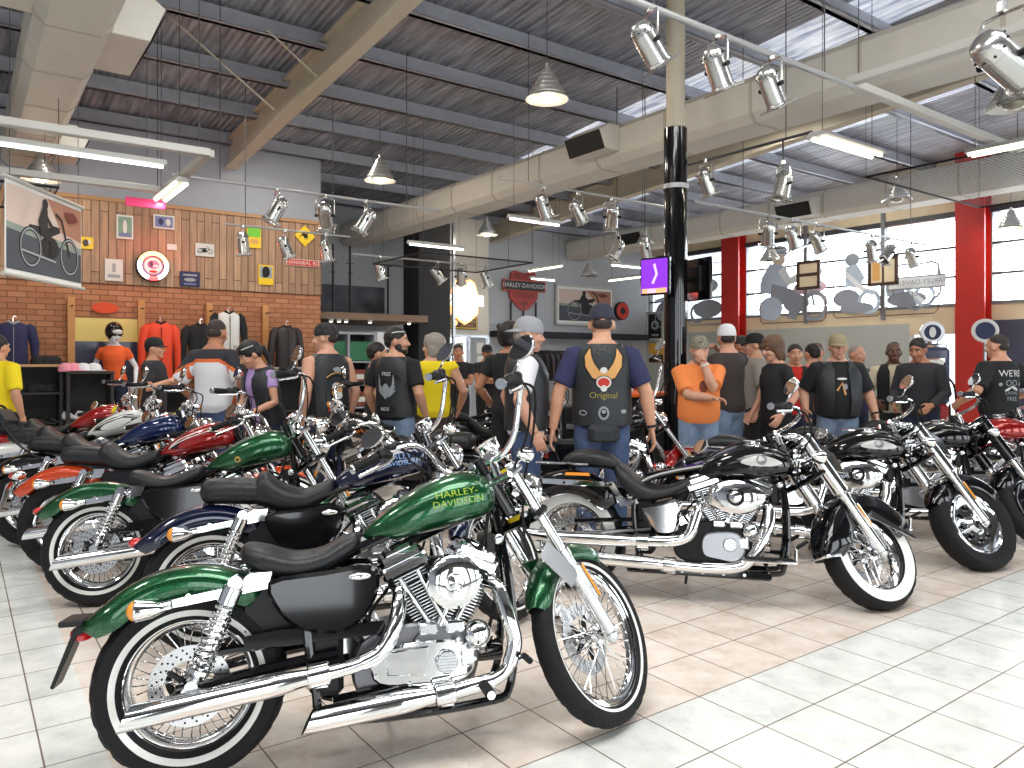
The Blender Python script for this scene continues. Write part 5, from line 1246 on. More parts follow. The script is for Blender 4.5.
person(1.50, 9.6, 200, 'pink-faced man with cropped hair seen past the eagle vest', H=1.66, skin_m=SK_L, top=c_red, legs=denim_d, hair=h_brown, hairtype='crop', voxel=.011)
person(1.14, 9.8, 100, 'balding man in a black shirt just right of the eagle vest', H=1.68, skin_m=SK_L, top=c_black, legs=c_black, hair=h_grey, hairtype='bald', voxel=.010)
person(-2.12, 8.6, 200, 'person in a black jacket behind the bare-armed man', H=1.66, skin_m=SK_T, top=c_black, sleeve=1.5, legs=c_black, hair=h_black, voxel=.010)
# ================================================================ DUCTS, LAMPS, RAILS
def ceil_at(p):
    u, v = p.dot(AX), p.dot(BX)
    for u0, u1, z, v0 in ((.48, 1.16, 4.32, 2.6), (7.0, 7.75, 4.1, 1.5), (13.7, 14.45, 4.3, 1.0)):
        if u0 < u < u1 and v > v0 and p.z < z: return z
    return roof_z(v)-.1

duct_rim = mat('duct_seam', rgb(176,170,154), .6)
def duct(u0, u1, z0, z1, v0, v1, label):
    b = MB(); c = .09
    P = [(u0+c, z0), (u1-c, z0), (u1, z0+c), (u1, z1-c), (u1-c, z1), (u0+c, z1), (u0, z1-c), (u0, z0+c)]
    b.prism(P, v0, v1, duct_m)
    v = v0+1.2
    while v < v1-.3:
        k = 1.025; cu, cz = (u0+u1)/2, (z0+z1)/2
        b.prism([(cu+(x-cu)*k, cz+(z-cz)*k) for x, z in P], v-.02, v+.02, duct_rim); v += 1.25
    o = room(b.build('air_duct')); return tag(o, label, 'air duct')
def outlet(u, v, z, side, label, s=1.0):
    """boxy outlet boot on a duct with a black grille mouth"""
    e = room(empty('duct_outlet')); e.location = UV(u, v, z); tag(e, label, 'air outlet', 'duct outlets')
    b = MB(); w = .36*s; d = .34*s; h = .17*s
    prof = [(0, h), (side*d*.55, h), (side*d, h*.35), (side*d*.72, -h), (0, -h)]
    b.prism(prof, -w, w, duct_m, .01); b.build('boot', e)
    b = MB(); n = Vector((side*d, h*.35)); q = Vector((side*d*.72, -h)); off = side*.012
    b.prism([(n.x+off, n.y), (n.x+off*1.6, n.y), (q.x+off*1.6, q.y), (q.x+off, q.y)], -w*.96, w*.96, vent_m); b.build('grille', e)
    return e
duct(.52, 1.12, 4.32, 4.85, 2.6, 13.3, 'cream air duct overhead at the left, running towards the plank wall')
duct(7.05, 7.7, 4.1, 4.62, 1.5, 16.25, 'long cream air duct crossing the middle of the ceiling past the black column')
duct(13.75, 14.4, 4.3, 4.85, 1.0, 16.25, 'cream air duct running in front of the tall windows')
outlet(1.12, 8.4, 4.75, 1, 'air outlet on the left duct with a black grille facing right', 1.5)
outlet(.52, 7.2, 4.65, -1, 'black-mouthed air outlet at the top left corner', 1.3)
outlet(1.12, 12.3, 4.5, 1, 'air outlet at the far end of the left duct above the planks', 1.1)
outlet(7.05, 7.6, 4.4, -1, 'black air outlet on the middle duct, left of the black column', 1.0)
outlet(13.75, 16.0*.84, 4.55, -1, 'far black air outlet on the window-side duct behind the spotlights', 1.1)
outlet(13.75, 8.9, 4.52, -1, 'black air outlet on the window-side duct above the tall windows', 1.1)
def solve(px, v=None, u=None):
    s = (px-512)/F; a = s*AX.x+AX.y; b_ = s*BX.x+BX.y
    Y = v/b_ if v is not None else u/a
    return V(s*Y, Y, 0)
pipe_m = mat('grey_pipe', rgb(176,176,176), .4, .5); pipe_d = mat('dark_pipe', rgb(70,70,74), .5, .3); wire_m = mat('dark_wire', rgb(70,70,72), .5)
def uvof(p): return p.dot(AX), p.dot(BX)
def rail(name, p0, p1, r, m, label, catn='lighting rail', wires=True, grp='ceiling lighting rails'):
    e = empty(name, (0,0,0)); e.location = (p0+p1)/2; tag(e, label, catn, grp); c = (p0+p1)/2
    b = MB(); b.tube([p0-c, p1-c], r, m, 10); b.build('pipe', e)
    if wires:
        for t in (.15, .85):
            p = p0+(p1-p0)*t; b = MB(); zt = ceil_at(p); b.tube([p-c, V(p.x, p.y, zt)-c], .006, wire_m, 5); b.build('hanging_wire', e)
    return e
def railA(px0, px1, v, z): a = solve(px0, v=v); b_ = solve(px1, v=v); return V(a.x, a.y, z), V(b_.x, b_.y, z)
def railB(px0, px1, u, z): a = solve(px0, u=u); b_ = solve(px1, u=u); return V(a.x, a.y, z), V(b_.x, b_.y, z)
rail('lighting_rail', *railA(606, 853, 3.46, 3.76), .024, pipe_m, 'thick pale pipe near the top carrying the three largest spotlights')
rail('lighting_rail', *railA(695, 938, 6.2, 3.42), .018, pipe_m, 'pale pipe in front of the windows carrying six spotlights')
rail('lighting_rail', *railA(172, 440, 8.9, 3.5), .018, pipe_m, 'pale pipe in front of the plank wall carrying three spotlights')
rail('lighting_rail', *railA(352, 532, 12.9, 3.42), .018, pipe_m, 'thin pale pipe at the back left above the dark column')
rail('lighting_rail', *railB(664, 812, 6.9, 3.75), .016, pipe_d, 'dark pipe running from the black column towards the light box')
rail('lighting_rail', *railA(500, 664, 7.65, 3.72), .016, pipe_m, 'pipe left of the black column carrying the middle cluster of spotlights')
rail('lighting_rail', *railA(225, 350, 10.6, 3.32), .014, pipe_m, 'low pipe close to the plank wall carrying three small spotlights')
rail('lighting_rail', *railA(0, 1024, 5.0, 4.15), .014, pipe_d, 'dark pipe crossing high behind the nearest spotlights') if False else None
can_m = mat('spotlight_shell', (.62, .62, .60), .22, .9); bulb_m = mat('dim_lamp_face', (.3, .28, .22), .2, .3)
def make_spot():
    e = empty('spotlight'); ax = V(0, 0, -1)
    b = MB(); b.lathe([(.0005, .145), (.03, .143), (.055, .128), (.070, .10), (.074, .06), (.070, .055), (.072, .0), (.074, -.12), (.082, -.125), (.082, -.135), (.076, -.135), (.070, -.12), (.062, .02)], (0,0,0), (0,0,1), can_m, 28)
    for i in range(10):
        a = 2*PI*i/10; b.ell((.0735*math.cos(a), .0735*math.sin(a), .082), (.006, .006, .006), black_semi, 6, 4)
    b.build('can', e)
    b = MB(); b.lathe([(.0005, -.03), (.06, -.03), (.068, -.09)], (0,0,0), (0,0,1), bulb_m, 24); b.build('lamp_face', e)
    b = MB(); b.box((0, 0, -.150), (.19, .19, .004), can_m)
    b = MB()
    for sx in (-1, 1): b.box((sx*.088, 0, -.145), (.012, .19, .012), can_m); b.box((0, sx*.088, -.145), (.19, .012, .012), can_m); b.box((sx*.078, 0, -.135), (.012, .02, .03), can_m)
    b.build('gel_frame', e)
    return e
def make_yoke():
    return None
SPOT = None
def spot(px, base, aim, tilt, label, drop=.20, s=1.0, grp='chrome can spotlights on the rails'):
    """base: point on the rail the clamp sits on"""
    global SPOT
    e = empty('spotlight', base); tag(e, label, 'spotlight', grp); e.rotation_euler = (0, 0, math.radians(aim))
    R = Matrix.Translation((0, 0, -drop)) @ Matrix.Rotation(math.radians(tilt), 4, 'Y')
    if SPOT is None:
        SPOT = {}
        t = make_spot()
        for c in list(bpy.data.objects):
            if c.parent == t: SPOT[c.name] = c.data; bpy.data.objects.remove(c)
        bpy.data.objects.remove(t)
        b = MB(); yk = [(0, -.098, -.20), (0, -.098, -.05), (0, -.085, -.02), (0, 0, -.015), (0, .085, -.02), (0, .098, -.05), (0, .098, -.20)]
        b.tube(yk, .008, can_m, 6, flat=1.0); b.cyl((0, -.108, -.20), (0, -.075, -.20), .016, black_semi, 10); b.cyl((0, .075, -.20), (0, .108, -.20), .016, black_semi, 10)
        b.cyl((0, 0, -.02), (0, 0, .0), .012, black_semi, 8); b.box((0, 0, .012), (.04, .035, .05), can_m, .008); t = b.build('yoke'); SPOT['yoke'] = t.data; bpy.data.objects.remove(t)
    for k, d in SPOT.items():
        o = bpy.data.objects.new(k.split('.')[0], d); COL.objects.link(o); o.parent = e
        if k.split('.')[0] != 'yoke': o.matrix_local = R
    e.scale = (s, s, s); return e
ordn = {0: 'leftmost', 1: 'middle', 2: 'rightmost'}
for i, (px, a, t) in enumerate(((641, 200, 35), (709, 205, 25), (763, 205, 28))):
    p = solve(px+8, v=3.46); spot(px, V(p.x, p.y, 3.73), a, t, ordn[i]+' of the three large spotlights on the thick pipe near the top', s=1.08)
for i, (px, a, t) in enumerate(((768, 260, 25), (793, 220, 25), (817, 215, 35), (872, 220, 15), (888, 20, 40), (912, 210, 30))):
    p = solve(px, v=6.2); spot(px, V(p.x, p.y, 3.40), a, t, ordn[i % 3]+(' of the left trio' if i < 3 else ' of the right trio')+' of spotlights on the pipe before the windows', s=1.15)
for i, (px, a, t) in enumerate(((277, 30, 28), (325, 270, 35), (366, 20, 30))):
    p = solve(px, v=8.9); spot(px, V(p.x, p.y, 3.48), a, t, ordn[i]+' of the three spotlights on the pipe before the plank wall', s=1.15)
for i, (px, a, t) in enumerate(((243, 200, 5), (285, 200, 22), (326, 190, 8))):
    p = solve(px, v=10.6); spot(px, V(p.x, p.y, 3.30), a, t, ordn[i]+' of the three small low spotlights close to the plank wall', s=1.1)
for i, (px, a, t) in enumerate(((544, 200, 22), (578, 205, 30), (612, 270, 40))):
    p = solve(px, v=7.65); spot(px, V(p.x, p.y, 3.68), a, t, ordn[i]+' of the three upper spotlights left of the black column', s=1.15)
for i, (px, z, a, t) in enumerate(((617, 3.36, 20, 30), (645, 3.42, 190, 15))):
    p = solve(px, v=8.3); e = spot(px, V(p.x, p.y, z), a, t, ('left' if i == 0 else 'right')+' one of the two lower spotlights just left of the black column', s=1.1)
    b = MB(); b.tube([(0, 0, .03), (0, 0, (roof_z(8.3)-z-.1)/1.1)], .008, wire_m, 6); b.build('drop_rod', e)
for i, (px, a, t) in enumerate(((380, 200, 15), (437, 200, 40), (461, 270, 30), (486, 200, 20))):
    p = solve(px, v=12.9); spot(px, V(p.x, p.y, 3.40), a, t, ('first', 'second', 'third', 'fourth')[i]+' spotlight from the left on the thin pipe at the back', s=1.2)
for px, z, v_, a, t, lb in ((706, 3.73, None, 210, 25, 'spotlight just right of the black column under the dark pipe'), (783, 3.5, None, 20, 15, 'spotlight on a drop rod between the black column and the light box')):
    p = solve(px, u=6.9); e = spot(px, V(p.x, p.y, z), a, t, lb, s=1.1)
    if z < 3.7: b = MB(); b.tube([(0, 0, .03), (0, 0, .24)], .01, wire_m, 6); b.build('drop_rod', e)
big = spot(1010, atp(1003, 10, 4.6), 200, 65, 'large silver spotlight cut off at the top right corner', s=1.5)
# pendants
pend_m = mat('ribbed_aluminium_shade', (.68, .67, .64), .28, .85); pend_in = mat('lit_bulb', (1, .9, .7), .5, emit=(1, .86, .6), es=5)
def pendant(px, py, Y, label, lit=1, s=1.0):
    p = atp(px, py, Y); e = empty('pendant_lamp', p); tag(e, label, 'pendant lamp', 'ribbed cone pendant lamps'); e.scale = (s, s, s)
    b = MB(); prof = [(.03, .20), (.045, .19)]; r, z = .05, .17
    for i in range(5):
        prof += [(r, z), (r+.022, z-.012), (r+.028, z-.045), (r+.020, z-.052)]; r += .032; z -= .058
    prof += [(r+.03, z-.03), (r+.034, z-.04), (r+.02, z-.03), (r-.03, z+.01), (.04, .12)]
    b.lathe(prof, (0,0,.05), (0,0,1), pend_m, 40); b.cyl((0,0,.24), (0,0,.30), .022, pend_m, 14); b.build('shade', e)
    b = MB(); b.ell((0, 0, -.085), (.10, .10, .055), pend_in if lit else bulb_m, 16, 10); b.build('bulb', e)
    b = MB(); b.tube([(0,0,.28), (0,0,(ceil_at(p)-p.z)/s)], .005, wire_m, 5); b.build('cord', e)
    if lit:
        l = bpy.data.lights.new('pendant_light', 'POINT'); l.energy = 25; l.color = (1, .86, .66); l.shadow_soft_size = .08; o = bpy.data.objects.new('pendant_light', l); COL.objects.link(o); o.location = p+V(0, 0, -.18*s)
PD = [(547, 90, 8.6, 'brightest pendant lamp, hanging highest near the middle of the ceiling', 1, 1), (380, 174, 12, 'lit pendant lamp in front of the grey upper wall', 1, 1), (41, 172, 10.5, 'lit pendant lamp above the hanging banner at the left', 1, 1),
      (487, 230, 17, 'lit pendant lamp at the back above the mesh panel', 1, 1), (897, 194, 13, 'unlit pendant lamp in front of the window-side duct', 0, 1), (1011, 223, 14.5, 'lit pendant lamp at the right edge over the window', 1, 1),
      (645, 241, 18, 'small unlit pendant lamp just left of the black column', 0, 1), (1014, 95, 7.5, 'large unlit pendant lamp cut off by the right edge', 0, 1.05), (589, 272, 20, 'tiny far pendant lamp above the framed back banner', 0, 1), (770, 256, 16, 'small unlit pendant lamp before the window graphics', 0, .9)]
for p in PD: pendant(*p[:4], lit=p[4], s=p[5])
# fluorescent fittings
tray_m = mat('white_lamp_tray', rgb(176,176,172), .5); tube_w = mat('lit_tube_white', (1,1,1), .5, emit=(.95, .98, 1), es=3.2); tube_y = mat('lit_tube_warm', (1,.95,.8), .5, emit=(1, .93, .72), es=4.0)
def fluor(p, dirv, L, warm, label, wires=True, w=.10):
    e = empty('fluorescent_lamp', p, (0, 0, math.atan2(dirv.y, dirv.x))); tag(e, label, 'fluorescent lamp', 'fluorescent lamps')
    b = MB(); b.prism([(-w*.5, 0), (-w*.25, .05), (w*.25, .05), (w*.5, 0)], -L/2, L/2, tray_m, 0, lambda x, y, z: V(y, x, z)); b.build('tray', e)
    b = MB(); 
    for s in ((-1, 1) if w > .15 else (0,)): b.tube([(-L/2+.03, s*.05, -.018), (L/2-.03, s*.05, -.018)], .018, tube_y if warm else tube_w, 10)
    b.build('tube', e)
    if wires:
        b = MB()
        for s in (-1, 1): b.tube([(s*L*.4, 0, .04), (s*L*.4, 0, ceil_at(p+dirv*s*L*.4)-p.z)], .004, wire_m, 4)
        b.build('hanging_wire', e)
    l = bpy.data.lights.new('tube_light', 'AREA'); l.shape = 'RECTANGLE'; l.size = L; l.size_y = .06; l.energy = 9; l.color = (1, .93, .78) if warm else (.95, .98, 1)
    o = bpy.data.objects.new('tube_light', l); COL.objects.link(o); o.location = p+V(0, 0, -.05); o.rotation_euler = (0, 0, math.atan2(dirv.y, dirv.x))
fluor(atp(848, 146, 7.7), AX, 1.15, 1, 'bright warm fluorescent lamp to the right of the black column', w=.24)
fluor(atp(64, 151, 7.0), AX, 1.75, 0, 'long white fluorescent lamp at the far left above the pendant')
fluor(atp(170, 191, 8.3), BX, 1.1, 1, 'warm fluorescent lamp at the corner of the white frame, above the planks', w=.16)
fluor(atp(437, 246, 13.4), AX, 1.15, 0, 'white fluorescent lamp at the back above the yellow vest')
fluor(atp(535, 221, 11.6), AX, 1.0, 0, 'white fluorescent lamp below the middle duct')
fluor(atp(545, 268, 16.6), BX, 1.2, 1, 'warm fluorescent lamp above the bar and shield sign')
fluor(atp(543, 279, 18), AX, .75, 0, 'short white fluorescent lamp right next to the bar and shield sign')
fluor(atp(628, 266, 16.2), AX, 1.0, 0, 'white fluorescent lamp left of the purple screen, upper one')
fluor(atp(627, 278, 18), BX, 1.3, 1, 'warm fluorescent lamp left of the purple screen, lower one')
fluor(atp(1008, 146, 8.0), BX, .8, 1, 'warm fluorescent lamp at the right edge above the windows', w=.16)
# suspended frames and mesh panels
frame_w = mat('white_painted_frame', rgb(186,184,178), .45)
def hframe(u0, u1, v0, v1, z, m, label, w=.09, h=.07):
    e = room(empty('suspended_frame')); c = UV((u0+u1)/2, (v0+v1)/2, z); e.location = c; tag(e, label, 'lighting frame')
    a, d = (u1-u0)/2, (v1-v0)/2
    for x0, x1, y0, y1 in ((-a, a, -d-w/2, -d+w/2), (-a, a, d-w/2, d+w/2), (-a-w/2, -a+w/2, -d, d), (a-w/2, a+w/2, -d, d)):
        b = MB(); b.box(((x0+x1)/2, (y0+y1)/2, 0), (x1-x0, y1-y0, h), m, .006); b.build('beam_section', e)
    b = MB()
    for sx in (-1, 1):
        for sy in (-1, 1): b.tube([(sx*a*.95, sy*d*.95, .03), (sx*a*.95, sy*d*.95, roof_z((v0+v1)/2)-z)], .005, wire_m, 4)
    b.build('hanging_wire', e)
    return e
hframe(-1.4, 1.95, 7.55, 9.5, 3.44, frame_w, 'white square light frame hanging at the far left')
hframe(6.15, 9.6, 1.6, 3.55, 3.84, frame_w, 'pale square light frame hanging at the top right')
mesh_m = bpy.data.materials.new('black_wire_mesh'); mesh_m.use_nodes = True; nt = mesh_m.node_tree; bs = nt.nodes['Principled BSDF']; bs.inputs['Base Color'].default_value = (.012, .012, .012, 1)
tc = N(nt, 'ShaderNodeTexCoord'); vals = []
for ax in 'XY':
    s_ = N(nt, 'ShaderNodeSeparateXYZ'); nt.links.new(tc.outputs['Object'], s_.inputs[0]); m1 = N(nt, 'ShaderNodeMath', operation='PINGPONG'); nt.links.new(s_.outputs[ax], m1.inputs[0]); m1.inputs[1].default_value = .028
    m2 = N(nt, 'ShaderNodeMath', operation='LESS_THAN'); nt.links.new(m1.outputs[0], m2.inputs[0]); m2.inputs[1].default_value = .005; vals.append(m2)
mx = N(nt, 'ShaderNodeMath', operation='MAXIMUM'); nt.links.new(vals[0].outputs[0], mx.inputs[0]); nt.links.new(vals[1].outputs[0], mx.inputs[1]); nt.links.new(mx.outputs[0], bs.inputs['Alpha'])
def meshpanel(u0, u1, v0, v1, z, label):
    e = room(empty('mesh_panel')); e.location = UV((u0+u1)/2, (v0+v1)/2, z); tag(e, label, 'mesh panel', 'suspended wire mesh panels'); a, d = (u1-u0)/2, (v1-v0)/2
    b = MB(); b.add([(-a, -d, 0), (a, -d, 0), (a, d, 0), (-a, d, 0)], [(0,1,2,3)], mesh_m); b.build('mesh_sheet', e, fix=False)
    b = MB(); b.tube([(-a, -d, 0), (a, -d, 0), (a, d, 0), (-a, d, 0)], .014, black_semi, 6, closed=True); b.build('edge_bar', e)
    b = MB()
    for sx in (-1, 1):
        for sy in (-1, 1): b.tube([(sx*a, sy*d, 0), (sx*a, sy*d, roof_z((v0+v1)/2)-z-.05)], .004, wire_m, 4)
    b.build('hanging_wire', e)
meshpanel(-1.8, .9, 9.6, 11.2, 3.35, 'black wire mesh panel hanging above the left banner')
meshpanel(9.8, 13.2, 3.2, 5.4, 3.92, 'black wire mesh panel hanging at the top right over the windows')
meshpanel(6.0, 8.2, 10.6, 12.4, 3.2, 'wire mesh panel hanging at the back centre under the middle duct')
# thin diagonal brace rods under the roof
for a_, b_, lab in (((505/3.01, 45/3.01), (825/3.01, 330/3.01), 'long thin brace rod reaching the putty-coloured beam'), ((805/3.01, 90/3.01), (955/3.01, 232/3.01), 'short thin brace rod on the putty-coloured beam')):
    b = MB(); P0 = atp(a_[0], a_[1], 9.0); P1 = atp(b_[0], b_[1], 9.6); b.tube([P0, P1], .012, beam_m, 6); tag(b.build('brace_rod'), lab, 'brace rod', 'roof brace rods')
# ================================================================ COLUMN, BAR, SIGNS, SHOP FITTINGS
# black wrapped column
cp = at(675.5, 8.25)
e = empty('steel_column', (cp.x, cp.y, 0)); tag(e, 'round black column with a cream upper part, standing from floor to roof', 'column')
b = MB(); b.cyl((0,0,0), (0,0,3.98), .125, black_gloss, 40, .004); b.build('black_sleeve', e)
b = MB(); b.cyl((0,0,3.98), (0,0,roof_z(uvof(cp)[1])-.05), .10, beam_m, 32); b.build('upper_post', e)
b = MB(); b.lathe([(.13, 0), (.14, 0), (.14, .05), (.13, .05)], (0,0,3.32), (0,0,1), pipe_m, 32); b.build('band', e)
def screen(p, rot, w, h, shapes, label, lit=True):
    e = empty('television', p, (0, 0, math.radians(rot))); tag(e, label, 'television', 'televisions on the black column')
    b = MB(); b.box((0, .03, 0), (w, .05, h), black_gloss, .012); b.box((0, .075, 0), (w*.6, .05, h*.6), black_semi, .01); b.build('housing', e)
    b = MB(); b.tube([(0, .09, 0), (0, .20, 0)], .03, black_semi, 8); b.build('bracket', e)
    if lit:
        b = MB()
        for i, (pts, fs, m) in enumerate(shapes): b.add([V(x, .004-.0008*i, z) for x, z in pts], fs, m)
        b.build('screen', e, fix=False)
    return e
scr = mat('purple_screen_image', (.2, .03, .5), .3, emit=rgb(120, 40, 200), es=1.1); scr2 = mat('screen_highlight', (.6,.5,.9), .3, emit=rgb(200, 170, 240), es=1.1); scr3 = mat('screen_ticker', (.8,.5,.3), .3, emit=rgb(230, 150, 90), es=1.0)
rect = lambda x0, x1, z0, z1, m: ([(x0, z0), (x1, z0), (x1, z1), (x0, z1)], [(0,1,2,3)], m)
screen(atp(654, 276, 8.05), -42+0, .36, .40, [rect(-.16, .16, -.18, .18, scr), sh_strip([(-.02, -.08), (.03, .02), (.0, .13)], .03, scr2), rect(-.15, .15, -.18, -.13, scr3), rect(-.08, .02, -.175, -.14, scr2)], 'television showing a purple picture, on the left of the black column')
screen(atp(698, 280, 8.35), 115, .52, .46, [], 'television seen from behind on the right of the black column', lit=False)
# bar counter
org = mat('orange_laminate', rgb(240, 110, 44), .4)
e = empty('bar_counter', (cp.x-.22, cp.y+.15, 0), (0, 0, ANG)); tag(e, 'black bar counter with an orange top beside the black column', 'counter')
b = MB(); b.box((0, .3, .53), (.62, .5, 1.06), mat('bar_black_panel', rgb(18,18,20), .5), .01); b.build('counter_body', e)
b = MB(); b.box((0, .3, 1.09), (.80, .66, .045), org, .01); b.build('counter_top', e)
q = UV(*[a for a in uvof(V(cp.x-.22, cp.y+.15, 0))])+BX*.25-AX*.12
b = MB(); b.cyl((0,0,0), (0,0,.2), .055, p_white, 20, .006); b.cyl((0,0,.2), (0,0,.201), .02, p_black, 12); tag(b.build('paper_roll', loc=(q.x, q.y, 1.113)), 'white paper roll standing on the orange bar top', 'paper roll')
# ---- flat things on walls
def panel(name, p, rot, w, h, th, m, shapes, label, cat_, frame=None, fw_=.03, group=None, part='print'):
    e = empty(name, p, (0, 0, rot)); tag(e, label, cat_, group)
    b = MB(); b.box((0, th/2, 0), (w, th, h), m, min(.004, th*.3)); b.build('board', e)
    if frame:
        b = MB()
        for sx in (-1, 1): b.box((sx*(w/2), 0, 0), (fw_, th+.03, h+fw_), frame, .004); b.box((0, 0, sx*(h/2)), (w+fw_, th+.03, fw_), frame, .004)
        b.build('frame', e)
    if shapes:
        b = MB()
        for i, (pts, fs, mm) in enumerate(shapes): b.add([V(x, -.002-.0007*i, z) for x, z in pts], fs, mm)
        b.build(part, e, fix=False)
    return e
def onwall(px, py, v, off=.05):
    p = solve(px, v=v-off); return V(p.x, p.y, CH+(HZ-py)/F*p.y)
def wsize(px, py0, w, h, v): # pixel size -> metres on an a-parallel wall
    p = solve(px, v=v); q = solve(px+w, v=v); return (q-p).length, h/F*p.y
VP = VBR-.03
def wallsign(px, py, w, h, m, shapes_fn, label, cat_='sign', frame=None, v=VP, th=.02, name='sign', fwid=.03, group=None):
    ww, hh = wsize(px-w/2, py, w, h, v); return panel(name, onwall(px, py, v, th+.01), ANG, ww, hh, th, m, shapes_fn(ww, hh) if shapes_fn else None, label, cat_, frame, fwid, group)
brn = mat('framed_brown', rgb(70,48,38), .5); paper = mat('pale_paper', rgb(205,205,198), .7); sgreen = mat('sage_print', rgb(120,150,130), .7); steelb = mat('steel_blue_print', rgb(110,120,160), .7); yel = mat('yellow_sign', rgb(236,196,30), .5); grn = mat('green_print', rgb(110,190,50), .6); navy = mat('navy_print', rgb(36,44,80), .6); mag = mat('magenta_print', rgb(224,40,110), .5)
def bikeshape(cx, cz, s, m):
    return [sh_arc(cx-.42*s, cz, .2*s, 0, 360, .05*s, m, 18), sh_arc(cx+.42*s, cz, .2*s, 0, 360, .05*s, m, 18), sh_strip([(cx-.45*s, cz+.22*s), (cx-.1*s, cz+.2*s), (cx+.2*s, cz+.28*s)], [.05*s, .12*s, .06*s], m), sh_ell(cx-.02*s, cz+.05*s, .2*s, .13*s, m, 12), sh_strip([(cx+.42*s, cz), (cx+.24*s, cz+.40*s), (cx+.1*s, cz+.45*s)], .04*s, m), sh_strip([(cx-.6*s, cz-.05*s), (cx+.1*s, cz-.1*s)], .05*s, m)]
G = 'small plates and posters on the planks'
wallsign(125, 227, 17, 24, paper, lambda w, h: [rect(-w*.4, w*.4, -h*.42, h*.42, sgreen), sh_ell(0, 0, w*.12, h*.3, paper), rect(-w*.35, w*.35, -h*.4, -h*.25, steelb)], 'sage green framed poster, highest at the left of the planks', 'poster', group=G)
wallsign(164, 222, 21, 14, paper, lambda w, h: [rect(-w*.42, w*.42, -h*.38, h*.38, steelb), sh_ell(-w*.15, 0, w*.12, h*.25, navy), sh_ell(w*.2, 0, w*.12, h*.25, paper)], 'blue framed print above the glowing round sign', 'poster', group=G)
wallsign(87, 243, 13, 12, yel, lambda w, h: [sh_ell(-w*.1, 0, w*.25, h*.3, brn), sh_ell(w*.2, h*.1, w*.12, h*.2, paper)], 'small yellow metal plate beside the banner', group=G)
wallsign(114, 270, 18, 22, paper, lambda w, h: [rect(-w*.1, w*.1, -h*.1, h*.3, p_grey), rect(-w*.35, w*.35, -h*.35, -h*.2, p_grey)], 'white notice sheet left of the glowing round sign', 'poster', group=G)
wallsign(172, 247, 10, 6, paper, None, 'tiny blank white card on the planks', 'poster', group=G)
wallsign(205, 250, 19, 13, paper, lambda w, h: bikeshape(0, -h*.1, w*.62, p_black), 'white plate with a black motorcycle silhouette', group=G)
wallsign(190, 279, 20, 15, navy, lambda w, h: [sh_ell(0, -h*.05, w*.3, h*.12, p_grey), rect(-w*.35, w*.35, h*.2, h*.32, p_grey), rect(-w*.3, w*.3, -h*.38, -h*.28, steelb)], 'dark blue plate with a white car shape, below the motorcycle plate', group=G)
wallsign(254, 237, 14, 22, yel, lambda w, h: [rect(-w*.45, w*.45, 0, h*.42, grn), rect(-w*.3, w*.3, -h*.3, -h*.1, p_gold)], 'yellow and green plate behind a spotlight', group=G)
wallsign(266, 275, 15, 20, yel, lambda w, h: [rect(-w*.42, w*.42, -h*.15, h*.42, p_grey), sh_ell(0, h*.15, w*.26, h*.28, p_black), sh_ell(-w*.05, -h*.02, w*.2, h*.12, p_black)], 'yellow plate with a dark rider figure, near the right end of the planks', group=G)
def roo(w, h):
    k = w*.5; return [([(0, k*.98), (k*.98, 0), (0, -k*.98), (-k*.98, 0)], [(0,1,2,3)], yel), sh_ell(0, k*.05, k*.32, k*.16, p_black, rot=-.5), sh_ell(k*.22, k*.25, k*.08, k*.16, p_black, rot=-.4), sh_strip([(-k*.2, k*.1), (-k*.45, -k*.05), (-k*.5, -k*.25)], [k*.12, k*.08, k*.03], p_black), sh_strip([(-k*.08, -k*.05), (k*.05, -k*.25), (k*.25, -k*.3)], [k*.16, k*.07, k*.04], p_black)]
ww, hh = wsize(295, 236, 21, 22, VP); e = panel('road_sign', onwall(305, 236, VP, .03), ANG, ww*.7, ww*.7, .012, yel, None, 'yellow diamond road sign with a black kangaroo', 'sign'); e.rotation_euler = (0, PI/4, ANG)
for c in kids(e): pass
b = MB(); e2 = roo(ww, hh)
rt = Matrix.Rotation(-PI/4, 3, 'Y')
for i, (pts, fs, mm) in enumerate(e2[1:]): b.add([rt @ V(x, -.003-.0008*i, z) for x, z in pts], fs, mm)
b.build('print', e, fix=False)
wallsign(303, 263, 33, 7, paper, lambda w, h: [rect(-w*.48, w*.48, -h*.42, h*.42, p_red), sh_text('HANNIBAL RD', 0, 0, h*.75, paper, 1)], 'long narrow red street name plate below the kangaroo sign', group=G)
wallsign(105, 308, 26, 11, mat('orange_oval_paint', rgb(216,74,30), .6), None, 'orange oval sign on the brickwork above the yellow window', v=VBR) if False else None
p = onwall(105, 308, VBR, .02); b = MB(); ww, hh = wsize(92, 308, 27, 11, VBR); b.lathe([(.0005, 0), (.5, 0), (.5, .03), (.0005, .03)], (0,0,0), (0,-1,0), mat('orange_oval_paint', rgb(216,74,30), .6), 36)
o = b.build('oval_sign', loc=p); o.scale = (ww, 1, hh); o.rotation_euler = (0, 0, ANG); tag(o, 'orange oval sign on the brickwork above the yellow-topped window', 'sign')
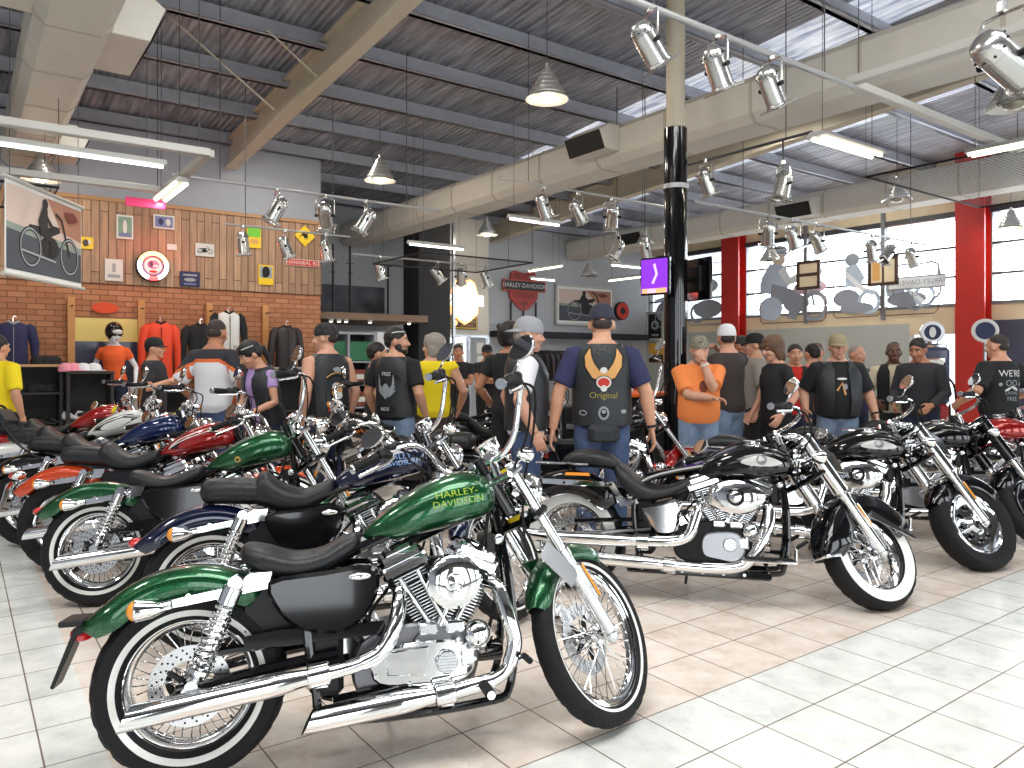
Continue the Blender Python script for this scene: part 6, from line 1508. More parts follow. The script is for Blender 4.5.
# glowing round sign
p = onwall(153, 266, VP, .12); e = empty('neon_sign', p, (0, 0, ANG)); tag(e, 'round glowing neon sign with orange and white ring on the planks', 'neon sign')
b = MB(); b.cyl((0, .10, 0), (0, 0, 0), .245, black_semi, 40, .01); b.build('backing_disc', e)
nw = mat('neon_white', (1,1,1), .5, emit=(.85, .9, 1), es=2.6); no = mat('neon_orange', (1,.6,.3), .5, emit=(1, .55, .2), es=2.6); nr = mat('neon_red', (1,.1,.1), .5, emit=(1, .08, .08), es=3)
b = MB(); 
for a0, a1, m in ((20, 160, no), (160, 250, nw), (250, 290, nr), (290, 380, nw)): b.tube([V(.20*math.cos(math.radians(a0+(a1-a0)*i/14)), -.02, .20*math.sin(math.radians(a0+(a1-a0)*i/14))) for i in range(15)], .034, m, 8)
b.build('neon_ring', e)
b = MB(); b.lathe([(.0005, .012), (.15, .012)], (0,0,0), (0,-1,0), steelb, 32)
for i, (pts, fs, mm) in enumerate([sh_ell(0, .0, .13, .13, p_white), sh_ell(0, .02, .09, .07, steelb), sh_ell(-.03, .03, .03, .05, navy), sh_ell(.04, .0, .04, .02, p_white), sh_ell(0, -.09, .06, .02, p_red)]): b.add([V(x, -.014-.001*i, z) for x, z in pts], fs, mm)
b.build('dial_face', e, fix=False)
for off, c, en in ((V(0, 0, .1), (1, .06, .04), 13),):
    l = bpy.data.lights.new('neon_glow', 'POINT'); l.energy = en; l.color = c; l.shadow_soft_size = .2; o = bpy.data.objects.new('neon_glow', l); COL.objects.link(o); o.location = p+off-BX*.14
# left banner
P0 = V(-4.97, 7.45, 0); P1 = V(-5.10, 9.0, 0); d = P1-P0; ctr = (P0+P1)/2+V(0, 0, 2.80); rot = math.atan2(d.y, d.x)
sky_s = mat('banner_sky', rgb(206,186,174), .7); sky_d = mat('banner_dusk', rgb(170,120,96), .7); road_m = mat('banner_road', rgb(72,76,84), .7); silh = mat('banner_silhouette', rgb(34,30,32), .7); whb = mat('banner_white', rgb(226,226,224), .6); blr = mat('banner_field', rgb(140,150,140), .7)
def ridepic(w, h):
    S_ = [rect(-w*.49, w*.49, -h*.44, h*.44, sky_s), ([(w*.0, h*.44), (w*.49, h*.44), (w*.49, h*.05), (w*.2, h*.1)], [(0,1,2,3)], sky_d), ([(-w*.49, h*.05), (w*.49, -h*.02), (w*.49, -h*.1), (-w*.49, -.02*h)], [(0,1,2,3)], blr), ([(-w*.49, -.02*h), (w*.49, -h*.1), (w*.49, -h*.44), (-w*.49, -h*.44)], [(0,1,2,3)], road_m)]
    k = w*.62; S_ += bikeshape(.05*w, -h*.16, k, silh)
    S_ += [sh_arc(.05*w+.42*k, -h*.16, .2*k, 0, 360, .02*k, p_grey, 20), sh_arc(.05*w-.42*k, -h*.16, .2*k, 0, 360, .02*k, p_grey, 20), sh_strip([(.05*w-.6*k, -h*.16-.05*k), (.05*w+.1*k, -h*.16-.1*k)], .025*k, p_grey)]
    S_ += [sh_ell(-.03*w, h*.36, .035*w, h*.06, silh), sh_strip([(-.03*w, h*.32), (-.06*w, h*.15), (-.04*w, 0)], [w*.06, w*.12, w*.09], silh), sh_strip([(-.03*w, h*.24), (.06*w, h*.12), (.14*w, h*.12)], w*.035, silh), sh_strip([(-.04*w, 0), (.06*w, -h*.02), (.05*w, -h*.2)], w*.05, silh), ([(.22*w, h*.35), (.36*w, h*.38), (.44*w, h*.30), (.30*w, h*.24)], [(0,1,2,3)], mat('banner_rust', rgb(120,50,44), .7))]
    return S_
w_, h_ = d.length, .96
e = panel('banner', ctr, rot, w_, h_, .006, whb, ridepic(w_, h_), 'white-edged banner of a rider on a cruiser, hanging at the far left', 'banner')
for z in (-h_/2, h_/2): b = MB(); b.tube([(-w_/2-.04, 0, z), (w_/2+.05, 0, z)], .022, frame_w, 8); b.build('batten', e)
b = MB()
for s in (-1, 1): b.tube([(s*w_*.45, 0, h_/2), (s*w_*.45, 0, roof_z(8.5)-ctr.z-.1)], .004, wire_m, 4)
b.build('hanging_wire', e)
# pink ceiling card near the frame
panel('hanging_card', atp(146, 203, 8.6), ANG, .42, .10, .02, mag, None, 'small magenta card hanging under the white frame', 'card')
# ---- back wall banner and sign
p = solve(585.5, v=VB-.06); e = panel('wall_banner', V(p.x, p.y, 3.05), ANG, 2.15, 1.08, .03, whb, ridepic(2.0, 1.0), 'framed banner of a rider on the back wall, right of the bar and shield sign', 'banner', frame_w, .06)
p = solve(524, v=VB-.08); e = empty('shop_sign', V(p.x, p.y, 3.36), (0, 0, ANG)); tag(e, 'red and black bar and shield sign high on the back wall', 'sign')
sred = mat('sign_dark_red', rgb(170,52,44), .5)
b = MB(); b.prism([(-.42, .46), (-.30, .52), (0, .47), (.30, .52), (.42, .46), (.50, .1), (.46, -.22), (.2, -.46), (0, -.56), (-.2, -.46), (-.46, -.22), (-.50, .1)], 0, .05, sred, .01); b.build('shield', e)
b = MB(); b.box((0, -.02, .12), (1.42, .05, .30), mat('sign_bar_frame', rgb(196,84,60), .5), .01); b.box((0, -.046, .12), (1.34, .01, .24), black_semi)
for i, (pts, fs, mm) in enumerate([sh_text('HARLEY-DAVIDSON', 0, .12, .165, p_white, 1)]): b.add([V(x*1.0, -.055, z) for x, z in pts], fs, mm)
b.build('sign_bar', e, fix=False)
for t, z, s in (('MOTOR', .37, .19), ('CYCLES', -.14, .19), ('USA', -.34, .14)):
    b = MB(); pts, fs, mm = sh_text(t, 0, z, s, p_black, 1); b.add([V(x, -.004, zz) for x, zz in pts], fs, mm); b.build('lettering', e, fix=False)
b = MB()
for x in (-.42, 0, .42): b.tube([(x, .02, -.3), (x, .02, -1.25)], .03, pipe_d, 6)
b.build('support_post', e)
# ledge and posts below it
b = MB(); rbox(b, 11.2, 16.6, VB-.5, VB, 2.10, 2.26, wall_dark); struct(room(b.build('trim_4')))
# ---- back-left: mezzanine shelf, dark column, entrance
struct(rm('column_dark', 8.15, 8.95, 14.6, 15.3, 0, 4.7, wall_dark)); 
b = MB()
for i in range(2): rbox(b, 9.0+i*.22, 9.06+i*.22, 14.9, 14.96, 0, 4.7, steel)
for i in range(9): b.tube([(9.03, 14.93, .2+i*.5), (9.25, 14.93, .45+i*.5), (9.03, 14.93, .7+i*.5)], .014, steel, 5)
tag(room(b.build('lattice_post')), 'grey lattice steel post beside the lit logo sign', 'post')
struct(rm('wall_entry', 9.35, 10.55, 15.4, 15.5, 2.1, 4.9, mat('entry_board', rgb(188,184,174), .7)))
e = room(empty('door_1')); e.location = (0,0,0); e['kind'] = 'structure'
b = MB()
for u in (9.35, 9.92, 10.49): rbox(b, u, u+.06, 15.36, 15.44, 0, 2.1, steel)
rbox(b, 9.35, 10.55, 15.36, 15.44, 2.04, 2.1, steel); rbox(b, 9.35, 10.55, 15.36, 15.44, .9, .96, steel); b.build('door_frame', e)
b = MB()
rr = random.Random(5)
for k in range(6):
    u = 9.45+.55*(k % 2)+rr.uniform(0, .2); z = 1.0+.33*(k//2); rbox(b, u, u+.2, 15.37, 15.38, z, z+.26, paper)
b.build('posted_notices', e)
wallb = bpy.data.objects['wall_back']; 
# lit logo sign and plate
p = solve(465, v=15.34); e = empty('lit_sign', V(p.x, p.y, CH+(HZ-302)/F*p.y), (0, 0, ANG)); tag(e, 'white glowing bar and shield logo sign at the back, over the glass doors', 'sign')
lw = mat('lit_sign_face', (1, .95, .85), .5, emit=(1, .95, .85), es=1.1); ly = mat('lit_sign_orange', (1, .6, .2), .5, emit=(1, .55, .2), es=1.0)
b = MB(); sp_ = [(-.25, .44), (-.14, .50), (0, .46), (.14, .50), (.25, .44), (.36, .15), (.34, -.25), (.15, -.42), (0, -.50), (-.15, -.42), (-.34, -.25), (-.36, .15)]
b.prism([(x*1.12, z*1.1) for x, z in sp_], .0, .08, ly, .01); b.prism(sp_, -.02, .0, lw, .005); b.box((0, -.03, .04), (1.02, .05, .26), lw, .01); b.build('shield_light', e)
b = MB(); pts, fs, mm = sh_text('HARLEY-DAVIDSON', 0, .04, .12, p_gold, 1); b.add([V(x, -.058, z) for x, z in pts], fs, mm); b.build('lettering', e, fix=False)
p = solve(464, v=15.36); panel('sign', V(p.x, p.y, CH+(HZ-323)/F*p.y), ANG, .78, .30, .02, black_semi, [rect(-.37, .37, -.13, .13, yel), rect(-.35, .35, -.11, .11, brn), sh_ell(-.25, 0, .07, .07, ly), sh_text('MOTORCYCLES', .08, .03, .07, p_gold, 1), sh_text('AND SERVICE', .08, -.06, .06, p_gold, 1)], 'small brown and yellow plate under the glowing logo sign', 'sign')
# mezzanine
b = MB(); rbox(b, 5.42, 8.15, 14.2, VB, 2.30, 2.44, mat('mezzanine_timber', rgb(128,104,84), .6)); struct(room(b.build('trim_5')))
b = MB(); rbox(b, 5.42, 8.15, VB-.06, VB-.02, 2.44, 3.2, mat('mural_grey', rgb(92,92,100), .8, noise=.7, nscale=1.7)); o = room(b.build('wall_mural')); tag(o, 'blurred grey and blue mural behind the mezzanine posts', 'mural')
for i, px in enumerate((333, 350, 388)):
    p = solve(px, v=14.3); b = MB(); b.tube([(0,0,0), (0,0,1.35 if i < 2 else 1.0)], .022, black_semi, 8); b.tube([(-.08, 0, 1.0), (.08, 0, 1.0)], .008, black_semi, 5); b.tube([(-.06, 0, .8), (.06, 0, .8)], .008, black_semi, 5)
    tag(b.build('railing_post', loc=(p.x, p.y, 2.44)), ('left', 'middle', 'right')[i]+' one of the three black posts on the mezzanine edge', 'post', 'mezzanine posts')
lampw = mat('lit_downlight', (1,1,1), .5, emit=(1, .95, .85), es=4)
for i, px in enumerate((331, 339, 346, 370, 409)):
    p = solve(px, v=14.15); b = MB(); b.cyl((0,0,.0), (0,0,.05), .05, tray_m, 12); b.ell((0,0,0), (.035, .035, .02), lampw, 10, 6)
    tag(b.build('downlight', loc=(p.x, p.y, 2.25)), 'tiny lit downlight under the mezzanine edge', 'downlight', 'downlights under the mezzanine')
# white cabinet and green boxes
e = room(empty('display_cabinet')); p = solve(349, v=13.9); e.location = (p.x, p.y, 0); tag(e, 'grey shelving cabinet with green boxes behind the bearded man', 'cabinet')
b = MB(); b.box((0, .25, 2.02), (1.15, .5, .05), wall_grey); b.box((0, .48, 1.0), (1.15, .04, 2.0), wall_dark)
for x in (-.56, 0, .56): b.box((x, .25, 1.0), (.04, .5, 2.0), wall_grey)
for z in (.1, .55, 1.0, 1.45): b.box((0, .25, z), (1.13, .48, .03), wall_grey)
b.build('carcass', e)
grb = mat('green_box', rgb(44,110,74), .6)
for i, (x, z) in enumerate(((-.28, 1.47), (.28, 1.47))):
    q = e.location+AX*x+BX*.2; b = MB(); b.box((0,0,.19), (.48, .3, .38), grb, .01); b.box((0, 0, .385), (.49, .31, .02), mat('box_lid', rgb(30,80,54), .6)); o = b.build('storage_box', loc=(q.x, q.y, z)); o.rotation_euler = (0,0,ANG); tag(o, ('left' if i == 0 else 'right')+' green storage box on the top shelf of the grey cabinet', 'box', 'green storage boxes')
for i, (x, z) in enumerate(((-.28, 1.02), (.28, 1.02), (-.28, .57), (.28, .57))):
    q = e.location+AX*x+BX*.2; b = MB(); b.box((0,0,.14), (.44, .3, .28), mat('red_brown_box', rgb(120,56,40), .6), .01); b.box((0, -.152, .14), (.2, .004, .1), paper); o = b.build('carton', loc=(q.x, q.y, z)); o.rotation_euler = (0,0,ANG); tag(o, 'brown carton on the lower shelves of the grey cabinet', 'box', 'brown cartons in the grey cabinet')
e = room(empty('tall_white_unit')); p = solve(391, v=13.9); e.location = (p.x, p.y, 0); tag(e, 'tall white cooler unit with a dark glass front', 'cooler')
b = MB(); b.box((0, .25, 1.03), (.62, .5, 2.06), mat('white_enamel', rgb(214,216,218), .35), .015); b.build('housing', e)
b = MB(); b.box((0, -.01, .95), (.5, .02, 1.5), glass_blk := mat('dark_glass', (.02,.02,.025), .08), .004); b.build('glass_door', e)
b = MB(); b.cyl((0, -.003, 1.88), (0, -.012, 1.88), .06, steelb, 20); b.build('round_badge', e)
# ---- window graphics
film_b = mat('window_film_blue', rgb(186,202,220), .6); film_d = mat('window_film_dark', rgb(150,156,168), .6); film_l = mat('window_film_pale', rgb(228,234,240), .6); film_p = mat('window_film_mauve', rgb(200,172,196), .6); film_t = mat('window_film_tan', rgb(220,204,190), .6); film_br = mat('window_film_brown', rgb(130,90,80), .6)
def wgraphic(v0, v1, z0, z1, shapes, label, border=film_d, back=None):
    w, h = abs(v1-v0), z1-z0; c = UV(UW-.035, (v0+v1)/2, (z0+z1)/2); e = empty('window_graphic', c, (0, 0, ANG-PI/2)); tag(e, label, 'window graphic', 'graphics on the tall windows')
    b = MB(); allsh = ([back(w, h)] if back else [])+shapes(w, h)+[sh_strip([(-w/2, -h/2+.08), (-w/2, h/2-.08), (-w/2+.08, h/2), (w/2-.08, h/2), (w/2, h/2-.08), (w/2, -h/2+.08), (w/2-.08, -h/2), (-w/2+.08, -h/2), (-w/2, -h/2+.08)], .025, border)]
    nsh = len(allsh)
    for i, (pts, fs, mm) in enumerate(allsh): kx, kz, dz = (1.2, 1.25, .07*h) if i < nsh-1 else (1, 1, 0); b.add([V(x*kx, -.0008*i, z*kz+dz) for x, z in pts], fs, mm)
    b.build('film', e, fix=False); return e
wgraphic(12.2, 10.35, 2.45, 4.35, lambda w, h: [sh_ell(-w*.18, h*.30, w*.13, h*.075, film_b), sh_strip([(-w*.34, h*.28), (-w*.02, h*.30)], h*.03, film_d), sh_ell(-w*.17, h*.22, w*.085, h*.07, film_t), sh_strip([(-w*.18, h*.17), (-w*.22, h*.0), (-w*.26, -h*.15)], [w*.22, w*.38, w*.34], film_b), sh_strip([(-w*.14, h*.12), (-w*.04, -h*.02), (w*.10, h*.02)], w*.10, film_l), sh_strip([(-w*.28, -h*.15), (w*.05, -h*.2), (w*.0, -h*.42)], [w*.25, w*.18, w*.12], film_d), sh_ell(-w*.28, -h*.30, w*.16, h*.13, film_b), sh_ell(w*.22, -h*.1, w*.2, h*.08, film_p), sh_ell(w*.05, -h*.26, w*.16, h*.10, film_d), sh_arc(w*.28, -h*.30, w*.14, 0, 360, w*.05, film_d, 20), sh_strip([(w*.28, -h*.3), (w*.2, h*.05), (w*.1, h*.12)], w*.03, film_d), sh_ell(w*.3, h*.05, w*.08, h*.05, film_b)], 'window graphic of a seated rider in a cowboy hat, left of the others', film_br)
wgraphic(10.15, 9.0, 2.5, 4.25, lambda w, h: [sh_ell(-w*.08, h*.16, w*.13, h*.07, film_d), sh_strip([(-w*.1, h*.1), (-w*.05, -h*.05), (w*.1, -h*.1)], [w*.2, w*.36, w*.2], film_b), sh_strip([(-w*.2, h*.02), (w*.1, -h*.16), (w*.3, -h*.22)], w*.08, film_l), sh_ell(-w*.18, -h*.25, w*.24, h*.10, film_d), sh_arc(w*.22, -h*.3, w*.17, 0, 360, w*.07, film_b, 18), sh_ell(0, -h*.36, w*.3, h*.06, film_d)], 'window graphic of a crouching rider, the middle one', film_br)
wgraphic(8.95, 7.75, 2.5, 4.5, lambda w, h: [sh_ell(-w*.22, -h*.22, w*.15, h*.10, film_b), sh_ell(-w*.05, -h*.32, w*.3, h*.07, film_d), sh_arc(w*.22, -h*.30, w*.14, 0, 360, w*.05, film_b, 18), sh_strip([(-w*.1, -h*.2), (w*.2, -h*.35)], w*.06, film_l)], 'window graphic of a motorcycle below the reversed logo', film_br)
wgraphic(15.9, 14.95, 2.5, 4.2, lambda w, h: [sh_ell(0, h*.1, w*.3, h*.08, film_d), sh_ell(-.1*w, -h*.25, w*.3, h*.14, film_d), sh_arc(w*.2, -h*.3, w*.2, 0, 360, w*.06, film_b, 18), sh_strip([(-w*.4, -h*.1), (w*.4, -h*.02)], w*.1, film_b)], 'window graphic between the red column and the black column, farthest left')
wgraphic(14.6, 13.4, 2.5, 4.2, lambda w, h: [sh_ell(0, h*.05, w*.3, h*.10, film_b), sh_ell(.05*w, -h*.25, w*.35, h*.12, film_d), sh_arc(-w*.2, -h*.3, w*.16, 0, 360, w*.06, film_d, 18)], 'window graphic beside the far red column')
# reversed bar and shield on the glass
e = empty('window_logo', UV(UW-.06, 8.2, 3.12), (0, 0, ANG-PI/2)); tag(e, 'bar and shield logo on the window glass, lettering reversed, beside the red column', 'logo')
b = MB(); k = 1.18
out = [(-.42, .46), (-.30, .52), (0, .47), (.30, .52), (.42, .46), (.48, .1), (.46, -.22), (.2, -.46), (0, -.56), (-.2, -.46), (-.46, -.22), (-.48, .1), (-.42, .46)]
for i, (pts, fs, mm) in enumerate([sh_strip([(x*k*.92, z*.95) for x, z in out], .05, film_d), rect(-.62, .62, -.06, .2, film_l), sh_strip([(-.62, -.06), (-.62, .2), (.62, .2), (.62, -.06), (-.62, -.06)], .035, film_d), sh_text('HARLEY-DAVIDSON', 0, .07, .150, film_d, -1), sh_text('MOTOR', 0, .30, .17, film_d, -1), sh_text('CYCLES', 0, -.17, .17, film_d, -1)]): b.add([V(x, -.002*i, z) for x, z in pts], fs, mm)
b.build('film_logo', e, fix=False)
# framed panels hanging before the windows
for px0, px1, y0, y1, lab in ((797, 820, 262, 288, 'left'), (868, 898, 258, 284, 'right')):
    p = solve((px0+px1)/2, u=UW-.45); Y = p.y; w = (solve(px0, u=UW-.45)-solve(px1, u=UW-.45)).length*.9; h = (y1-y0)/F*Y
    panel('hanging_picture', V(p.x, p.y, CH+(HZ-(y0+y1)/2)/F*Y), ANG-PI/2, w, h, .03, mat('cream_panel', rgb(226,208,176), .6), [rect(-w*.45, w*.45, -h*.05, h*.08, brn)] if lab == 'left' else [rect(-w*.04, w*.04, -h*.45, h*.45, brn), rect(-w*.4, -w*.12, -h*.35, h*.35, p_gold)], lab+' one of the two brown-framed cream panels hanging against the windows', 'framed panel', brn, .07, 'framed panels before the windows')
# poster right of corner
p = solve(655, u=UW-.03); panel('framed_poster', V(p.x, p.y, 2.53), ANG-PI/2, .62, .80, .03, black_semi, [sh_ell(0, .03, .16, .14, p_grey), sh_ell(0, .03, .08, .07, p_black), rect(-.15, .15, -.3, -.24, p_grey)], 'white-framed black poster just left of the black column', 'poster', frame_w, .07)
p = solve(656, u=UW-.03); panel('yellow_poster', V(p.x, p.y, 1.72), ANG-PI/2, .6, .6, .02, mat('mustard_print', rgb(214,160,50), .6), [rect(-.28, .28, -.28, -.05, silh)], 'yellow and dark poster below the white-framed one', 'poster')
p = solve(620, v=VB-.1); b = MB(); b.cyl((0, 0, 0), (0, -.12, 0), .27, silh, 24, .02); b.lathe([(.10, .122), (.2, .122), (.24, .122)], (0,0,0), (0,-1,0), p_red, 24); o = b.build('wall_roundel', loc=(p.x, p.y, 2.95)); o.rotation_euler = (0,0,ANG); tag(o, 'dark round badge on the back wall right of the framed banner', 'badge')
# ---- fuel pump
px_, py_ = at(932, 10).x, 10.0
e = empty('fuel_pump', (px_, py_, 0), (0, 0, math.radians(-20))); tag(e, 'vintage fuel pump with a round globe, before the red column', 'fuel pump')
pm_b = mat('pump_blue_grey', rgb(60,68,92), .3, coat=.6); pm_r = mat('pump_red', rgb(150,34,32), .3, coat=.6)
b = MB(); b.box((0,0,.06), (.42, .42, .12), pm_r, .02); b.box((0,0,.50), (.34, .34, .80), pm_r, .03); b.box((0,0,1.27), (.36, .36, .74), pm_b, .04); b.box((0, 0, 1.66), (.30, .30, .06), chrome, .015); b.build('pump_body', e)
b = MB(); b.cyl((0, .05, 1.84), (0, -.05, 1.84), .145, mat('globe_white', rgb(226,230,236), .2, coat=1), 32, .02); b.cyl((0,0,1.66), (0,0,1.72), .07, chrome, 16)
for i, (pts, fs, mm) in enumerate([sh_ell(0, 1.84, .10, .10, navy), sh_ell(0, 1.84, .04, .07, p_white)]): b.add([V(x, -.052-.001*i, z) for x, z in pts], fs, mm)
b.build('globe', e)
b = MB(); b.box((0, -.185, 1.35), (.24, .01, .3), chrome, .003); b.box((0, -.192, 1.35), (.20, .004, .26), dial); b.build('gauge', e)
b = MB(); b.tube(cat([(.18, 0, 1.25), (.26, -.02, 1.1), (.28, -.02, .6), (.22, -.02, .5), (.2, -.02, .9)], 5), .014, black_dull, 8); b.build('hose', e)
e = empty('round_sign', (at(985, 10.2).x, 10.2, 0), (0, 0, math.radians(-25))); tag(e, 'round blue and white sign on a post, right of the red column', 'sign')
b = MB(); b.cyl((0, .03, 1.87), (0, -.03, 1.87), .16, p_white, 32, .01); b.cyl((0, -.03, 1.87), (0, -.04, 1.87), .115, navy, 28); b.build('disc', e)
b = MB(); b.cyl((0,0,.03), (0,0,1.74), .02, steel, 10); b.cyl((0,0,0), (0,0,.03), .18, steel, 20); b.build('post', e)
# ---- brick wall fittings
wood = mat('pine_upright', rgb(196,140,84), .6); shelf_m = mat('pale_shelf', rgb(190,150,110), .6); dkc = mat('dark_counter', rgb(44,42,44), .6)
ye = mat('yellow_wall_paint', rgb(222,200,120), .7)
p = solve(104, v=VBR-.01); e = empty('window_4', V(p.x, p.y, 0), (0,0,ANG)); e['kind'] = 'structure'
b = MB(); b.box((0, -.02, 1.95), (.95, .03, .36), ye); b.build('upper_panel', e); b = MB(); b.box((0, -.02, 1.43), (.95, .03, .68), mat('dim_interior_glass', rgb(52,58,76), .15, noise=.4, nscale=6)); b.build('pane', e); b = MB(); b.box((0, -.02, .82), (.95, .03, .5), paper); b.build('lower_panel', e)
for i, px in enumerate((71, 141, 209, 265)):
    p = solve(px, v=VBR-.06); b = MB(); b.box((0, 0, 1.22), (.10, .08, 2.44), wood, .005); b.tube([(0, -.03, 2.3), (0, -.2, 2.3)], .012, black_semi, 6); o = b.build('timber_upright', loc=(p.x, p.y, 0)); o.rotation_euler = (0,0,ANG)
    tag(o, ('leftmost', 'second', 'third', 'rightmost')[i]+' pine upright on the brick wall, counted from the left', 'upright', 'pine uprights on the brick wall')
def shelfunit(px0, px1, v, label, zs=(.18, .55, 1.02, 1.40), wtop=shelf_m, dep=.5):
    p0, p1 = solve(px0, v=v), solve(px1, v=v); c = (p0+p1)/2; w = (p1-p0).length; e = empty('shelf_unit', (c.x, c.y, 0), (0,0,ANG)); tag(e, label, 'shelf unit', 'shelf units along the brick wall')
    for z in zs:
        b = MB(); b.box((0, 0, z), (w, dep, .035), wtop if z == zs[-1] else dkc, .004); b.build('shelf', e)
    b = MB()
    for x in (-w/2+.03, w/2-.03): b.box((x, 0, (zs[-1]-.02)/2), (.04, dep-.02, zs[-1]-.02), dkc)
    b.box((0, dep/2-.02, (zs[-1]-.02)/2), (w-.06, .02, zs[-1]-.02), dkc); b.build('side_panels', e)
    return c, w
shelfunit(-10, 62, 12.4, 'shelf unit with a pale top at the far left'); shelfunit(64, 112, 12.2, 'low dark shelf unit below the yellow-topped window', (.18, .62, 1.30), dkc)
shelfunit(160, 235, 12.5, 'dark counter behind the man in the white and orange shirt', (.2, .6, 1.0), dkc); shelfunit(238, 318, 12.4, 'dark counter at the right end of the brick wall', (.2, .65, 1.2), dkc)
def place_on(px, v, z): p = solve(px, v=v); return V(p.x, p.y, z)
def capitem(px, v, z, m, label, grp):
    b = MB(); b.lathe([(.0005, .12), (.05, .112), (.085, .08), (.10, .03), (.10, 0), (.0005, 0)], (0,0,0), (0,0,1), m, 20); o = b.build('cap', loc=place_on(px, v, z)); o.rotation_euler = (0,0,ANG-.8)
    b = MB(); b.ell((.11, 0, .012), (.07, .07, .010), m, 14, 6); b.build('brim', o); tag(o, label, 'cap', grp)
pink = mat('pink_cloth', rgb(236,150,170), .8)
for px, m, l in ((66, pink, 'left pink cap on the low shelf unit top'), (74, pink, 'right pink cap on the low shelf unit top'), (83, c_white, 'left white cap beside the pink caps'), (94, c_white, 'right white cap beside the pink caps')): capitem(px, 12.1, 1.32, m, l, 'caps on the shelf top')
for i, px in enumerate((38, 46, 54)): capitem(px, 12.35, 1.42, c_black, ('left', 'middle', 'right')[i]+' black cap on the pale shelf top at the far left', 'black caps')
for i, px in enumerate((34, 42, 50)): capitem(px, 12.3, 1.04, c_black, ('left', 'middle', 'right')[i]+' black cap on the second shelf at the far left', 'black caps')
def boot(px, v, z, m, label):
    b = MB(); R_ = []
    for xx, w_, h_ in ((-.11, .03, .09), (-.08, .042, .13), (-.02, .045, .12), (.04, .046, .075), (.12, .048, .055), (.17, .03, .04)): R_.append([V(xx, w_*math.cos(2*PI*i/14), max(0, h_*.5+h_*.5*math.sin(2*PI*i/14))) for i in range(14)])
    b.loft(R_, m); o = b.build('shoe', loc=place_on(px, v, z)); o.rotation_euler = (0,0,ANG-.5); tag(o, label, 'shoe', 'shoes on the lower shelves')
for i, px in enumerate((70, 84)): boot(px, 12.15, .64, c_white, ('left', 'right')[i]+' white shoe on the low shelf unit')
for i, px in enumerate((8, 20, 32, 44, 56)): boot(px, 12.3, .57, shoe_m, ('first', 'second', 'third', 'fourth', 'fifth')[i]+' black shoe from the left on the far left shelf unit')
def garment(px, py, v, m, sm, label, h=.66, w=.42, trim=None, catn='jacket'):
    p = solve(px, v=v); top = CH+(HZ-py)/F*p.y; e = empty('hanging_'+catn.replace('-', '_').replace(' ', '_'), V(p.x, p.y, top), (0,0,ANG)); tag(e, label, catn, 'clothes on the brick wall')
    b = MB(); rings = []
    for t, ww, dd in ((0, .17, .05), (.04, .36, .07), (.10, .46, .10), (.3, .44, .12), (.6, .42, .12), (.85, .44, .12), (1, .44, .11)):
        rings.append(eloop((0, 0, -t*h), ww*w, dd, 24, None, .8))
    b.loft(rings, m); bd = b.build('body', e)
    for s in (-1, 1):
        b = MB(); b.tube([(s*.40*w, 0, -.06*h), (s*.50*w, 0, -.14*h), (s*.62*w, 0, -.45*h), (s*.64*w, 0, -.86*h)], [.05, .075, .062, .045], sm, 12); b.build('sleeve', e)
    b = MB(); b.tube([(-.16*w, -.05, .01), (0, -.07, -.03), (.16*w, -.05, .01)], .018, trim or sm, 8); b.box((0, -.12, -.5*h), (.008, .02, .8*h), trim or sm); b.build('collar', e)
    b = MB(); b.tube([(0, 0, .0), (0, 0, .07), (.02, 0, .09), (.04, 0, .07)], .005, chrome, 6); b.build('hanger', e)
garment(13, 322, 12.9, c_navy, c_navy, 'navy shirt with a pale collar hanging at the far left', trim=p_grey, catn='shirt')
garment(160, 322, 13.0, mat('bright_orange_jacket', rgb(230,70,36), .7), mat('bright_orange_jacket', (0,0,0)), 'bright orange jacket hanging behind the man in the black cap', h=.9, trim=c_black)
garment(200, 324, 13.0, c_black, c_black, 'black jacket hanging mostly behind the head of the man in white', h=.8)
garment(228, 312, 12.95, mat('off_white_cloth', rgb(214,212,208), .8), c_black, 'off-white jacket with black sleeves, hung highest on the bricks', h=.72)
garment(286, 326, 13.0, mat('dark_brown_leather', rgb(42,34,34), .5), mat('dark_brown_leather', (0,0,0)), 'dark brown leather jacket hanging at the right end of the bricks', h=.85)
b = MB(); p = solve(255, v=12.3); 
panel('photo_frame', V(p.x-.2, p.y-.05, 1.56), ANG, .22, .30, .02, paper, [rect(-.08, .08, -.11, .12, silh), sh_ell(0, .03, .04, .06, p_grey)], 'small upright framed photograph on the right-hand dark counter', 'photo frame', frame_w, .02)
for i, (px, m) in enumerate(((262, c_black), (272, sgreen), (282, c_black), (300, c_black), (310, sgreen))):
    b = MB(); b.box((0,0,.05), (.26, .2, .10), m, .02); b.box((0.02,0,.12), (.24, .18, .05), c_grey if i % 2 else m, .015); o = b.build('folded_shirts', loc=place_on(px, 12.35, 1.22)); o.rotation_euler = (0,0,ANG); tag(o, ('first', 'second', 'third', 'fourth', 'fifth')[i]+' folded shirt pile from the left on the right-hand dark counter', 'folded shirts', 'folded shirt piles')
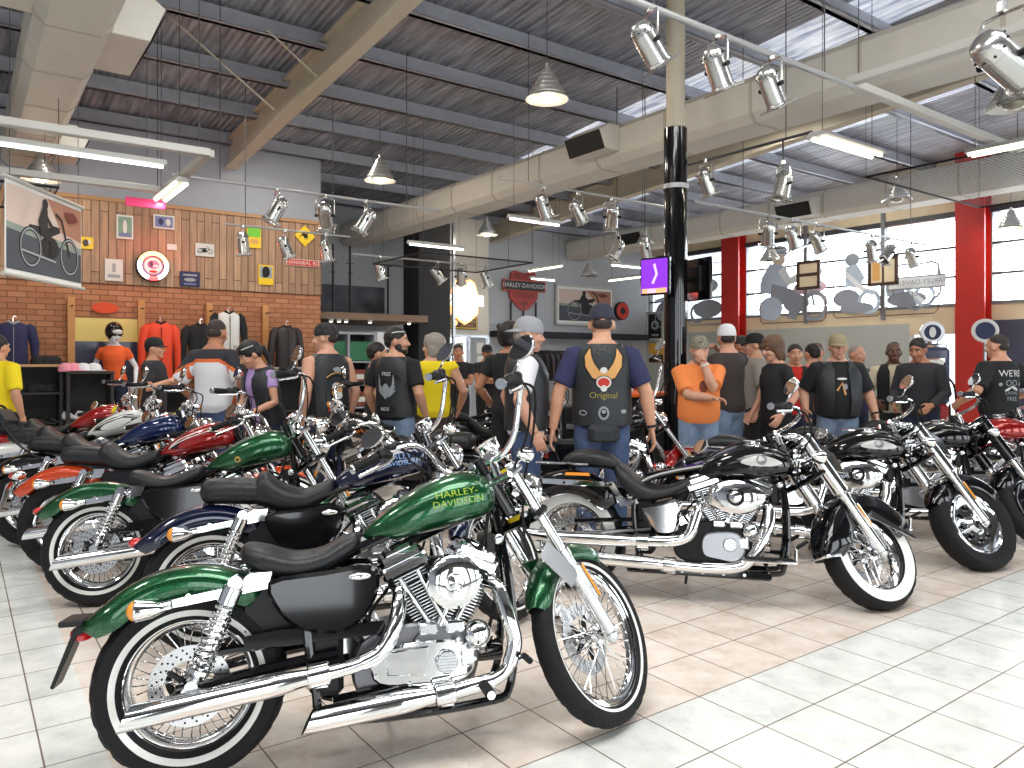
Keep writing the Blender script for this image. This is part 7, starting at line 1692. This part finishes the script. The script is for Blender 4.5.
# mannequin
mq, msh, _, mb_ = person(at(114, 11.4).x, 11.4, -75, 'white female mannequin in an orange t-shirt and black helmet by the shelves', H=1.78, z0=.2, skin_m=mat('white_mannequin', rgb(220,222,226), .25), top=mat('bright_orange_cotton', rgb(232,96,40), .8), sleeve=.5, legs=denim_d, hair=None, female=True, voxel=.010, L=(.08, .30, .92), R=(.06, -.30, .92), head=(40, 0))
b = MB(); b.box((0,0,.1), (.5, .46, .2), dkc, .01); pl_ = b.build('display_plinth', loc=(mq.location.x, mq.location.y, 0)); pl_.rotation_euler = (0, 0, ANG); tag(pl_, 'low dark plinth under the mannequin', 'plinth')
mq.name = 'mannequin'; mq['category'] = 'mannequin'; del mq['group']
for c in list(kids(mq)):
    if c.name.startswith('body'):
        for q in kids(c): bpy.data.objects.remove(q)
decal_on(msh, [rect(-.09, .09, 1.22, 1.27, brn)], 1, 'shirt_print')
b = MB(); c = V(.0, 0, 1.71); b.ell(c, (.145, .125, .145), black_gloss, 24, 14); b.build('helmet_shell', mq)
b = MB(); b.ell(c+V(.05, .04, -.01), (.10, .09, .05), p_white, 16, 8); b.build('helmet_flash', mq)
# sunglass / gauge table items, distant motorcycles accessories rack behind vests
e = room(empty('clothes_rack')); p = solve(572, v=15.0); e.location = (p.x, p.y, 0); tag(e, 'long clothes rack of dark and brown jackets along the back wall', 'clothes rack')
b = MB(); b.tube([(-1.5, 0, 1.75), (1.5, 0, 1.75)], .02, steel, 8)
for x in (-1.5, 1.5): b.tube([(x, 0, 0), (x, 0, 1.75)], .02, steel, 8); b.tube([(x, -.3, .03), (x, .3, .03)], .02, steel, 8)
b.build('rack_frame', e)
rr = random.Random(2)
for i in range(16):
    x = -1.4+i*.185; q = e.location+AX*x; m = rr.choice([c_black, c_char, mat('dark_brown_leather', (0,0,0)), mat('tan_brown_leather', rgb(110,70,46), .5), c_black])
    b = MB(); b.loft([eloop((0,0,z), a_, d_, 16) for z, a_, d_ in ((1.70, .03, .10), (1.62, .06, .22), (1.3, .07, .24), (.95, .07, .25))], m)
    for s in (-1, 1): b.tube([(0, s*.2, 1.6), (0, s*.27, 1.4), (0, s*.28, 1.0)], [.05, .055, .04], m, 8)
    o = b.build('hanging_jacket', loc=(q.x, q.y, .03)); o.rotation_euler = (0,0,ANG); tag(o, 'dark or brown jacket hanging on the long rack at the back wall', 'jacket', 'jackets on the back rack')
b = MB(); b.box((0,0,.5), (.5, .45, 1.0), black_semi, .02)
for z in (.35, .5, .65, .8):
    b.box((0, -.23, z), (.42, .02, .05), steel)
o = b.build('tool_cabinet', loc=(at(585, 7.9).x, 7.9, 0)); tag(o, 'dark cabinet with rows of small silver drawers behind the vest wearers', 'cabinet')
# ================================================================ CAMERA, LIGHT, WORLD
cam = bpy.data.cameras.new('camera'); co = bpy.data.objects.new('camera', cam); COL.objects.link(co)
co.location = (0, 0, CH); co.rotation_euler = (PI/2, 0, 0)
cam.sensor_width = 36; cam.sensor_fit = 'HORIZONTAL'; cam.lens = 36*F/1024; cam.shift_y = -(384-HZ)/1024; cam.clip_end = 200
SC.camera = co
w = bpy.data.worlds.new('world'); SC.world = w; w.use_nodes = True
nt = w.node_tree; bg = nt.nodes['Background']; bg.inputs[0].default_value = (.90, .95, 1, 1); bg.inputs[1].default_value = WORLD
def area(name, loc, target, sx, sy, e, col=(1,1,1)):
    l = bpy.data.lights.new(name, 'AREA'); l.shape = 'RECTANGLE'; l.size = sx; l.size_y = sy; l.energy = e; l.color = col
    o = bpy.data.objects.new(name, l); COL.objects.link(o); o.location = loc
    d = Vector(target)-Vector(loc); o.rotation_euler = d.to_track_quat('-Z', 'Y').to_euler(); return o
def dayarea(u0, u1, v0, v1, z0, z1, inward, e, col=(.93, .97, 1)):
    c = UV((u0+u1)/2, (v0+v1)/2, (z0+z1)/2); o = area('daylight', c, c+inward, max(abs(u1-u0), abs(v1-v0)), z1-z0 if z1 > z0 else .9, e, col)
    return o
for u in (-7.9, -4.1, -.3, 3.5, 7.3, 11.1): dayarea(u, u+2.7, V0-.4, V0-.4, .4, 3.5, BX*1, L_FRONT)
dayarea(UW+.4, UW+.4, 7.3, 12.7, 2.65, 4.5, -AX*1, L_WIN); dayarea(UW+.4, UW+.4, 1.2, 6.7, 2.65, 4.5, -AX*1, L_WIN)
for u, vv, k in ((-6.5, 1, .3), (-3, 1, .5), (.2, 1, .95), (2.2, 1, 1), (6.5, 0, .8), (-6.5, 5.6, .5), (-2.5, 5.6, .5), (2.2, 5.6, .5)): area('roof_fill', UV(u, vv, roof_z(vv)-.32), UV(u, vv, 0), 1.0 if vv > 4 else 5, 1.0, L_FILL*k, (1, .985, .96))  # added fill panels out of view under the roof, to brighten floor and chrome
for u, vv in ((2.0, 10.5), (4.4, 11.5), (10.3, 7.5), (15, 9)): area('hall_fill', UV(u, vv, roof_z(vv)-.35), UV(u, vv, 0), .4, .4, L_FILL*.35, (1, .96, .88))  # small fill lights added over the far hall, not fittings of the room
SC.view_settings.view_transform = 'Standard'; SC.view_settings.look = 'None'; SC.view_settings.gamma = 1
SC.view_settings.exposure = EXPO; SC.view_settings.use_curve_mapping = False
SC.cycles.use_denoising = True
SC.cycles.max_bounces = 8; SC.cycles.diffuse_bounces = 4; SC.cycles.glossy_bounces = 4; SC.cycles.transmission_bounces = 4; SC.cycles.transparent_max_bounces = 8
SC.cycles.sample_clamp_indirect = 6
